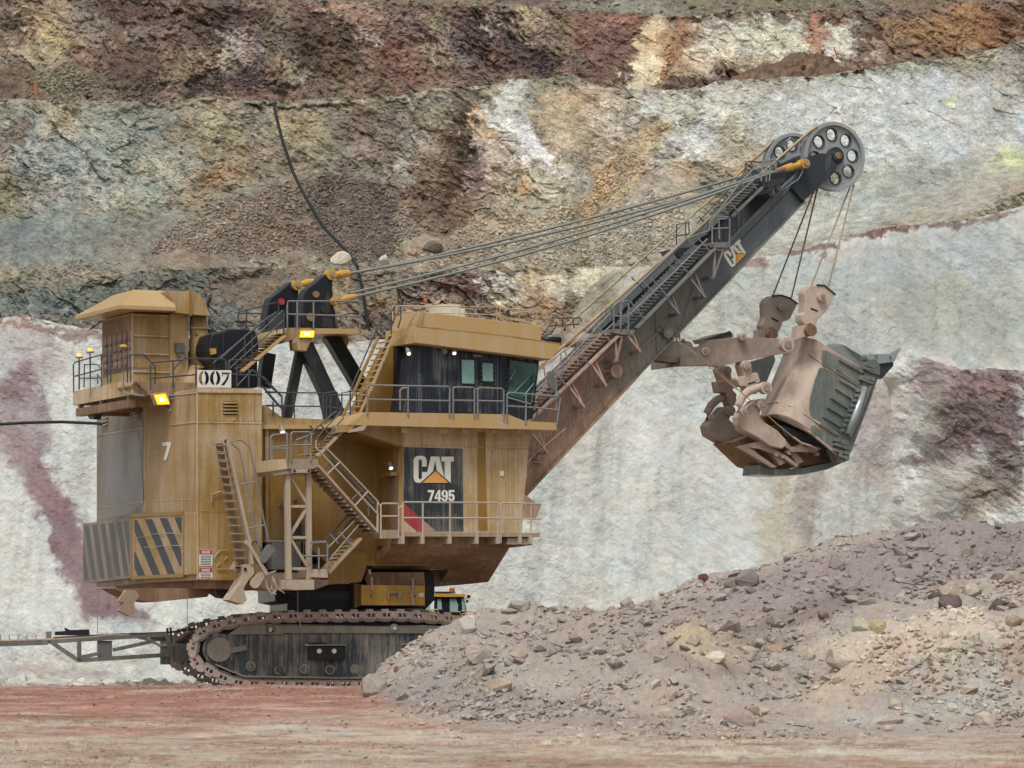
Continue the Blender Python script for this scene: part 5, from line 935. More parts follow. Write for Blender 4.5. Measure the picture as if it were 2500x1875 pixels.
# hood
zh0 = T(1,'y',-.9)(570,290).z; hx0 = T(1,'y',-.9)(565,290).x; hx1 = T(1,'y',-.9)(1105,300).x
hyl = T(1,'x',hx0)(130,380).y; t1 = T(1,'y',.6)(705,107); t2 = T(1,'y',.6)(1030,118); z1 = T(1,'y',-.9)(570,255).z
b = [(hx0,-.9),(hx1,-.9),(hx1,hyl),(hx0,hyl)]; tp = [(t1.x,.6),(t2.x,.6),(t2.x,hyl-1.4),(t1.x,hyl-1.4)]
mb = MB(); mb.add([(x,y,zh0) for x,y in b]+[(x,y,z1) for x,y in b]+[(x,y,t1.z) for x,y in tp], [(3,2,1,0),(0,1,5,4),(1,2,6,5),(2,3,7,6),(3,0,4,7),(4,5,9,8),(5,6,10,9),(6,7,11,10),(7,4,8,11),(8,9,10,11)])
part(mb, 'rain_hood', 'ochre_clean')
dh = slab('duct_hood', 'ochre', T(1,'y',-.5), [(1030,118),(1250,125),(1335,142),(1440,360),(1250,345),(1090,325),(1100,265)], 2.6)
slab('flange', 'ochre_deep', T(1,'y',-.6), [(1236,105),(1252,105),(1256,358),(1240,358)], 2.7, parent=dh)
a = T(1,'y',.2); cxx = a(1325,700)
du = part(MB().cyl((cxx.x,.2,a(1325,860).z), (0,0,a(1325,350).z-a(1325,860).z), abs(a(1415,700).x-a(1235,700).x)/2*.93, 24), 'round_duct', 'ochre', smooth=True)
rr_ = abs(a(1415,700).x-a(1235,700).x)/2*.93
for yy in (485, 860): sub(MB().cyl((cxx.x,.2,a(1325,yy+6).z), (0,0,.07), rr_+.06, 24), 'duct_flange', 'ochre_dusty', du)
c2 = a(1230,1050); part(MB().tube([(cxx.x,.2,a(1325,860).z),(a(1265,960).x,.2,a(0,960).z),(c2.x,.2,a(0,1070).z)], [rr_, rr_*1.25, rr_*1.35], 24), 'duct_elbow', 'ochre', smooth=True)
slab('duct_bracket', 'ochre_deep', T(1,'y',-.9), [(1305,515),(1340,515),(1325,555),(1312,540)], .3)
slab('junction_box', 'arm', T(1,'y',-.25), [(1108,622),(1188,618),(1190,710),(1112,712)], .25)
lines('conduit', 'rail', T(1,'y',-.2), [[(1125,712),(1140,740),(1175,765)], [(1145,712),(1158,745),(1180,770)], [(1168,712),(1178,750)], [(1190,650),(1235,680)], [(1165,765),(1120,820),(1080,880),(1085,940),(1140,990)], [(1225,400),(1225,700)]], .025)
# platform behind the filter house
XPL = XFH-.85; pl = T(1,'x',XPL); y0p = pl(690,1000).y; y1p = pl(118,1095).y; zpl = pl(390,1035).z
dk = part(MB().prism([(XPL,y0p,zpl-.55),(XFH+2.6,y0p,zpl-.55),(XFH+2.6,y1p,zpl-.55),(XPL,y1p,zpl-.55)], (0,0,.5)), 'filter_deck', 'brown')
sub(MB().prism([(XPL-.03,y0p,zpl-.55),(XPL-.03,y1p,zpl-.55),(XPL-.03,y1p,zpl),(XPL-.03,y0p,zpl)], (.04,0,0)), 'fascia', 'ochre_dusty', dk)
zlo = pl(390,1250).z
for yy in (y0p+.6, (y0p+y1p)/2+.3, y1p-.6):
    sub(MB().bar((XPL+.1,yy,zpl-.5), (XPL+.1,yy,zlo), .18, .18).bar((XPL+.1,yy,zlo), (XPL+2.4,yy,zlo), .2, .22), 'hanger', 'brown', dk)
sub(MB().bar((XPL+.1,y0p+.4,zlo), (XPL+.1,y1p-.4,zlo), .3, .3).bar((XPL+.1,y0p+.4,zlo+.6), (XPL+.1,y1p-.4,zlo+.6), .1, .12), 'lower_beam', 'brown', dk)
slab('side_soffit', 'ochre_deep', T(1,'y',y0p), [(650,1040),(720,1000),(850,1120),(760,1130)], 1.4, parent=dk)
slab('hanging_bracket', 'dark', T(1,'x',XPL+.2), [(230,1290),(320,1290),(310,1360),(270,1355)], .3, parent=dk, axis=0)
rp = T(1,'x',XPL-.05)
lines('handrail', 'rail_dark', rp, [[(118,1095),(115,830),(135,805),(385,735),(385,1040)], [(118,945),(385,875)], [(172,800),(172,1070)], [(278,770),(278,1050)], [(385,735),(560,725)], [(445,735),(445,1010)], [(475,730),(475,1005)], [(385,880),(600,860)]], .03)
lines('handrail', 'rail_dark', rp, [[(635,740),(635,1000)], [(665,735),(668,1000)], [(640,735),(790,730)], [(640,862),(900,862)]], .03)
lines('handrail', 'rail_dark', T(1,'y',y0p), [[(790,730),(905,850),(900,1010)], [(700,722),(790,730)], [(870,860),(905,862)]], .03)
lines('handrail', 'rail_dark', T(1,'x',XPL+1.5), [[(222,830),(345,828),(395,880)], [(222,830),(218,1050)], [(180,960),(350,962)], [(350,925),(350,1020)], [(345,925),(395,990)]], .028)
for (x, y, x2, y2) in ((170,735,170,1070), (275,685,280,1140)):
    ps = part(MB().tube([rp(x,y+25), rp(x2,y2)], .03), 'beacon_post', 'rail'); c = rp(x, y+18)
    sub(MB().cyl(c, (0,0,.12), .1, 12, .08), 'beacon', 'beacon', ps); sub(MB().cyl(c-Vector((0,0,.06)), (0,0,.06), .15, 12), 'beacon_base', 'rail', ps)
ps = part(MB().tube(P(T(1,'x',XPL-.2), (598,665),(598,1080),(625,1108),(800,1130)), .035), 'lamp_post', 'rail'); c = T(1,'x',XPL-.2)(598,660)
sub(MB().cyl(c, (0,0,.09), .16, 12, .1), 'lamp_head', 'socket', ps)
# near handrail of the rear roof and the number plate
f1n = T(1,'y',YR+.1)
lines('handrail', 'rail_dark', f1n, [[(860,1075),(858,830),(870,810),(1170,785)], [(1075,800),(1078,1060)], [(862,962),(1310,925)], [(1170,785),(1180,770),(1290,770),(1560,775),(1585,790),(1590,885)], [(1295,775),(1298,1040)], [(1080,880),(1140,800)]], .032)
lines('handrail', 'rail_dark', f1n, [[(1615,1050),(1615,800),(1630,785),(1895,790),(1912,800),(1912,1045)], [(1690,840),(1690,1045)], [(1805,870),(1805,1050)], [(1620,920),(1910,935)], [(1690,1040),(1840,880)], [(1840,880),(1970,980)]], .032)
lines('handrail', 'rail_dark', T(1,'y',YR+.3), [[(1970,1000),(2125,1140),(2130,1330)], [(1975,1090),(2165,1102)], [(1975,1222),(2165,1226)], [(2040,1190),(2040,1330)], [(1945,1050),(2040,1170),(2130,1260)]], .032)
# plate 007: real cut-outs
def plate007():
    nx, ny = 166, 84; bl, br, tr_, tl = [T(1,'y',YR-.05)(*p) for p in ((1310,1050),(1637,1052),(1637,884),(1310,884))]
    m = np.ones((ny, nx), bool); X, Y = np.meshgrid((np.arange(nx)+.5)/nx*327, (np.arange(ny)+.5)/ny*168)
    for cx_ in (62, 172):
        e = ((X-cx_)/50)**2+((Y-78)/72)**2; hole = (e < 1) & ~(((X-cx_)/19)**2+((Y-78)/52)**2 < 1)
        hole &= ~(np.abs(X-cx_) < 7); m &= ~hole
    top = (Y > 22) & (Y < 46) & (X > 236) & (X < 316) & ~((X < 250) & (Y > 40)); leg_c = 300-(Y-44)*.45+8*np.sin((Y-44)/25)
    leg = (Y >= 40) & (Y < 146) & (np.abs(X-leg_c+4) < (8+ (Y-44)*.09)); serif = (X > 236) & (X < 246) & (Y > 18) & (Y < 60)
    m &= ~((top | leg | serif) & ~(np.abs(Y-40) < 2.5)); vs = []; fs = []; idx = {}
    def vid(i, j):
        if (i, j) not in idx:
            idx[(i, j)] = len(vs); a = i/nx; b = j/ny; vs.append((tl*(1-a)+tr_*a)*(1-b)+(bl*(1-a)+br*a)*b)
        return idx[(i, j)]
    for j in range(ny):
        i = 0
        while i < nx:
            if m[j, i]:
                k = i
                while k < nx and m[j, k]: k += 1
                fs.append((vid(i, j), vid(i, j+1), vid(k, j+1), vid(k, j))); i = k
            else: i += 1
    part(MB().add(vs, fs), 'number_plate', 'white', label='white stencil plate reading 007')
plate007()
# flood lights (lit)
def flood(f, pts, hood, name='flood_lamp'):
    b = MB().prism([f(*p)+Vector((0,.03,0)) for p in hood], (0,.35,0)); o = part(b, name, 'ochre', label='lit yellow flood lamp')
    q = P(f, *pts); sub(MB().prism(q, (0,.02,0)), 'lens', 'lamp', o)
    c = sum(q, Vector())/len(q); s = [c+(p-c)*.42+Vector((0,-.01,-.0)) for p in q]; sub(MB().prism(s, (0,.005,0)), 'bulb_glow', 'lamp_core', o)
flood(T(1,'y',YR-1.0), [(895,1125),(1000,1112),(1042,1210),(930,1214)], [(890,1120),(920,1100),(1010,1092),(1030,1110),(1050,1212),(925,1218)])
lines('lamp_arm', 'rail', T(1,'y',YR-.5), [[(1040,1130),(1125,1125)], [(1050,1160),(1125,1155)], [(1040,1215),(1055,1260),(1030,1285)]], .03)
# ---- black motor housing, gantry
mh = part(MB().prism(P(T(3,'y',-1.5), (115,940),(120,860),(150,770),(250,750),(300,725),(470,722),(560,735),(590,800),(605,900),(590,960),(590,1290),(310,1290),(200,1180),(190,1050),(130,1000)), (0,3,0)), 'hoist_motor', 'black', bevel=.06)
slab('cooling_fin', 'dark', T(3,'y',-1.55), [(255,750),(262,750),(262,940),(255,940)], .1, parent=mh)
slab('gear_bracket', 'socket', T(3,'y',-1.7), [(140,910),(190,910),(190,960),(150,970)], .3, parent=mh)
for nm, yy, pts in (('gantry_head', -1.3, [(1000,700),(1005,600),(1022,520),(1035,400),(1060,340),(1130,290),(1250,190),(1295,215),(1312,262),(1312,470),(1340,560),(1345,720)]),
                    ('gantry_head', 1.9, [(668,720),(672,610),(700,470),(720,420),(780,380),(915,265),(975,310),(985,340),(975,720)])):
    g_ = slab(nm, 'black', T(3,'y',yy), pts, .7, bevel=.04)
f3 = T(3,'y',-1.3); f3b = T(3,'y',1.9)
for f, x, y, r_, mt in ((f3,1145,390,.13,'brown'),(f3,1232,535,.17,'cable'),(f3,1095,610,.16,'brown'),(f3b,812,462,.13,'red_print')):
    part(MB().cyl(f(x,y)+Vector((0,.02,0)), (0,-.12,0), r_, 16), 'gantry_pin', mt)
part(MB().prism(P(T(3,'y',.2), (830,560),(1000,580),(1010,720),(840,740)), (0,2.4,0)), 'gantry_crossbox', 'black')
def socket(f, a, b, r0, r1, yk, name='rope_socket'):
    A, B = f(*a), f(*b); d = (B-A).normalized()
    o = part(MB().cyl(A+Vector((0,-.22,0)), (0,.44,0), r0, 16).tube([A, A+(B-A)*.45, A+(B-A)*.55, B], [r0*.65, r0*.6, r0*.85, r1], 12), name, 'socket')
    sub(MB().cyl(A+Vector((0,-.3,0)), (0,.1,0), r0*.5, 12), 'pin', 'dust_dark', o); return B
s1 = socket(T(3,'y',-1.2), (1285,205), (1475,185), .20, .12, 0)
s2 = socket(T(3,'y',1.9), (955,305), (1130,265), .20, .12, 0)
s3 = socket(T(3,'y',-1.6), (1345,455), (1530,410), .18, .11, 0)
gl = 'black'
for (y_, a, b, w, m_) in ((-1.0,(1280,780),(1590,1300),.55,'black'),(-1.3,(1040,880),(1370,1590),.55,'dark'),(-1.0,(1015,860),(865,1590),.34,'dark'),(1.8,(690,960),(640,1290),.5,'black')):
    part(MB().bar(T(3,'y',y_)(*a), T(3,'y',y_)(*b), w, w*.9, (0,1,0)), 'gantry_leg', m_)
slab('leg_foot', 'dark', T(3,'y',-1.4), [(1250,1380),(1370,1380),(1430,1600),(1300,1600)], .8)
gp = slab('gantry_platform', 'ochre_clean', T(3,'y',-2.4), [(1140,716),(1600,722),(1600,772),(1140,768)], 3.0)
slab('platform_rear', 'ochre', T(3,'y',-2.3), [(830,770),(870,712),(1010,712),(1010,760),(980,800),(830,862)], 3.0, parent=gp)
slab('lug', 'ochre', T(3,'y',-1.6), [(960,800),(1120,800),(1060,935),(975,920)], .8, parent=gp)
slab('lug', 'ochre', T(3,'y',-.8), [(1350,800),(1450,780),(1472,830),(1450,905),(1410,935)], .8, parent=gp)
h3 = T(3,'y',-2.45)
lines('handrail', 'rail', h3, [[(875,715),(875,500),(880,455),(1560,455),(1578,475),(1575,750)], [(880,580),(1575,600)], [(970,450),(970,740)], [(1128,450),(1128,715)]], .034)
lines('handrail', 'rail_dark', T(3,'y',1.6), [[(400,700),(400,560),(460,545),(760,470),(790,485),(795,730)], [(405,690),(690,700)], [(480,545),(480,700)], [(640,510),(640,700)], [(405,570),(640,575)]], .03)
lines('handrail', 'rail_dark', T(3,'y',.4), [[(1320,455),(1490,460),(1570,480)], [(1310,500),(1500,460)], [(1340,600),(1570,560)]], .028)
st = part(MB().bar(T(3,'y',-2.6)(430,1135), T(3,'y',-2.6)(845,790), .08, .38, (0,1,0)), 'gantry_stair', 'ochre_clean')
for i in range(12):
    t = i/11; a = T(3,'y',-2.5)(440+(800-440)*t, 1090+(770-1090)*t); sub(MB().bar(a, a+Vector((.32,0,0)), .04, .04).box(a.x-.02,a.x+.34,a.y,a.y+.8,a.z-.02,a.z+.02), 'tread', 'brown', st)
sub(MB().bar(T(3,'y',-1.7)(430,1115), T(3,'y',-1.7)(845,770), .06, .2, (0,1,0)), 'stringer', 'ochre', st)
lines('handrail', 'rail_dark', T(3,'y',-2.65), [[(310,1110),(840,640),(845,560)], [(320,1040),(830,545),(840,820)], [(465,780),(465,1060)], [(535,780),(535,1000)], [(840,820),(845,545)], [(772,560),(775,760)], [(160,1050),(680,620),(770,560)], [(230,1010),(640,640)]], .028)
flood(T(3,'y',-3.0), [(1005,742),(1136,742),(1130,803),(996,803)], [(1000,735),(1040,715),(1100,712),(1140,738),(1136,808),(992,808)])
slab('lamp_bracket', 'ochre', T(3,'y',-2.9), [(975,806),(1125,806),(1090,860),(1055,935),(975,925),(965,850)], .5)
# deck between rear house and cab
lines('handrail', 'rail_dark', T(3,'y',-4.2), [[(660,1335),(1210,1340),(1250,1360)], [(670,1465),(1215,1470)], [(940,1340),(942,1590)], [(640,1180),(820,1370),(825,1550)], [(740,1470),(740,1520)], [(630,1270),(720,1370),(830,1500)]], .03)
lines('handrail', 'rail_dark', T(3,'y',-4.6), [[(1220,1590),(1218,1370),(1230,1345),(1340,1325),(1360,1345),(1360,1600)], [(1270,1360),(1530,1358)], [(1290,1600),(1290,1360)], [(1250,1590),(1250,1370)], [(1220,1470),(1470,1500)], [(1400,1600),(1400,1340),(1530,1320)]], .03)
slab('deck_ramp', 'ochre', T(3,'y',-4.3), [(640,1460),(660,1455),(830,1580),(1400,1600),(1400,1660),(640,1660)], 2.5)
# ---- stairs on the near side
def stairs(name, f_near, a, b, n, mat, tmat, width=.85, h=.34, dyn=0, tread=.26):
    A, B = f_near(*a), f_near(*b); o = part(MB().bar(A, B, .07, h, (0,1,0)), name, mat)
    sub(MB().bar(A+Vector((0,width,0)), B+Vector((0,width,0)), .06, h*.8, (0,1,0)), 'stringer', tmat, o)
    me = None
    for i in range(n):
        p = A.lerp(B, (i+.5)/n)
        if me is None:
            t_ = sub(MB().box(-tread/2,tread/2,.04,width-.03,-.025,.025).box(-tread/2,-tread/2+.02,.04,width-.03,-.1,.02), 'tread', tmat, o, loc=p); me = t_.data
        else: link('tread', me, o, loc=p)
    return o
st1 = T(4,'y',-6.5)
stairs('upper_stair', st1, (1005,350), (1285,75), 9, 'dust', 'ochre', .9, .3)
st2 = T(4,'y',-6.9)
s_ = stairs('long_stair', st2, (1010,432), (1545,1030), 17, 'dust', 'dust_dark', .95, .36)
s2u = T(4,'y',-6.0)
for i in range(13):
    t = (i+.5)/13; x = 985+t*(1500-985); y = 500+t*(1010-500)
    sub(MB().prism(P(s2u, (x-22,y-8),(x+18,y-22),(x+34,y+4),(x+14,y+32),(x-12,y+20)), (0,.5,0)), 'tread_pan', 'dust', s_)
stairs('lower_stair', T(4,'y',-6.6), (1400,1085), (1105,1400), 9, 'dust_dark', 'ochre_dusty', .9, .34)
g6 = T(4,'y',-7.0)
lines('handrail', 'rail_dust', g6, [[(1000,200),(1000,265),(1560,870),(1558,1040)], [(1085,265),(1215,395),(1555,750),(1552,1030)], [(1090,520),(1215,400)], [(1345,800),(1470,660)], [(1555,755),(1580,800)]], .032)
lines('handrail', 'rail', T(4,'y',-6.0), [[(1090,460),(1150,390)], [(1150,430),(1470,790),(1475,880)], [(1100,300),(1520,770)], [(1325,735),(1400,660)]], .03)
lines('handrail', 'rail_dark', T(4,'y',-6.6), [[(905,200),(960,130),(1180,-60)], [(1000,200),(1060,120),(1230,-60)], [(1040,60),(1140,170)], [(1020,260),(1250,0)], [(945,70),(1010,150)]], .03)
lines('handrail', 'rail', T(4,'y',-6.7), [[(1110,1170),(1345,930)], [(1110,1290),(1390,960)], [(1210,1030),(1340,1165)], [(1130,1050),(1200,1130)]], .032)
lines('handrail', 'rail_dark', T(4,'y',-5.8), [[(1080,1110),(1295,870)], [(1110,1180),(1330,910)], [(1130,1045),(1210,1120)]], .03)
# landing with its cage
ln = slab('stair_landing', 'dust_dark', T(4,'y',-6.9), [(752,368),(1020,370),(1022,440),(980,458),(752,458)], 1.9)
sub(MB().prism(P(T(4,'y',-6.85), (605,378),(752,368),(752,458),(605,480)), (0,1.6,0)), 'side_panel', 'ochre_dusty', ln)
sub(MB().prism(P(T(4,'y',-6.8), (600,480),(752,458),(980,460),(950,500),(760,505),(620,520)), (0,1.5,0)), 'landing_frame', 'dust_dark', ln)
slab('pin_plate', 'dust', T(4,'y',-6.95), [(788,460),(950,460),(950,495),(788,495)], .1, parent=ln)
for x in (806, 934): sub(MB().cyl(T(4,'y',-6.95)(x,476), (0,-.02,0), .05, 10), 'pin_hole', 'black', ln)
lines('handrail', 'rail', T(4,'y',-6.95), [[(775,385),(775,150),(790,128),(940,128),(958,150),(955,390)], [(778,245),(955,245)], [(740,395),(742,140)]], .036)
lines('handrail', 'rail', T(4,'y',-6.4), [[(595,420),(592,180),(610,155),(740,140)], [(590,268),(740,250)], [(605,275),(770,278)], [(602,200),(605,400)]], .036)
lines('handrail', 'rail', T(4,'y',-5.6), [[(820,210),(820,340),(905,330)], [(905,200),(905,350)], [(920,200),(920,350)], [(820,200),(985,140)]], .03)
lo = spot(T(4,'y',-5.0), 688, 140, None, True, 1.2)
# support truss
tw = part(MB().bar(T(4,'y',-6.6)(740,505), T(4,'y',-6.6)(752,1455), .19, .19, (0,1,0)).bar(T(4,'y',-6.6)(930,505), T(4,'y',-6.6)(938,1455), .19, .19, (0,1,0)), 'support_truss', 'dust')
for a, b in (((765,530),(915,770)), ((915,820),(765,1060)), ((770,1090),(925,1345)), ((765,797),(915,797)), ((765,1077),(925,1077)), ((765,1358),(925,1358)), ((765,512),(915,512))):
    sub(MB().bar(T(4,'y',-6.55)(*a), T(4,'y',-6.55)(*b), .1, .11, (0,1,0)), 'brace', 'dust', tw)
slab('truss_base', 'dust', T(4,'y',-6.9), [(790,1458),(985,1458),(985,1545),(800,1550),(740,1540),(740,1465)], 1.2)
lp = slab('lower_landing', 'dust', T(4,'y',-6.8), [(950,1362),(1108,1362),(1108,1440),(950,1432)], 1.2)
lines('handrail', 'rail', T(4,'y',-6.85), [[(950,1125),(1092,1118),(1106,1135),(1100,1365)], [(885,1243),(1102,1243)], [(1028,1170),(1026,1360)], [(958,1170),(958,1365)]], .034)
lines('handrail', 'rail', T(4,'y',-6.0), [[(580,1112),(1090,1112)], [(890,1130),(885,1240),(960,1250)], [(1010,1160),(1010,1220)]], .03)
slab('valve_box', 'dust', T(4,'y',-6.3), [(755,1075),(960,1080),(960,1092),(755,1090)], .5)
# boarding ladder (retractable)
bl = T(4,'y',-6.2); L0 = bl(190,205); 
bs = part(MB().bar(bl(190,205), bl(385,1090), .1, .34, (0,1,0)).bar(bl(385,1080), bl(410,1320), .1, .42, (0,1,0)), 'boarding_stair', 'dust')
sub(MB().bar(T(4,'y',-5.4)(105,215), T(4,'y',-5.4)(300,1350), .06, .14, (0,1,0)), 'stringer', 'dust_dark', bs)
for i in range(16):
    t = i/15; x = 100+(290-100)*t; y = 235+(1335-235)*t; x2 = 195+(395-195)*t
    a = bl(x, y); b = bl(x2, y); sub(MB().bar(a+Vector((0,.1,0)), b+Vector((0,.1,0)), .3, .035).prism([a+Vector((.1,.3,-.06)), b+Vector((0,.3,-.06)), b+Vector((0,.3,-.28)), a+Vector((.18,.3,-.22))], (0,.03,0)), 'tread', 'dust_dark', bs)
slab('top_bracket', 'dust', T(4,'y',-6.25), [(92,205),(180,205),(180,240),(95,240)], .5, parent=bs)
sub(MB().cyl(T(4,'y',-6.3)(192,212), (0,.2,0), .16, 16), 'pivot', 'dust', bs); sub(MB().cyl(T(4,'y',-6.31)(192,212), (0,.03,0), .07, 12), 'pivot_hole', 'black', bs)
lines('handrail', 'rail', T(4,'y',-6.3), [[(235,215),(305,200),(345,210),(405,265),(470,600),(540,960),(575,1110),(560,1115)], [(240,230),(312,290),(375,590),(440,950),(500,1230)], [(305,605),(465,572)], [(385,998),(540,965)]], .032)
slab('pivot_arm', 'dust', T(4,'y',-6.35), [(345,1320),(440,1315),(445,1400),(400,1450),(350,1530),(365,1600),(380,1640),(340,1680),(215,1640),(240,1600),(330,1480),(345,1420)], .7)
part(MB().cyl(T(4,'y',-6.4)(366,1362), (0,.05,0), .06, 12), 'pivot_hole', 'black')
slab('side_strut', 'dust_dark', T(4,'y',-5.9), [(320,1400),(350,1420),(250,1580),(220,1570)], .2)
slab('link_arm', 'dust', T(4,'y',-6.45), [(380,1100),(410,1130),(570,1390),(575,1415),(545,1415),(395,1160),(370,1130)], .2)
slab('link_lobe', 'dust', T(4,'y',-6.4), [(500,1390),(560,1380),(540,1430),(480,1530),(440,1535),(412,1505),(420,1460)], .2)
slab('actuator_box', 'rear_wash', T(4,'y',-6.5), [(500,1270),(590,1140),(640,1185),(545,1305),(520,1310)], .4, label='grey actuator box')
slab('foot_platform', 'dust_dark', T(4,'y',-6.0), [(255,1365),(300,1290),(320,1300),(280,1355),(370,1355),(370,1375),(265,1380)], .5)
lines('hydraulic_hose', 'rail_dust', T(4,'y',-6.3), [[(540,1420),(560,1520),(600,1590),(640,1560),(620,1480),(610,1420)], [(610,1430),(600,1540),(640,1590)], [(620,1440),(650,1530),(720,1580)], [(575,1400),(640,1380)]], .03)
lines('hydraulic_hose', 'cable', T(4,'y',-5.9), [[(420,1200),(425,1130),(460,1110),(500,1180),(520,1280)], [(570,1200),(590,1130),(620,1110)]], .03)
# step leg at the rear underside
slab('rear_jack_leg', 'dust_dark', T(7,'y',-3.9), [(975,0),(1040,0),(1075,45),(1030,110),(1048,160),(1005,205),(912,160),(955,100),(915,88)], .25)
slab('rear_underframe', 'brown', T(7,'y',-3.4), [(880,-12),(1640,-12),(1600,55),(1190,95),(1040,75)], 1.5)
part(MB().prism(P(T(7,'y',-4.0), (1660,0),(1800,0),(1800,70),(1720,60),(1675,30)), (0,.8,0)), 'tow_hook', 'black')
lines('plumb_wire', 'rail', T(7,'y',-4.7), [[(755,0),(750,470)]], .014, n=4)
lines('plumb_wire', 'rail', T(7,'y',-4.7), [[(1445,0),(1445,330)]], .014, n=4)
lines('plumb_wire', 'rail', T(8,'y',-6.4), [[(432,145),(432,330),(458,440)]], .016, n=4)
# ---- slew ring and truck frame
tk = slab('carbody', 'black', T(8,'y',-3.0,CF), [(240,95),(960,85),(1570,95),(1565,225),(1490,300),(345,310),(345,250),(245,230)], 6, fr=CF)
slab('fill_block', 'black', T(8,'y',-2.0,CF), [(860,-70),(1500,-70),(1565,10),(1565,110),(860,110)], 3, fr=CF)
slab('carbody_lip', 'dark', T(8,'y',-3.1,CF), [(330,150),(860,150),(860,215),(420,215)], .1, parent=tk)
yb = slab('truck_frame_box', 'box_yellow', T(8,'y',-4.2,CF), [(958,95),(1488,98),(1488,268),(958,265)], 1.5, fr=CF, bevel=.02)
slab('box_side', 'brown', T(8,'y',-3.9,CF), [(900,80),(958,90),(958,265),(905,290)], 1.2, fr=CF)
slab('grip', 'dust_dark', T(8,'y',-4.4,CF), [(1180,145),(1300,145),(1305,160),(1280,215),(1270,215),(1265,165),(1195,165),(1190,215),(1178,215)], .15, parent=yb)
for x in (1038, 1408): sub(MB().cyl(T(8,'y',-4.2,CF)(x,190), (0,-.015,0), .03, 8), 'bolt', 'black', yb)
slab('sticker', 'white', T(8,'y',-4.21,CF), [(1440,162),(1478,162),(1478,195),(1440,195)], -.01, parent=yb)
for l in ([(1045,30),(1050,110),(1062,150),(1055,200)], [(1385,40),(1390,120),(1380,180),(1395,260)]): lines('chain', 'shoe', T(8,'y',-4.35,CF), [l], .05, parent=yb)
slab('box_top_mud', 'brown', T(8,'y',-3.9,CF), [(1015,-10),(1480,-10),(1490,95),(1010,95),(990,40)], 1.5, fr=CF)
slab('carbody_end', 'black', T(8,'y',-2.5,CF), [(1490,95),(1562,95),(1560,225),(1490,228)], 2.5, fr=CF)
lines('chain', 'shoe', T(6,'y',-5.6), [[(205,1345),(210,1390)]], .05)
# ---- boom
Fb = lambda v: T(0,'y',v)
nb = [(1262,1190),(1296,1030),(1394,938),(1549,806),(1691,668),(1739,620),(1782,592),(1927,443),(1949,424),(1960,398),(1973,383),(2005,374),(2026,376),(2042,407),(2034,425),(1997,458),(1962,491),(1760,703),(1552,921),(1382,1101),(1278,1213)]
def clip_poly(pts, t0, t1):
    """slice of the boom plate between two positions along it (0 at the foot, 1 at the tip)"""
    A = Vector((1262,1213)); B = Vector((2040,380)); d = (B-A); L = d.length_squared
    def t(p): return (Vector(p)-A).dot(d)/L
    out = pts
    for lim, sg in ((t0, 1), (t1, -1)):
        new = []
        for i in range(len(out)):
            a, b = out[i], out[(i+1) % len(out)]; ta, tb = (t(a)-lim)*sg, (t(b)-lim)*sg
            if ta >= 0: new.append(a)
            if ta*tb < 0: k = ta/(ta-tb); new.append((a[0]+(b[0]-a[0])*k, a[1]+(b[1]-a[1])*k))
        out = new
    return out
YB = -1.9
boom = part(MB().prism(P(Fb(YB), *nb), (0,.35,0)), 'boom', 'boom_plate')
sub(MB().prism(P(Fb(YB-.02), (1262,1195),(1395,1050),(1480,968),(1500,960),(1480,990),(1382,1095),(1278,1205)), (0,.02,0)), 'lower_plate', 'boom_low', boom)
ib = [(1262,1150),(1300,960),(1446,816),(1628,643),(1727,559),(1863,423),(1950,380),(2000,380),(2020,420),(1958,480),(1750,690),(1540,910),(1370,1090),(1290,1170)]
sub(MB().prism(P(Fb(1.0), *ib), (0,.4,0)), 'far_plate', 'dark', boom)  # dark colour stands for the shade inside the boom under the walkway
sub(MB().prism(P(Fb(.9), (1455,818),(1634,648),(1733,563),(1868,427),(1850,424),(1720,548),(1622,634),(1440,804)), (0,.6,0)), 'far_chord', 'boom', boom)
# flanges
def flange(pts, w, dy0, dy1, mat):
    mb = MB()
    for a, b in zip(pts, pts[1:]):
        A, B = Fb(YB)(*a), Fb(YB)(*b); n = (B-A).cross(Vector((0,1,0))).normalized()*w/2
        mb.prism([A-n+Vector((0,dy0,0)), A+n+Vector((0,dy0,0)), B+n+Vector((0,dy0,0)), B-n+Vector((0,dy0,0))], (0,dy1-dy0,0))
    return sub(mb, 'flange', mat, boom)
flange([(1962,491),(1760,703),(1552,921)], .07, -.14, .3, 'boom_dust'); flange([(1552,921),(1382,1101),(1278,1213)], .09, -.16, .3, 'boom_low')
flange([(1549,806),(1691,668),(1739,620)], .05, -.08, .3, 'boom_dust'); flange([(1782,592),(1927,443)], .035, -.05, .3, 'boom'); flange([(1794,600),(1940,452)], .0001 if 0 else .02, -.02, .0, 'black')
flange([(1296,1030),(1394,938),(1549,806)], .07, -.1, .3, 'boom_foot')
# plate seams
for a, b in (((1695,700),(1650,835)), ((1600,760),(1605,880)), ((1655,790),(1660,830))):
    sub(MB().bar(Fb(YB-.02)(*a), Fb(YB-.02)(*b), .05, .05, (0,1,0)), 'rib', 'boom_dust', boom)
# boom lettering
q = [T(12,'y',YB-.01)(*p) for p in ((1527,612),(1680,462),(1600,328),(1436,478))]
def sq(q, a, b): return [q[0].lerp(q[1], a), q[0].lerp(q[1], b), q[3].lerp(q[2], b), q[3].lerp(q[2], a)]
glyph('C', sq(q, 0, .33), 'lettering', boom, 'boom_letter', .015); glyph('A', sq(q, .31, .75), 'lettering', boom, 'boom_letter', .017); glyph('T', sq(q, .68, 1.0), 'lettering', boom, 'boom_letter', .015)
tb = T(12,'y',YB-.01); flat('triangle_edge', 'black', P(tb, (1568,467),(1676,470),(1561,583)), boom, .022); flat('triangle', 'orange_print', P(tb, (1571,473),(1664,476),(1565,573)), boom, .027)
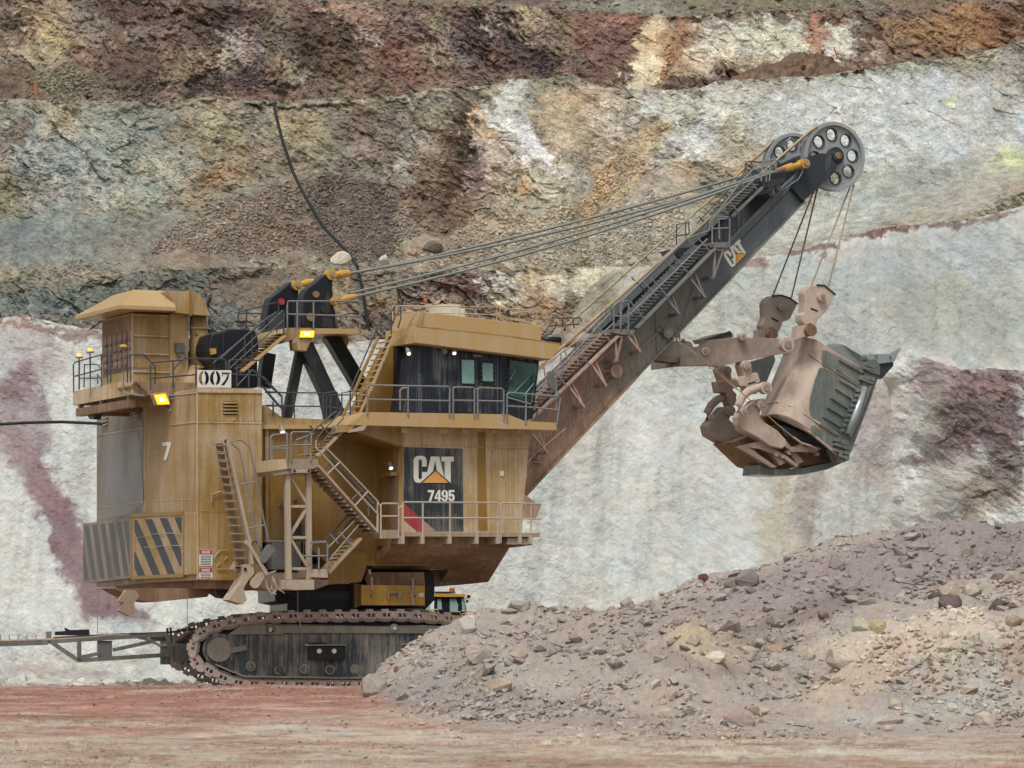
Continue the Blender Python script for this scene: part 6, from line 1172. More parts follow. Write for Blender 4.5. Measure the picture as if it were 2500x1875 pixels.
# catwalk: stringers, treads one by one, brackets, rails
def flight(f, a, b, n, w=1.0, mat='boom', tm='boom', h=.3):
    A, B = f(*a), f(*b); o = part(MB().bar(A, B, .08, h, (0,1,0)), 'boom_stair', mat)
    sub(MB().bar(A+Vector((0,w,0)), B+Vector((0,w,0)), .06, h, (0,1,0)), 'stringer', tm, o); me = None
    for i in range(n):
        p = A.lerp(B, (i+.5)/n)+Vector((-.28,0,.16))
        if me is None: t_ = sub(MB().box(-.3,.2,.04,w-.03,-.02,.03).box(-.3,-.27,.04,w-.03,-.1,.02), 'tread', tm, o, loc=p); me = t_.data
        else: link('tread', me, o, loc=p)
    return o
W_ = -2.75
flight(T(10,'y',W_), (735,985), (1030,700), 11, .9, 'boom', 'boom_dust', .2)
flight(T(12,'y',W_), (600,1190), (1355,420), 26, .9, 'boom_dust', 'boom', .32)
flight(T(9,'y',W_), (440,1110), (1010,560), 17, .9, 'boom_foot', 'boom_foot', .3)
flight(T(9,'y',W_), (120,1420), (440,1110), 9, .9, 'boom_foot', 'boom_foot', .25)
def plat(f, pts, d, mat): return slab('boom_landing', mat, f, pts, d)
plat(T(10,'y',W_-.1), [(545,1230),(722,1225),(722,1278),(545,1280)], 1.4, 'boom')
plat(T(9,'y',W_-.1), [(960,485),(1180,495),(1170,540),(1060,540),(960,520)], 1.4, 'boom_dust')
plat(T(10,'y',W_-.1), [(1020,640),(1250,600),(1262,640),(1140,690),(1040,700)], 1.4, 'dark')
plat(T(10,'y',.6), [(200,1290),(420,1270),(430,1310),(230,1370)], 1.4, 'dark')
lines('handrail', 'rail', T(10,'y',W_-.15), [[(548,1250),(548,1000),(570,982),(700,985),(718,1005),(715,1270)], [(552,1098),(716,1092)], [(612,1010),(618,1200)], [(600,1010),(690,1000)]], .034)
lines('handrail', 'rail', T(9,'y',W_-.15), [[(980,500),(982,260),(1010,232),(1110,215),(1125,240),(1122,520)], [(985,360),(1122,365)], [(1045,240),(1045,470)]], .034)
lines('handrail', 'rail', T(10,'y',W_-.15), [[(1020,640),(1035,440)], [(1070,650),(1075,430)], [(1100,640),(1110,420)], [(1035,455),(1160,430)], [(1160,430),(1165,560)]], .034)
lines('handrail', 'rail_dark', T(10,'y',.4), [[(205,1280),(205,1060),(320,1040),(330,1200)], [(205,1170),(330,1150)], [(290,1040),(295,1240)], [(440,1180),(500,1150),(510,1050)]], .03)
lines('handrail', 'rail_dark', T(10,'y',-.4), [[(865,560),(870,470),(900,450),(1030,460)], [(870,520),(960,560),(980,610)], [(930,450),(935,600)], [(870,470),(1000,570)]], .03)
lines('handrail', 'rail', T(12,'y',W_-.15), [[(455,1200),(470,930),(480,915),(900,505),(1085,330),(1300,250),(1330,130)], [(540,1060),(980,640),(1290,330)], [(545,930),(690,1110)], [(755,710),(900,880)], [(970,500),(1110,660)], [(1180,300),(1310,440)], [(665,730),(800,880)], [(880,530),(1000,660)], [(1080,310),(1200,430)]], .03)
lines('handrail', 'rail_dark', T(12,'y',-.6), [[(455,940),(900,530),(1330,130),(1490,0)], [(560,700),(720,860)], [(1000,400),(1100,500)]], .028)
lines('handrail', 'rail', T(10,'y',W_-.15), [[(520,1050),(820,650),(1000,470)], [(560,980),(850,720),(1020,560)], [(580,830),(690,945)], [(640,900),(705,965)], [(700,840),(800,930)], [(820,650),(860,700)], [(910,640),(980,720)]], .028)
lines('handrail', 'rail_dark', T(10,'y',-.6), [[(400,1050),(860,560)], [(500,1020),(900,620)], [(420,980),(470,1040)], [(600,830),(640,870)]], .026)
rb = 'rail'
lines('handrail', rb, T(9,'y',W_-.15), [[(235,1080),(500,820),(740,560),(950,330)], [(250,1110),(640,740),(980,430)], [(390,880),(520,1030)], [(595,655),(740,820)], [(800,430),(940,600)], [(470,720),(480,950)], [(630,620),(635,830)]], .03)
lines('handrail', 'boom_foot', T(9,'y',-1.7), [[(250,890),(470,720),(640,590),(900,330)], [(260,1000),(480,830)], [(300,820),(330,1000)], [(240,1060),(300,1110)], [(510,700),(530,760),(580,760),(600,700)], [(220,1160),(300,1230),(380,1170)], [(260,1250),(420,1190)]], .03)
lines('handrail', 'rail', T(9,'y',-.4), [[(860,440),(860,310),(880,290),(905,290)], [(905,430),(905,270),(950,250),(950,400)], [(700,480),(980,250)], [(780,500),(860,410)]], .026)
lines('handrail', 'rail_dark', T(9,'y',1.2), [[(300,540),(410,380),(660,380),(670,420)], [(350,460),(490,450),(650,440)], [(490,380),(490,500)], [(585,380),(600,480)], [(310,550),(480,520)], [(430,420),(400,540)]], .028)
def bracket(f, a, b, c, mat='boom_dust'):
    A, B, C = f(*a), f(*b), f(*c)
    part(MB().bar(A, B, .09, .1, (0,1,0)).bar(C, B, .06, .07, (0,1,0)).bar(A, C, .06, .08, (0,1,0)).bar(B+Vector((0,0,0)), B+Vector((0,.9,0)), .12, .12), 'stair_bracket', mat)
bracket(T(12,'y',W_), (1110,690), (1265,890), (1165,650)); bracket(T(12,'y',W_), (880,880), (1020,1055), (945,860)); bracket(T(12,'y',W_), (1360,430), (1352,700), (1440,440), 'boom_dust')
bracket(T(9,'y',W_), (1110,550), (1235,705), (1170,545), 'boom_foot'); bracket(T(9,'y',W_), (760,820), (905,1030), (800,790), 'boom_foot'); bracket(T(9,'y',W_), (540,1030), (695,1240), (580,1010), 'boom_foot'); bracket(T(9,'y',W_), (990,560), (1010,790), (1060,560), 'boom_foot')
bracket(T(5,'y',W_), (1760,1400), (1920,1600), (1830,1400), 'boom_foot')
# drums on the boom flank
def drum(f, x, y, r, d, mat, name='cable_drum'): 
    c = f(x, y); o = part(MB().cyl(c+Vector((0,-d,0)), (0,d,0), r, 20), name, mat); sub(MB().cyl(c+Vector((0,-d-.02,0)), (0,.02,0), r*.55, 16), 'hub', 'dust_dark', o); return o
drum(T(9,'y',YB), 1475, 525, .22, .3, 'boom_dust'); slab('drum_housing', 'boom_dust', T(9,'y',YB-.1), [(1385,500),(1440,450),(1500,490),(1520,540),(1480,572),(1430,520)], .1)
drum(T(9,'y',YB), 962, 898, .26, .45, 'boom_foot', 'hose_reel')
lines('drum_cable', 'boom_foot', T(9,'y',YB-.3), [[(850,820),(870,880),(930,900),(960,850)], [(920,780),(1020,870),(960,940)], [(660,1050),(740,990),(750,920)]], .025)
drum(T(6,'y',YB), 1815, 285, .18, .5, 'boom_foot', 'foot_drum'); lines('drum_cable', 'boom_foot', T(6,'y',YB-.5), [[(1730,320),(1780,250),(1900,150),(2100,-20)], [(1790,310),(1850,310),(1860,270)]], .025)
lines('flank_cable', 'rope', T(9,'y',YB-.12), [[(1405,530),(960,910),(560,1290),(330,1600)], [(340,1590),(430,1480),(700,1230),(1000,960)]], .02, n=4)
lines('trip_rope', 'rope', T(9,'y',-2.3), [[(1550,560),(1700,680),(1900,850),(2172,1075)]], .018, n=4)
# ---- sheaves with eight holes
def sheave(cx, cy, y, name='boom_sheave', r_px=79):
    c = T(0,'y',y)(cx, cy); r = r_px/FOC*(DIST+7)*1.0; n = 96; hr = r*.168; hc = r*.635
    bm = bmesh.new()
    # a disc with holes: radial grid, cells inside a hole left out, hole rim walls added
    NA, NR = 160, 30; vs = {}; W2 = .055
    def key(i, j): return (i % NA, j)
    fcs = []
    mb = MB()
    def pt(a, rr, yy): return (c.x+rr*math.cos(a), c.y+yy, c.z+rr*math.sin(a))
    rs_ = [r*.14+(r*.93-r*.14)*j/NR for j in range(NR+1)]
    for side in (-1, 1):
        for i in range(NA):
            a0, a1 = 2*math.pi*i/NA, 2*math.pi*(i+1)/NA
            for j in range(NR):
                am = (a0+a1)/2; rm = (rs_[j]+rs_[j+1])/2; hit_ = False
                for h in range(8):
                    ah = 2*math.pi*h/8+.1
                    if (rm*math.cos(am)-hc*math.cos(ah))**2+(rm*math.sin(am)-hc*math.sin(ah))**2 < hr*hr: hit_ = True; break
                if not hit_:
                    k = len(mb.v); mb.v += [pt(a0,rs_[j],side*W2), pt(a1,rs_[j],side*W2), pt(a1,rs_[j+1],side*W2), pt(a0,rs_[j+1],side*W2)]; mb.f.append((k,k+1,k+2,k+3))
    web = mb.build(name, M['sheave'], SH, HF)
    hm_ = MB()
    for h in range(8):
        ah = 2*math.pi*h/8+.1; N = 28; k = len(hm_.v); R2 = hr*1.03
        for i in range(N):
            t = 2*math.pi*i/N
            for yy, rr in ((-.1, R2), (.1, R2), (-.1, R2*1.12), (.1, R2*1.12)): hm_.v.append((c.x+hc*math.cos(ah)+rr*math.cos(t), c.y+yy, c.z+hc*math.sin(ah)+rr*math.sin(t)))
        for i in range(N):
            a, b = k+4*i, k+4*((i+1) % N); hm_.f += [(a, b, b+1, a+1), (a+2, b+2, b, a), (a+3, b+3, b+2, a+2), (a+1, b+1, b+3, a+3)]
    sub(hm_, 'hole_rim', 'dark', web)
    # rim with two rope grooves: swept profile
    prof = [(-.2, .90), (-.2, 1.0), (-.13, 1.0), (-.09, .93), (-.02, .93), (0, .99), (.02, .93), (.09, .93), (.13, 1.0), (.2, 1.0), (.2, .90)]
    m2 = MB(); N = 96; k = len(prof)
    for i in range(N):
        t = 2*math.pi*i/N
        for yy, rr in prof: m2.v.append(pt(t, rr*r, yy))
    for i in range(N):
        for j in range(k): a, b = i*k, ((i+1) % N)*k; m2.f.append((a+j, a+(j+1) % k, b+(j+1) % k, b+j))
    sub(m2, 'rim', 'sheave', web)
    hb = sub(MB().cyl(c+Vector((0,-.45,0)), (0,.9,0), r*.17, 24).cyl(c+Vector((0,-.3,0)), (0,.6,0), r*.26, 24), 'hub', 'dark', web)
    sub(MB().cyl(c+Vector((0,-.52,0)), (0,.08,0), r*.1, 16), 'hub_cap', 'brown', web)
    return c, r
SC1, SR1 = sheave(2033, 382.6, -1.75, r_px=84); SC2, SR2 = sheave(1936, 406, 2.0, r_px=82)
slab('tip_cheek', 'dark', T(0,'y',-2.2), [(1952,398),(1973,383),(2005,374),(2026,376),(2044,407),(2034,425),(1997,458),(1962,491),(1935,460),(1949,424)], .3)
slab('tip_cross_box', 'dark', T(0,'y',-1.2), [(1870,430),(1900,400),(1960,395),(1975,440),(1930,470),(1880,470)], 2.6)
socket(T(10,'y',-2.5), (1425,475), (1225,525), .20, .12, 0)
part(MB().tube([T(10,'y',-2.5)(1240,522), T(10,'y',-2.5)(1150,548)], [.13,.09], 12), 'rope_thimble', 'brown')
lines('bond_wire', 'rail', T(10,'y',-2.6), [[(1425,505),(1415,560),(1380,620),(1280,690),(1150,780)]], .018, n=4)
slab('tip_machinery', 'dark', T(10,'y',-2.4), [(1110,610),(1230,600),(1240,640),(1160,690),(1140,700),(1110,680)], .8); slab('tip_bracket', 'rail', T(10,'y',-2.5), [(1120,680),(1150,680),(1155,775),(1130,778)], .3)
part(MB().cyl(T(10,'y',-2.4)(1175,695), (0,-.1,0), .12, 10).cyl(T(10,'y',-2.4)(1095,715), (0,-.1,0), .08, 10), 'tip_motor', 'rail')
lines('tip_hoop', 'boom', T(10,'y',1.4), [[(1270,360),(1265,260),(1300,228),(1340,260),(1345,300)]], .06)
# ---- ropes
hoist = lambda y, pts, r=.042: None
def wire(name, pts3, r, mat, n=6): return part(MB().tube(pts3, r, n), name, mat)
for off, y0, y1 in ((0, -1.95, -1.75), (6, -1.75, -1.55)):
    a = SC1+Vector((-SR1*.68, (y0+1.75), SR1*.70)); 
    wire('hoist_rope', [T(0,'y',-1.4)(1240+off, 958-off*.2), T(0,'y',-1.5)(1382+off*.5, 838), T(0,'y',-1.65)(1561+off*.3, 681), T(0,'y',-1.75)(1838, 442), T(10,'y',y0)(1480+off,165+off), T(10,'y',y0)(1560,110)], .05, 'rope')
    wire('hoist_rope', [T(0,'y',1.3)(1371-120+off, 804+92), T(0,'y',1.4)(1371+off*.5,804), T(0,'y',1.7)(1513,680), T(0,'y',1.9)(1757,467), T(10,'y',1.95+off*.03)(1100+off,290), T(10,'y',1.95)(1140,240)], .046, 'rope')
for i, (y, pts) in enumerate(((-1.85,[(2086,444),(2022,702)]), (-1.65,[(2079,447),(1979,701)]), (1.9,[(1997,455),(1932,727)]), (2.1,[(1986,468),(1886,724)]))):
    wire('drop_rope', P(Fb(y), *pts), .034, 'rope' if i < 2 else 'brown')
def sag(A, B, dz, n=14): return [A.lerp(B, i/n)-Vector((0,0,dz*4*(i/n)*(1-i/n))) for i in range(n+1)]
E1 = T(10,'y',-2.5)(1160,545); E1b = T(10,'y',-2.4)(1100,585); E2 = T(10,'y',1.9)(940,560)
wire('boom_pendant', sag(s2, E2, .22), .062, 'pendant'); wire('boom_pendant', sag(s1, T(10,'y',-1.2)(1100,570), .30), .062, 'pendant')
wire('boom_pendant', sag(s3, E1, .34), .062, 'pendant'); wire('boom_pendant', sag(s3+Vector((-.2,.1,.12)), E1+Vector((0,.35,.05)), .26), .06, 'pendant')
socket(T(10,'y',1.9), (985,565), (800,605), .16, .09, 0)
# ---- dipper handle and dipper
hd = part(MB().tube([T(9,'y',-.3)(480,595), T(9,'y',-.3)(840,600)], .28, 20), 'dipper_handle', 'handle', smooth=True)
part(MB().tube([T(9,'y',-.9)(1380,690), T(9,'y',-.9)(1500,700), T(9,'y',-.9)(1700,715)], [.42,.44,.46], 24), 'handle_tube', 'handle', smooth=True)
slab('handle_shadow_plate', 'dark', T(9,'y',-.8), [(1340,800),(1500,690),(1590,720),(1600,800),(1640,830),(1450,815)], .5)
part(MB().tube([T(9,'y',-1.1)(1640,590), T(9,'y',-1.1)(1690,640), T(9,'y',-1.1)(1700,720), T(9,'y',-1.1)(1670,820)], .08, 8), 'handle_collar', 'dust_dark')
slab('handle_lug', 'dust', T(9,'y',-.4), [(455,530),(490,470),(520,480),(545,540),(560,600),(500,650),(460,600)], .7)
part(MB().cyl(T(9,'y',-.5)(505,492), (0,-.05,0), .045, 10), 'lug_hole', 'black')
part(MB().tube([T(5,'y',-2.4)(1862,510), T(5,'y',-2.4)(2045,515)], .13, 14), 'roller', 'black', smooth=True)
slab('debris_slab', 'handle', T(9,'y',-.6), [(1820,585),(1950,540),(2110,510),(2140,560),(2000,610),(1850,620)], .8); slab('debris_slab', 'dark', T(9,'y',-.7), [(1860,590),(2100,505),(2130,540),(2000,575)], .1)
D = lambda y: T(11,'y',y)
yk = part(MB().prism(P(D(-1.3), (-60,745),(0,735),(105,700),(110,590),(180,540),(400,520),(700,530),(745,560),(760,620),(740,650),(560,680),(400,715),(240,748),(180,740)), (0,.5,0)), 'dipper_bail', 'dipper_dark', bevel=.05)
sub(MB().prism(P(D(1.2), (110,700),(130,560),(260,530),(500,528),(640,545),(640,640),(400,700),(230,738)), (0,.5,0)), 'far_arm', 'dipper_dark', yk)
sub(MB().prism(P(D(-1.3), (-60,745),(0,735),(105,700),(110,590),(20,600),(-60,615)), (0,2.6,0)), 'cross_tube', 'dipper_dark', yk)
def pin(f, x, y, r_, d=.25, mat='dipper', par=None):
    c = f(x, y); r = r_/3.191/FOC*(DIST+7)
    o = (sub(MB().cyl(c+Vector((0,-d,0)), (0,d,0), r, 20), 'pin', mat, par) if par is not None else part(MB().cyl(c+Vector((0,-d,0)), (0,d,0), r, 20), 'pin', mat))
    q_ = MB().cyl(c+Vector((0,-d-.05,0)), (0,.05,0), r*.55, 14)
    (sub(q_, 'pin_cap', 'dipper_dark', o) if par is None else sub(q_, 'pin_cap', 'dipper_dark', par)); return o
pin(D(-1.3), 130, 630, 32, .08); pin(D(-1.3), 405, 520, 30, .3); pin(D(-2.0), 750, 582, 56, .3)
# shell: rings from door end (bottom) to mouth (top), each running far-back -> near corner -> lip -> far side
rings = [
 [(555,1150,1.7),(640,1125,-.9),(720,1128,-1.4),(800,1155,-1.75),(900,1215,-1.9),(1030,1320,-1.9),(1220,1490,-1.9),(1130,1500,1.9),(760,1200,1.9)],
 [(590,1040,1.7),(700,1025,-.9),(780,1045,-1.4),(850,1085,-1.75),(950,1150,-1.9),(1050,1212,-1.9),(1245,1370,-1.9),(1150,1380,1.9),(790,1130,1.9)],
 [(665,840,1.7),(790,810,-.9),(880,830,-1.4),(950,865,-1.75),(1010,900,-1.9),(1130,965,-1.9),(1330,1080,-1.9),(1240,1090,1.9),(860,900,1.9)],
 [(740,655,1.7),(870,645,-.9),(960,665,-1.4),(1030,705,-1.75),(1075,740,-1.9),(1190,812,-1.9),(1390,905,-1.9),(1300,915,1.9),(930,720,1.9)],
 [(760,560,1.7),(890,522,-.9),(970,532,-1.4),(1035,560,-1.75),(1080,590,-1.9),(1200,665,-1.9),(1430,800,-1.9),(1340,760,1.9),(1000,640,1.9)]]
def smooth_ring(r):
    pts = [D(p[2])(p[0], p[1]) for p in r]; out = []
    for i in range(5):     # round the near corner
        p0 = pts[max(i-1,0)]; p1 = pts[i]; p2 = pts[i+1]; p3 = pts[i+2]
        for k in range(4):
            t = k/4; out.append(.5*((2*p1)+(-p0+p2)*t+(2*p0-5*p1+4*p2-p3)*t*t+(-p0+3*p1-3*p2+p3)*t**3))
    return out+pts[5:]
RG = [smooth_ring(r) for r in rings]; nr = len(RG[0])
def lift(R_, nlev):
    out = []
    for i in range(len(R_)-1):
        p0 = R_[max(i-1,0)]; p1 = R_[i]; p2 = R_[i+1]; p3 = R_[min(i+2, len(R_)-1)]
        for k in range(nlev):
            t = k/nlev; out.append([.5*((2*b)+(-a+c_)*t+(2*a-5*b+4*c_-d_)*t*t+(-a+3*b-3*c_+d_)*t**3) for a, b, c_, d_ in zip(p0, p1, p2, p3)])
    out.append(R_[-1]); return out
RL = lift(RG, 4); nl = len(RL)
mb = MB(); mb.v = [tuple(p) for r_ in RL for p in r_]
LIPI = nr-2
for i in range(nl-1):
    for j in range(nr):
        j2 = (j+1) % nr; mb.f.append((i*nr+j, i*nr+j2, (i+1)*nr+j2, (i+1)*nr+j))
mb.f.append(tuple(range(nr)))
dp = mb.build('dipper', M['dipper'], SH, HF, smooth=False)
for p in dp.data.polygons: p.use_smooth = True
# inner skin of the far wall and the worn patches on the near side
sub(MB().prism([D(1.8)(1085,578), D(1.8)(1140,572), D(1.8)(1205,578), D(1.8)(1395,690), D(1.8)(1400,780), D(-1.7)(1380,800), D(-1.8)(1100,605)], (0,.08,.0)), 'inner_wall', 'dipper_worn', dp)
def patch(pts, mat, off=-.03, d=.02, name='worn_plate'): return sub(MB().prism([D(-1.93)(*p)+Vector((0,off,0)) for p in pts], (0,d,0)), name, mat, dp)
patch([(1045,625),(1080,628),(1200,690),(1370,795),(1340,880),(1330,905),(1190,830),(1050,745),(1035,690)], 'dipper_worn', label=None) if 0 else patch([(1045,625),(1080,628),(1200,690),(1370,795),(1335,900),(1190,815),(1050,735),(1035,690)], 'dipper_worn')
patch([(1020,760),(1060,762),(1180,830),(1330,915),(1290,1030),(1240,1160),(1200,1275),(1100,1220),(1020,1185),(965,1150),(942,1080),(950,990),(985,860)], 'dipper_worn')
patch([(955,1215),(985,1210),(1020,1245),(1110,1275),(1170,1300),(1130,1400),(1050,1345),(960,1280)], 'dipper_worn')
for a, b in (((1180,690),(1362,795)),((1155,765),(1335,885)),((1183,850),(1325,930)),((1148,910),(1290,1002)),((1115,985),(1262,1078)),((1085,1058),(1230,1145)),((1052,1130),(1198,1218)),((1030,1192),(1170,1280))):
    sub(MB().bar(D(-2.0)(*a), D(-2.0)(*b), .12, .10, (0,1,0)), 'rib', 'dipper_worn', dp)
for pts in ([(745,650),(890,640),(965,660),(1050,735),(1190,812),(1335,905)], [(590,1042),(700,1025),(800,1058),(900,1115),(1030,1200),(1160,1285)], [(550,1150),(650,1122),(770,1150),(900,1225),(1050,1345),(1220,1490)]):
    ys = [1.5 if pts[0][0] < 600 or pts[0][0] == 745 else 1.5, -.92, -1.5, -1.82, -1.95, -1.95]
    sub(MB().tube([D(y)(*p)+Vector((0,-.02,0)) for p, y in zip(pts, ys)], .05, 8), 'band', 'dipper', dp)
lip = patch([(1350,870),(1365,790),(1400,700),(1450,690),(1485,745),(1485,800),(1455,880),(1440,930),(1290,1340),(1268,1400),(1245,1440),(1245,1480),(1180,1500),(1130,1400),(1160,1290),(1205,1240),(1330,910)], 'dipper_worn', -.1, .7, 'lip')
sub(MB().tube([D(-2.1)(1380,910), D(-2.1)(1300,1130), D(-2.1)(1240,1275)], [.13,.17,.12], 12), 'lip_shroud', 'polished', dp, smooth=True)
sub(MB().tube([D(-2.15)(1425,900), D(-2.15)(1330,1150), D(-2.15)(1262,1300)], .05, 8), 'lip_edge', 'dipper_worn', dp)
for i in range(9):
    t = i/8; c = D(-2.12)(1322-t*122, 935+t*310); sub(MB().box(c.x-.1,c.x+.1,c.y-.06,c.y+.05,c.z-.06,c.z+.06), 'wear_block', 'dipper_worn', dp)
for x, y, w, h in ((1385,720,70,22),(1375,745,90,24),(1420,770,80,22),(1350,815,60,36),(1410,820,50,30),(1390,850,60,20),(1150,1300,40,30),(1200,1320,50,30),(1150,1340,60,24),(1215,1360,50,26),(1140,1385,40,20),(1185,1400,30,34),(1225,1400,40,30),(1180,1430,40,20),(1225,1440,30,30)):
    sub(MB().prism([D(-2.15)(x,y), D(-2.15)(x+w,y+w*.35), D(-2.15)(x+w-h*.3,y+h+w*.35), D(-2.15)(x-h*.3,y+h)], (0,.2,0)), 'lip_lug', 'dipper_worn', dp, bevel=.02)
tt_ = sub(MB().prism(P(D(-2.0), (1392,660),(1400,652),(1558,648),(1575,665),(1605,672),(1612,690),(1590,715),(1455,735),(1430,725),(1395,690)), (0,.5,0)), 'tooth_adapter', 'polished', dp, bevel=.03)
sub(MB().prism(P(D(-1.95), (1572,655),(1608,632),(1662,600),(1630,660),(1608,708),(1590,690)), (0,.3,0)), 'tooth', 'polished', dp)
for x, y in ((1465,668),(1573,678)): sub(MB().cyl(D(-2.0)(x,y), (0,-.04,0), .06, 12), 'tooth_pin', 'dipper_worn', dp)
sub(MB().prism(P(D(-1.9), (1440,735),(1600,712),(1598,745),(1510,845),(1485,830),(1480,770)), (0,.6,0)), 'tooth_base', 'dark', dp)
# bottom door and its arms
dr_ = part(MB().prism(P(D(-.6), (370,1335),(440,1310),(700,1200),(1000,1330),(1180,1480),(870,1530),(700,1560),(560,1515)), (0,2.0,0)), 'dipper_door', 'dipper_orange')
sub(MB().prism(P(D(-1.0), (550,1590),(560,1515),(620,1540),(700,1550),(900,1540),(1160,1485),(1245,1440),(1245,1480),(1080,1552),(900,1590),(760,1600),(630,1598)), (0,1.4,0)), 'door_plate', 'dipper_worn', dr_)
sub(MB().prism(P(D(-1.3), (380,1375),(560,1330),(760,1440),(865,1520),(840,1530),(740,1460),(560,1390),(470,1380),(690,1530),(660,1540)), (0,.25,0)), 'door_beam', 'dipper_dark', dr_)
ar = part(MB().prism(P(D(-1.5), (405,1140),(420,1100),(460,1085),(520,1020),(555,1000),(595,1025),(600,1060),(565,1100),(560,1135),(600,1185),(700,1250),(765,1320),(770,1360),(735,1392),(640,1370),(540,1300),(430,1245),(410,1200)), (0,.7,0)), 'door_arm', 'dipper', bevel=.05)
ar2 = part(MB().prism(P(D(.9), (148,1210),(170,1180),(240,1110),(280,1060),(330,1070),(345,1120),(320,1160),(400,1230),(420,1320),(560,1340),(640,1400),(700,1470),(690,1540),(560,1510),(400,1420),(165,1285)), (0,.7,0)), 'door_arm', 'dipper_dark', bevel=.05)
pin(D(-1.5), 557, 1045, 44, .25, 'dipper', ar); pin(D(.9), 310, 1097, 42, .25, 'dipper_dark', ar2); pin(D(-1.7), 585, 918, 48, .3, 'dipper')
def hook(f, pts, r_, mat): return part(MB().tube(P(f, *pts), r_, 10), 'door_hook', mat, smooth=True)
hook(D(-1.8), [(590,905),(530,920),(465,945),(420,990),(395,1050),(405,1105)], .17, 'dipper'); hook(D(1.2), [(290,985),(230,1005),(180,1050),(150,1105),(160,1160)], .17, 'dipper_dark')
pin(D(1.1), 180, 1150, 30, .2, 'dipper_dark'); pin(D(-1.9), 420, 1100, 28, .2, 'dipper')
for f, mt, ps in ((D(-1.4),'dipper',[(415,745),(420,715),(450,700),(480,705),(492,730),(500,800),(545,795),(565,870),(520,892),(545,960),(470,965),(455,905),(405,905),(375,850),(385,830),(440,825)]),
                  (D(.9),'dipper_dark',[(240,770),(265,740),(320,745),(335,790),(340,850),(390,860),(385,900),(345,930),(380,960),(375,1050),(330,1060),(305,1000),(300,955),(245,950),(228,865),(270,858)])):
    k_ = part(MB().prism(P(f, *ps), (0,.6,0)), 'snubber', mt, bevel=.04)
    if mt == 'dipper': pin(f, 450, 745, 32, .15, 'dipper', k_); slab('slot', 'black', D(-1.42), [(465,880),(525,862),(525,872),(465,890)], .02, parent=k_)
    else: pin(f, 300, 780, 30, .15, 'dipper_dark', k_)
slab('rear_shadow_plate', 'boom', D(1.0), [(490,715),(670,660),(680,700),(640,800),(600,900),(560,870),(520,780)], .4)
lines('trip_rope', 'rope', D(-2.3), [[(0,600),(200,760),(430,965),(560,1075),(700,1205),(870,1340)]], .02, n=4)
lines('trip_chain', 'dipper_dark', D(-1.7), [[(820,1300),(880,1345),(960,1370),(1000,1395)]], .05)
slab('door_back', 'dipper_orange', D(.2), [(545,1150),(640,1120),(800,1160),(1000,1300),(1225,1490),(1100,1500),(700,1480),(560,1400)], 1.4, parent=dr_)
for q in ([(600,1360),(640,1350),(760,1500),(715,1520)], [(700,1290),(740,1300),(900,1490),(850,1510)], [(470,1390),(500,1380),(600,1495),(575,1500)]):
    sub(MB().prism(P(D(-1.2), *q), (0,.3,0)), 'door_rib', 'dipper_dark', dr_)
for x, y, r_ in ((830,1395,22),(880,1380,26),(930,1400,22),(985,1400,24),(790,1420,18),(690,1430,20),(740,1450,16),(1010,1430,16)):
    sub(MB().cyl(D(-1.35)(x,y), (0,.3,0), r_/3.191*157/FOC, 10), 'latch_lump', 'dipper_dark', dr_)
slab('latch_bar', 'dipper_dark', D(-1.4), [(780,1385),(1000,1370),(1040,1390),(1000,1412),(800,1415)], .12, parent=dr_)
sub(MB().prism(P(D(-1.25), (700,1200),(800,1230),(960,1300),(1100,1390),(1200,1490),(1150,1492),(1040,1420),(900,1340),(760,1290)), (0,.2,0)), 'door_frame', 'dark', dr_)
# rope equalizers hanging above the dipper
for f, mt, ps, pn, bar_, slot_ in ((D(-1.9),'dipper',[(903,180),(912,150),(940,125),(1000,113),(1060,118),(1148,190),(1085,315),(1012,380),(1005,405),(990,435),(925,440),(885,395),(880,345),(905,330),(910,250)],(1030,208,36),(940,470,46),[(955,290),(1010,312),(1010,325),(955,305)]),
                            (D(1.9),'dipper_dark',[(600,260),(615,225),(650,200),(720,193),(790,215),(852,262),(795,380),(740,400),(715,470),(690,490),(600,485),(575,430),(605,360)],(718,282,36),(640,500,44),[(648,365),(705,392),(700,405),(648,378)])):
    e_ = part(MB().prism(P(f, *ps), (0,.55,0)), 'rope_equalizer', mt, bevel=.04); pin(f, *pn, .2, mt, e_)
    sub(MB().prism([p+Vector((0,-.01,0)) for p in P(f, *slot_)], (0,.02,0)), 'slot', 'black', e_)
    c = f(bar_[0], bar_[1]); r = bar_[2]/3.191/FOC*157; sub(MB().cyl(c+Vector((0,-.25,0)), (0,1.0,0), r, 20), 'trunnion', 'brown', e_)
    sub(MB().prism(P(f, (bar_[0]-95,bar_[1]-35),(bar_[0]-30,bar_[1]-45),(bar_[0]+20,bar_[1]-60),(bar_[0]+10,bar_[1]+30),(bar_[0]-40,bar_[1]+50),(bar_[0]-100,bar_[1]+60)), (0,.4,0)), 'link', mt, e_)
    sub(MB().tube([p+Vector((0,-.02,0)) for p in P(f, *ps[3 if mt == 'dipper' else 2:6])], .035, 6), 'rim', 'dark', e_)
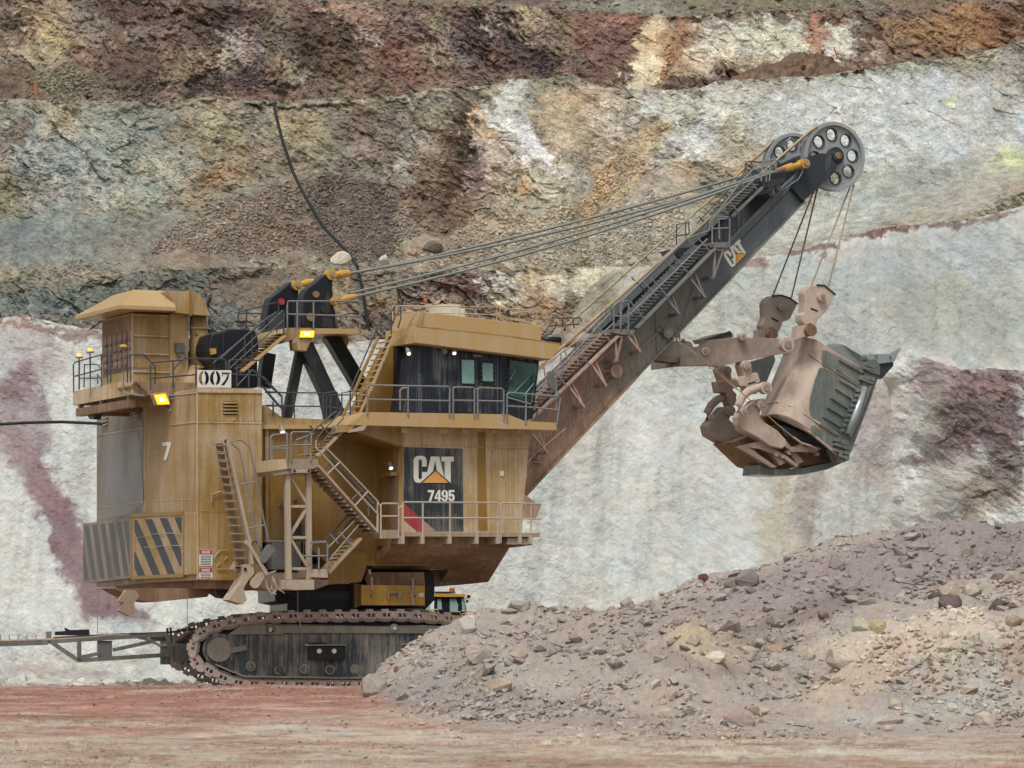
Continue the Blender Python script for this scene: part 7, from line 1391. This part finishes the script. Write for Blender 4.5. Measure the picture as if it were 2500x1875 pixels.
# ---- crawlers
def crawler(y0, near=True):
    f7 = CF.tr(7,'y',y0); f8 = CF.tr(8,'y',y0)
    px = [(7,1520,560),(7,1493,450),(7,1545,352),(7,1690,278),(7,1890,238),(8,10,392),(8,140,372),(8,420,358),(8,900,354),(8,1250,350),(8,1560,368),(8,1760,390),(8,1850,430),(8,1900,520),(8,1880,640),(8,1780,760),(8,1600,880),(8,1450,912),(8,900,914),(8,300,914),(7,2120,722),(7,1900,715),(7,1760,688),(7,1620,618)]
    sh = Vector((0,0,0)) if near else Vector((0,0,0))
    base = [ (CF.tr(c,'y',-4.5)(x, y)) for c, x, y in px]
    pts = [Vector((p.x, y0, p.z)) for p in base]
    if True:
        zmin = min(p.z for p in pts); pts = [Vector((p.x, p.y, p.z)) for p in pts]
    # closed smooth path
    dense = []
    n = len(pts)
    for i in range(n):
        p0, p1, p2, p3 = pts[i-1], pts[i], pts[(i+1) % n], pts[(i+2) % n]
        for k in range(10):
            t = k/10; dense.append(.5*((2*p1)+(-p0+p2)*t+(2*p0-5*p1+4*p2-p3)*t*t+(-p0+3*p1-3*p2+p3)*t**3))
    L = [0]
    for i in range(len(dense)): L.append(L[-1]+(dense[(i+1) % len(dense)]-dense[i]).length)
    cnt = round(L[-1]/.59); out = []
    for k in range(cnt):
        s = L[-1]*k/cnt; i = max(j for j in range(len(dense)) if L[j] <= s); u = (s-L[i])/(L[i+1]-L[i]+1e-9)
        a, b = dense[i], dense[(i+1) % len(dense)]; out.append((a.lerp(b, u), math.atan2(b.z-a.z, b.x-a.x)))
    c7 = CF.tr(7,'y',-4.5); c8 = CF.tr(8,'y',-4.5); mv = Vector((0, y0+4.5, 0))
    fp = [c7(1650,560),c7(1610,500),c7(1600,420),c7(1650,365),c7(1770,345),c7(2212,338),c8(400,480),c8(1000,478),c8(1600,490),c8(1780,510),c8(1800,600),c8(1740,720),c8(1600,830),c8(1440,862),c8(600,862),c7(2212,676),c7(1890,668),c7(1700,590)]
    fr_ = MB().prism([p+mv+Vector((0,.12,0)) for p in fp], (0,2.4,0)).build('crawler', M['frame'], SH, CF)
    # black filler block for the dark inside of the loop, set back behind the side frame
    cen = sum(pts, Vector())/len(pts); inn = [p+(cen-p).normalized()*.16+Vector((0,.5,0)) for p in dense[::4]]
    MB().prism(inn, (0,1.9,0)).build('loop_filler', M['black'], fr_)
    # shoes: one mesh shared by every shoe
    m = MB(); w = .57
    m.box(-w/2,w/2,.06,3.0,.12,.2).box(-w*.3,w*.3,.1,3.0,.2,.235)
    for x0_, x1_, z0_, z1_ in ((-.28,.28,.04,.13),(-.28,.28,-.17,-.09),(-.28,-.17,-.09,.04),(-.08,-.02,-.09,.04),(.1,.28,-.09,.04)): m.box(x0_,x1_,-.02,.3,z0_,z1_)
    m.cyl((.27,-.06,-.02), (0,.34,0), .13, 12).box(-.12,.14,.0,.26,-.25,-.16)
    me = None
    for p, a in out:
        if me is None: o = m.build('track_shoe', M['shoe'], fr_, loc=p); me = o.data; o.rotation_euler = (0, -a+math.pi, 0)
        else: o = link('track_shoe', me, fr_, loc=p); o.rotation_euler = (0, -a+math.pi, 0)
    # top dust ledge, lower guide
    slab_ = MB().prism([p+mv+Vector((0,.02,0)) for p in (c7(1760,345),c7(1850,285),c7(2100,262),c8(0,430),c8(400,432),c8(1000,440),c8(1500,430),c8(1770,450),c8(1770,500),c8(1000,495),c8(300,495),c7(2212,342))], (0,2.3,0)); sub(slab_, 'dust_ledge', 'frame_dust', fr_)
    g = MB(); gp_ = [p+mv+Vector((0,.0,0)) for p in (c7(1660,575),c7(1780,628),c7(1890,668),c7(2212,672),c8(500,862),c8(800,868),c8(1450,862))]
    for a, b in zip(gp_, gp_[1:]): g.bar(a, b, .25, .06, (0,0,1))
    sub(g, 'guide_rail', 'frame_dust', fr_)
    def cy(c, r, d=.3, d0=0): return MB().cyl(c+mv+Vector((0,d0-d+.12,0)), (0,d,0), r, 22)
    idl = sub(cy(c7(1690,462), .62, .06), 'idler_wheel', 'frame', fr_); sub(cy(c7(1690,462), .46, .22), 'idler_hub', 'frame_dust', idl)
    sub(MB().bar(c7(1750,475)+mv, c7(1900,445)+mv, .14, .2), 'tension_rod', 'frame_dust', fr_)
    for c in (c7(1935,590), c7(2155,620), c8(285,800), c8(490,795), c8(700,800), c8(905,795), c8(1120,790), c8(1325,785)):
        o = sub(cy(c, .19, .12), 'roller_boss', 'frame_dust', fr_); sub(cy(c, .13, .16), 'roller_cap', 'frame', o); 
    for c in (c8(205,462), c8(1235,455), c7(2085,310)):
        o = sub(cy(c, .17, .14), 'return_roller', 'frame_dust', fr_); sub(cy(c, .07, .2), 'roller_pin', 'white', o)
    for a, b, c_, d in ((515,600,820,720),(1310,592,1610,710)):
        q = [c8(a,b)+mv, c8(c_,b)+mv, c8(c_,d)+mv, c8(a,d)+mv]; o = sub(MB().prism(q, (0,.3,0)), 'access_box', 'black', fr_, bevel=.02); o.location = (0,-.2,0)
        sub(MB().bar(c8(a-30,b-4)+mv+Vector((0,-.15,0)), c8(c_+5,b-6)+mv+Vector((0,-.15,0)), .35, .05), 'box_ledge', 'frame_dust', fr_)
        for xx in (a+90, a+213): sub(MB().cyl(c8(xx,b+45)+mv, (0,-.05,0), .09, 14), 'bolt', 'white', o)
    for a, b, c_, d in ((515,510,672,575),(1455,512,1602,568)):
        q = [c8(a,b)+mv, c8(c_,b)+mv, c8(c_,d)+mv, c8(a,d)+mv]; o = sub(MB().prism(q, (0,.2,0)), 'bracket_plate', 'frame', fr_, bevel=.02); o.location = (0,-.06,0)
        for xx in (a+38, a+118): sub(MB().cyl(c8(xx,b+35)+mv, (0,-.03,0), .09, 14), 'bolt', 'frame', o)
    return fr_
crawler(-4.5)
crawler(4.6, False)
# mud lying on the top run
mpts = []
mm = MB(); c8 = CF.tr(8,'y',-3.2)
tops = [(-120,352),(-60,335),(20,330),(100,330),(250,322),(500,318),(800,318),(1050,305),(1300,288),(1420,285),(1500,300),(1600,325)]
mm.prism([c8(x,y+rnd.uniform(-2,2)) for x, y in tops]+[c8(1600,350),c8(-120,362)], (0,1.6,0)); part(mm, 'track_mud', 'shoe', fr=CF)
# ---- trailing-cable arm behind the crawler
K7 = CF.tr(7,'y',-2.8)
am = part(MB().bar(K7(-250,425), K7(370,405), .3, .20, (0,0,1)), 'cable_arm', 'arm', fr=CF)
for a, b, w in (((390,400),(605,545),.16),((600,545),(1320,500),.16),((610,400),(612,545),.16),((870,465),(1190,395),.14),((630,520),(770,490),.14),((400,400),(1290,345),.15),((1290,345),(1320,500),.2)):
    sub(MB().bar(K7(*a), K7(*b), w, w, (0,1,0)), 'truss_member', 'arm', am)
for q in ([(360,322),(398,322),(398,415),(362,415)], [(755,392),(865,392),(865,535),(760,538)], [(1243,380),(1300,380),(1320,575),(1243,577)], [(1335,412),(1460,412),(1455,555),(1340,558)]):
    sub(MB().prism(P(K7, *q), (0,.5,0)), 'mounting_plate', 'arm', am)
sub(MB().prism(P(K7, (1150,350),(1290,345),(1300,400),(1170,395)), (0,.4,0)), 'gusset', 'arm', am)
sub(MB().prism(P(K7, (425,322),(505,318),(500,290),(540,310),(690,305),(690,352),(425,350)), (0,.4,0)), 'cable_clamp', 'black', am)
for x in (5,72,140,208,277): sub(MB().bar(K7(x,345), K7(x,400), .03, .05, (0,1,0)), 'pin', 'arm', am)
for x in (-70,-140,-210): sub(MB().bar(K7(x,345), K7(x,400), .03, .05, (0,1,0)), 'pin', 'arm', am)
for a, b in (((1292,295),(1290,410)),((1316,292),(1322,410))): sub(MB().bar(K7(*a), K7(*b), .08, .1, (0,1,0)), 'vertical_pin', 'black', am)
tube = MB().tube(P(K7, (-250,405),(0,398),(370,385),(690,368),(850,350),(1000,352),(1150,385),(1240,432),(1340,430)), .055, 8); part(tube, 'trailing_cable', 'dust_dark', fr=CF)
part(MB().tube(P(K7, (410,372),(600,360),(900,345),(1300,330),(1500,300)), .04, 8), 'trailing_cable', 'cable', fr=CF)
# ---------------------------------------------------------------- power cable entering the house, and the long cable down the benches
def free(name, mat, pts, r, label, cat, n=6):
    mb = MB().tube(pts, r, n); o = mb.build(name, M[mat]); tag(o, label, cat); return o
wf = lambda Y: WF.tr(0,'y',Y)
free('power_cable', 'cable', [wf(10)(-300,1060), wf(9)(-60,1040), wf(8)(60,1032), wf(7)(150,1030), wf(5.5)(240,1034), wf(5)(300,1040)], .07, 'thick dark power cable crossing the white wall into the rear of the shovel', 'cable')
pts = [(668,250),(676,290),(690,345),(715,420),(745,480),(790,555),(845,612),(872,650),(884,700),(893,760),(903,824),(912,880)]
free('hanging_cable', 'cable', [wf(47+ (9 if i > 6 else (8-i)*-.3)*-1)(*p) for i, p in enumerate(pts)], .085, 'long black cable hanging down the upper bench face behind the gantry', 'cable', 8)
free('marker_stake', 'amber', [wf(56)(85,204), wf(56)(87,234)], .05, 'thin orange marker stake on the crest of the left bench', 'stake')
free('marker_stake', 'amber', [wf(57)(2036,116), wf(57)(2044,140)], .04, 'thin orange marker stake beside the dark spoil heap', 'stake')
# ---------------------------------------------------------------- wheel loader behind the crawler
LD = empty('wheel_loader', (0,0,0)); tag(LD, 'yellow wheel loader seen behind the crawler with orange beacon on its cab', 'wheel loader')
Yl = 12.0; l8 = WF.tr(8,'y',Yl); lb = WF.tr(8,'y',Yl+1.6)
def lp_(name, mat, f, pts, d=1.6, par=None): return MB().prism(P(f, *pts), (0,d,0)).build(name, M[mat], par or LD)
cb = lp_('cab_frame', 'black', l8, [(1565,192),(1810,196),(1832,300),(1835,345),(1565,345)], 1.6)
lp_('cab_roof', 'machine_yellow', WF.tr(8,'y',Yl-.15), [(1568,168),(1822,172),(1820,194),(1600,194),(1568,190)], 1.9)
lp_('roof_cover', 'white', WF.tr(8,'y',Yl+.1), [(1572,160),(1700,163),(1760,168),(1760,172),(1572,168)], 1.2)
for q in ([(1592,215),(1622,212),(1632,300),(1592,300)], [(1694,210),(1745,210),(1765,262),(1762,318),(1696,318)], [(1792,205),(1812,205),(1825,300),(1800,315)]): lp_('cab_window', 'glass_teal', WF.tr(8,'y',Yl-.03), q, .02, cb)
lp_('side_panel', 'glass_teal', l8, [(1495,235),(1530,235),(1530,300),(1490,300)], 1.0)
lp_('roof_rack', 'black', l8, [(1565,150),(1740,152),(1740,158),(1565,158)], 1.4)
MB().cyl(l8(1714,152), l8(1714,120)-l8(1714,152), .12, 12).build('beacon', M['amber'], LD)
mr = MB().tube([l8(1815,215), l8(1850,200)], .02).build('mirror_arm', M['black'], LD)
for q in ([(1835,180),(1868,180),(1865,205),(1838,205)], [(1828,220),(1850,222),(1848,242),(1828,242)]): lp_('mirror', 'black', l8, q, .1)
rlm = MB()
for l in ([(1500,300),(1590,300),(1610,345)], [(1700,318),(1780,320),(1790,345)], [(1790,312),(1915,318),(1950,320),(1948,390)], [(1800,335),(1905,335)], [(1908,320),(1908,370)], [(1828,300),(1828,345)]): rlm.tube(P(l8, *l), .03, 6)
rlm.build('handrail', M['machine_yellow'], LD)
lp_('engine_hood', 'machine_yellow', WF.tr(8,'y',Yl+.1), [(1480,345),(1900,345),(1930,420),(1930,640),(1480,640)], 2.0)
for x in (1560, 1860):
    wv = MB().cyl(l8(x,760)+Vector((0,-.3,0)), (0,.9,0), 1.0, 28).build('wheel', M['black'], LD); MB().cyl(l8(x,760)+Vector((0,-.34,0)), (0,.05,0), .5, 20).build('rim', M['machine_yellow'], wv)
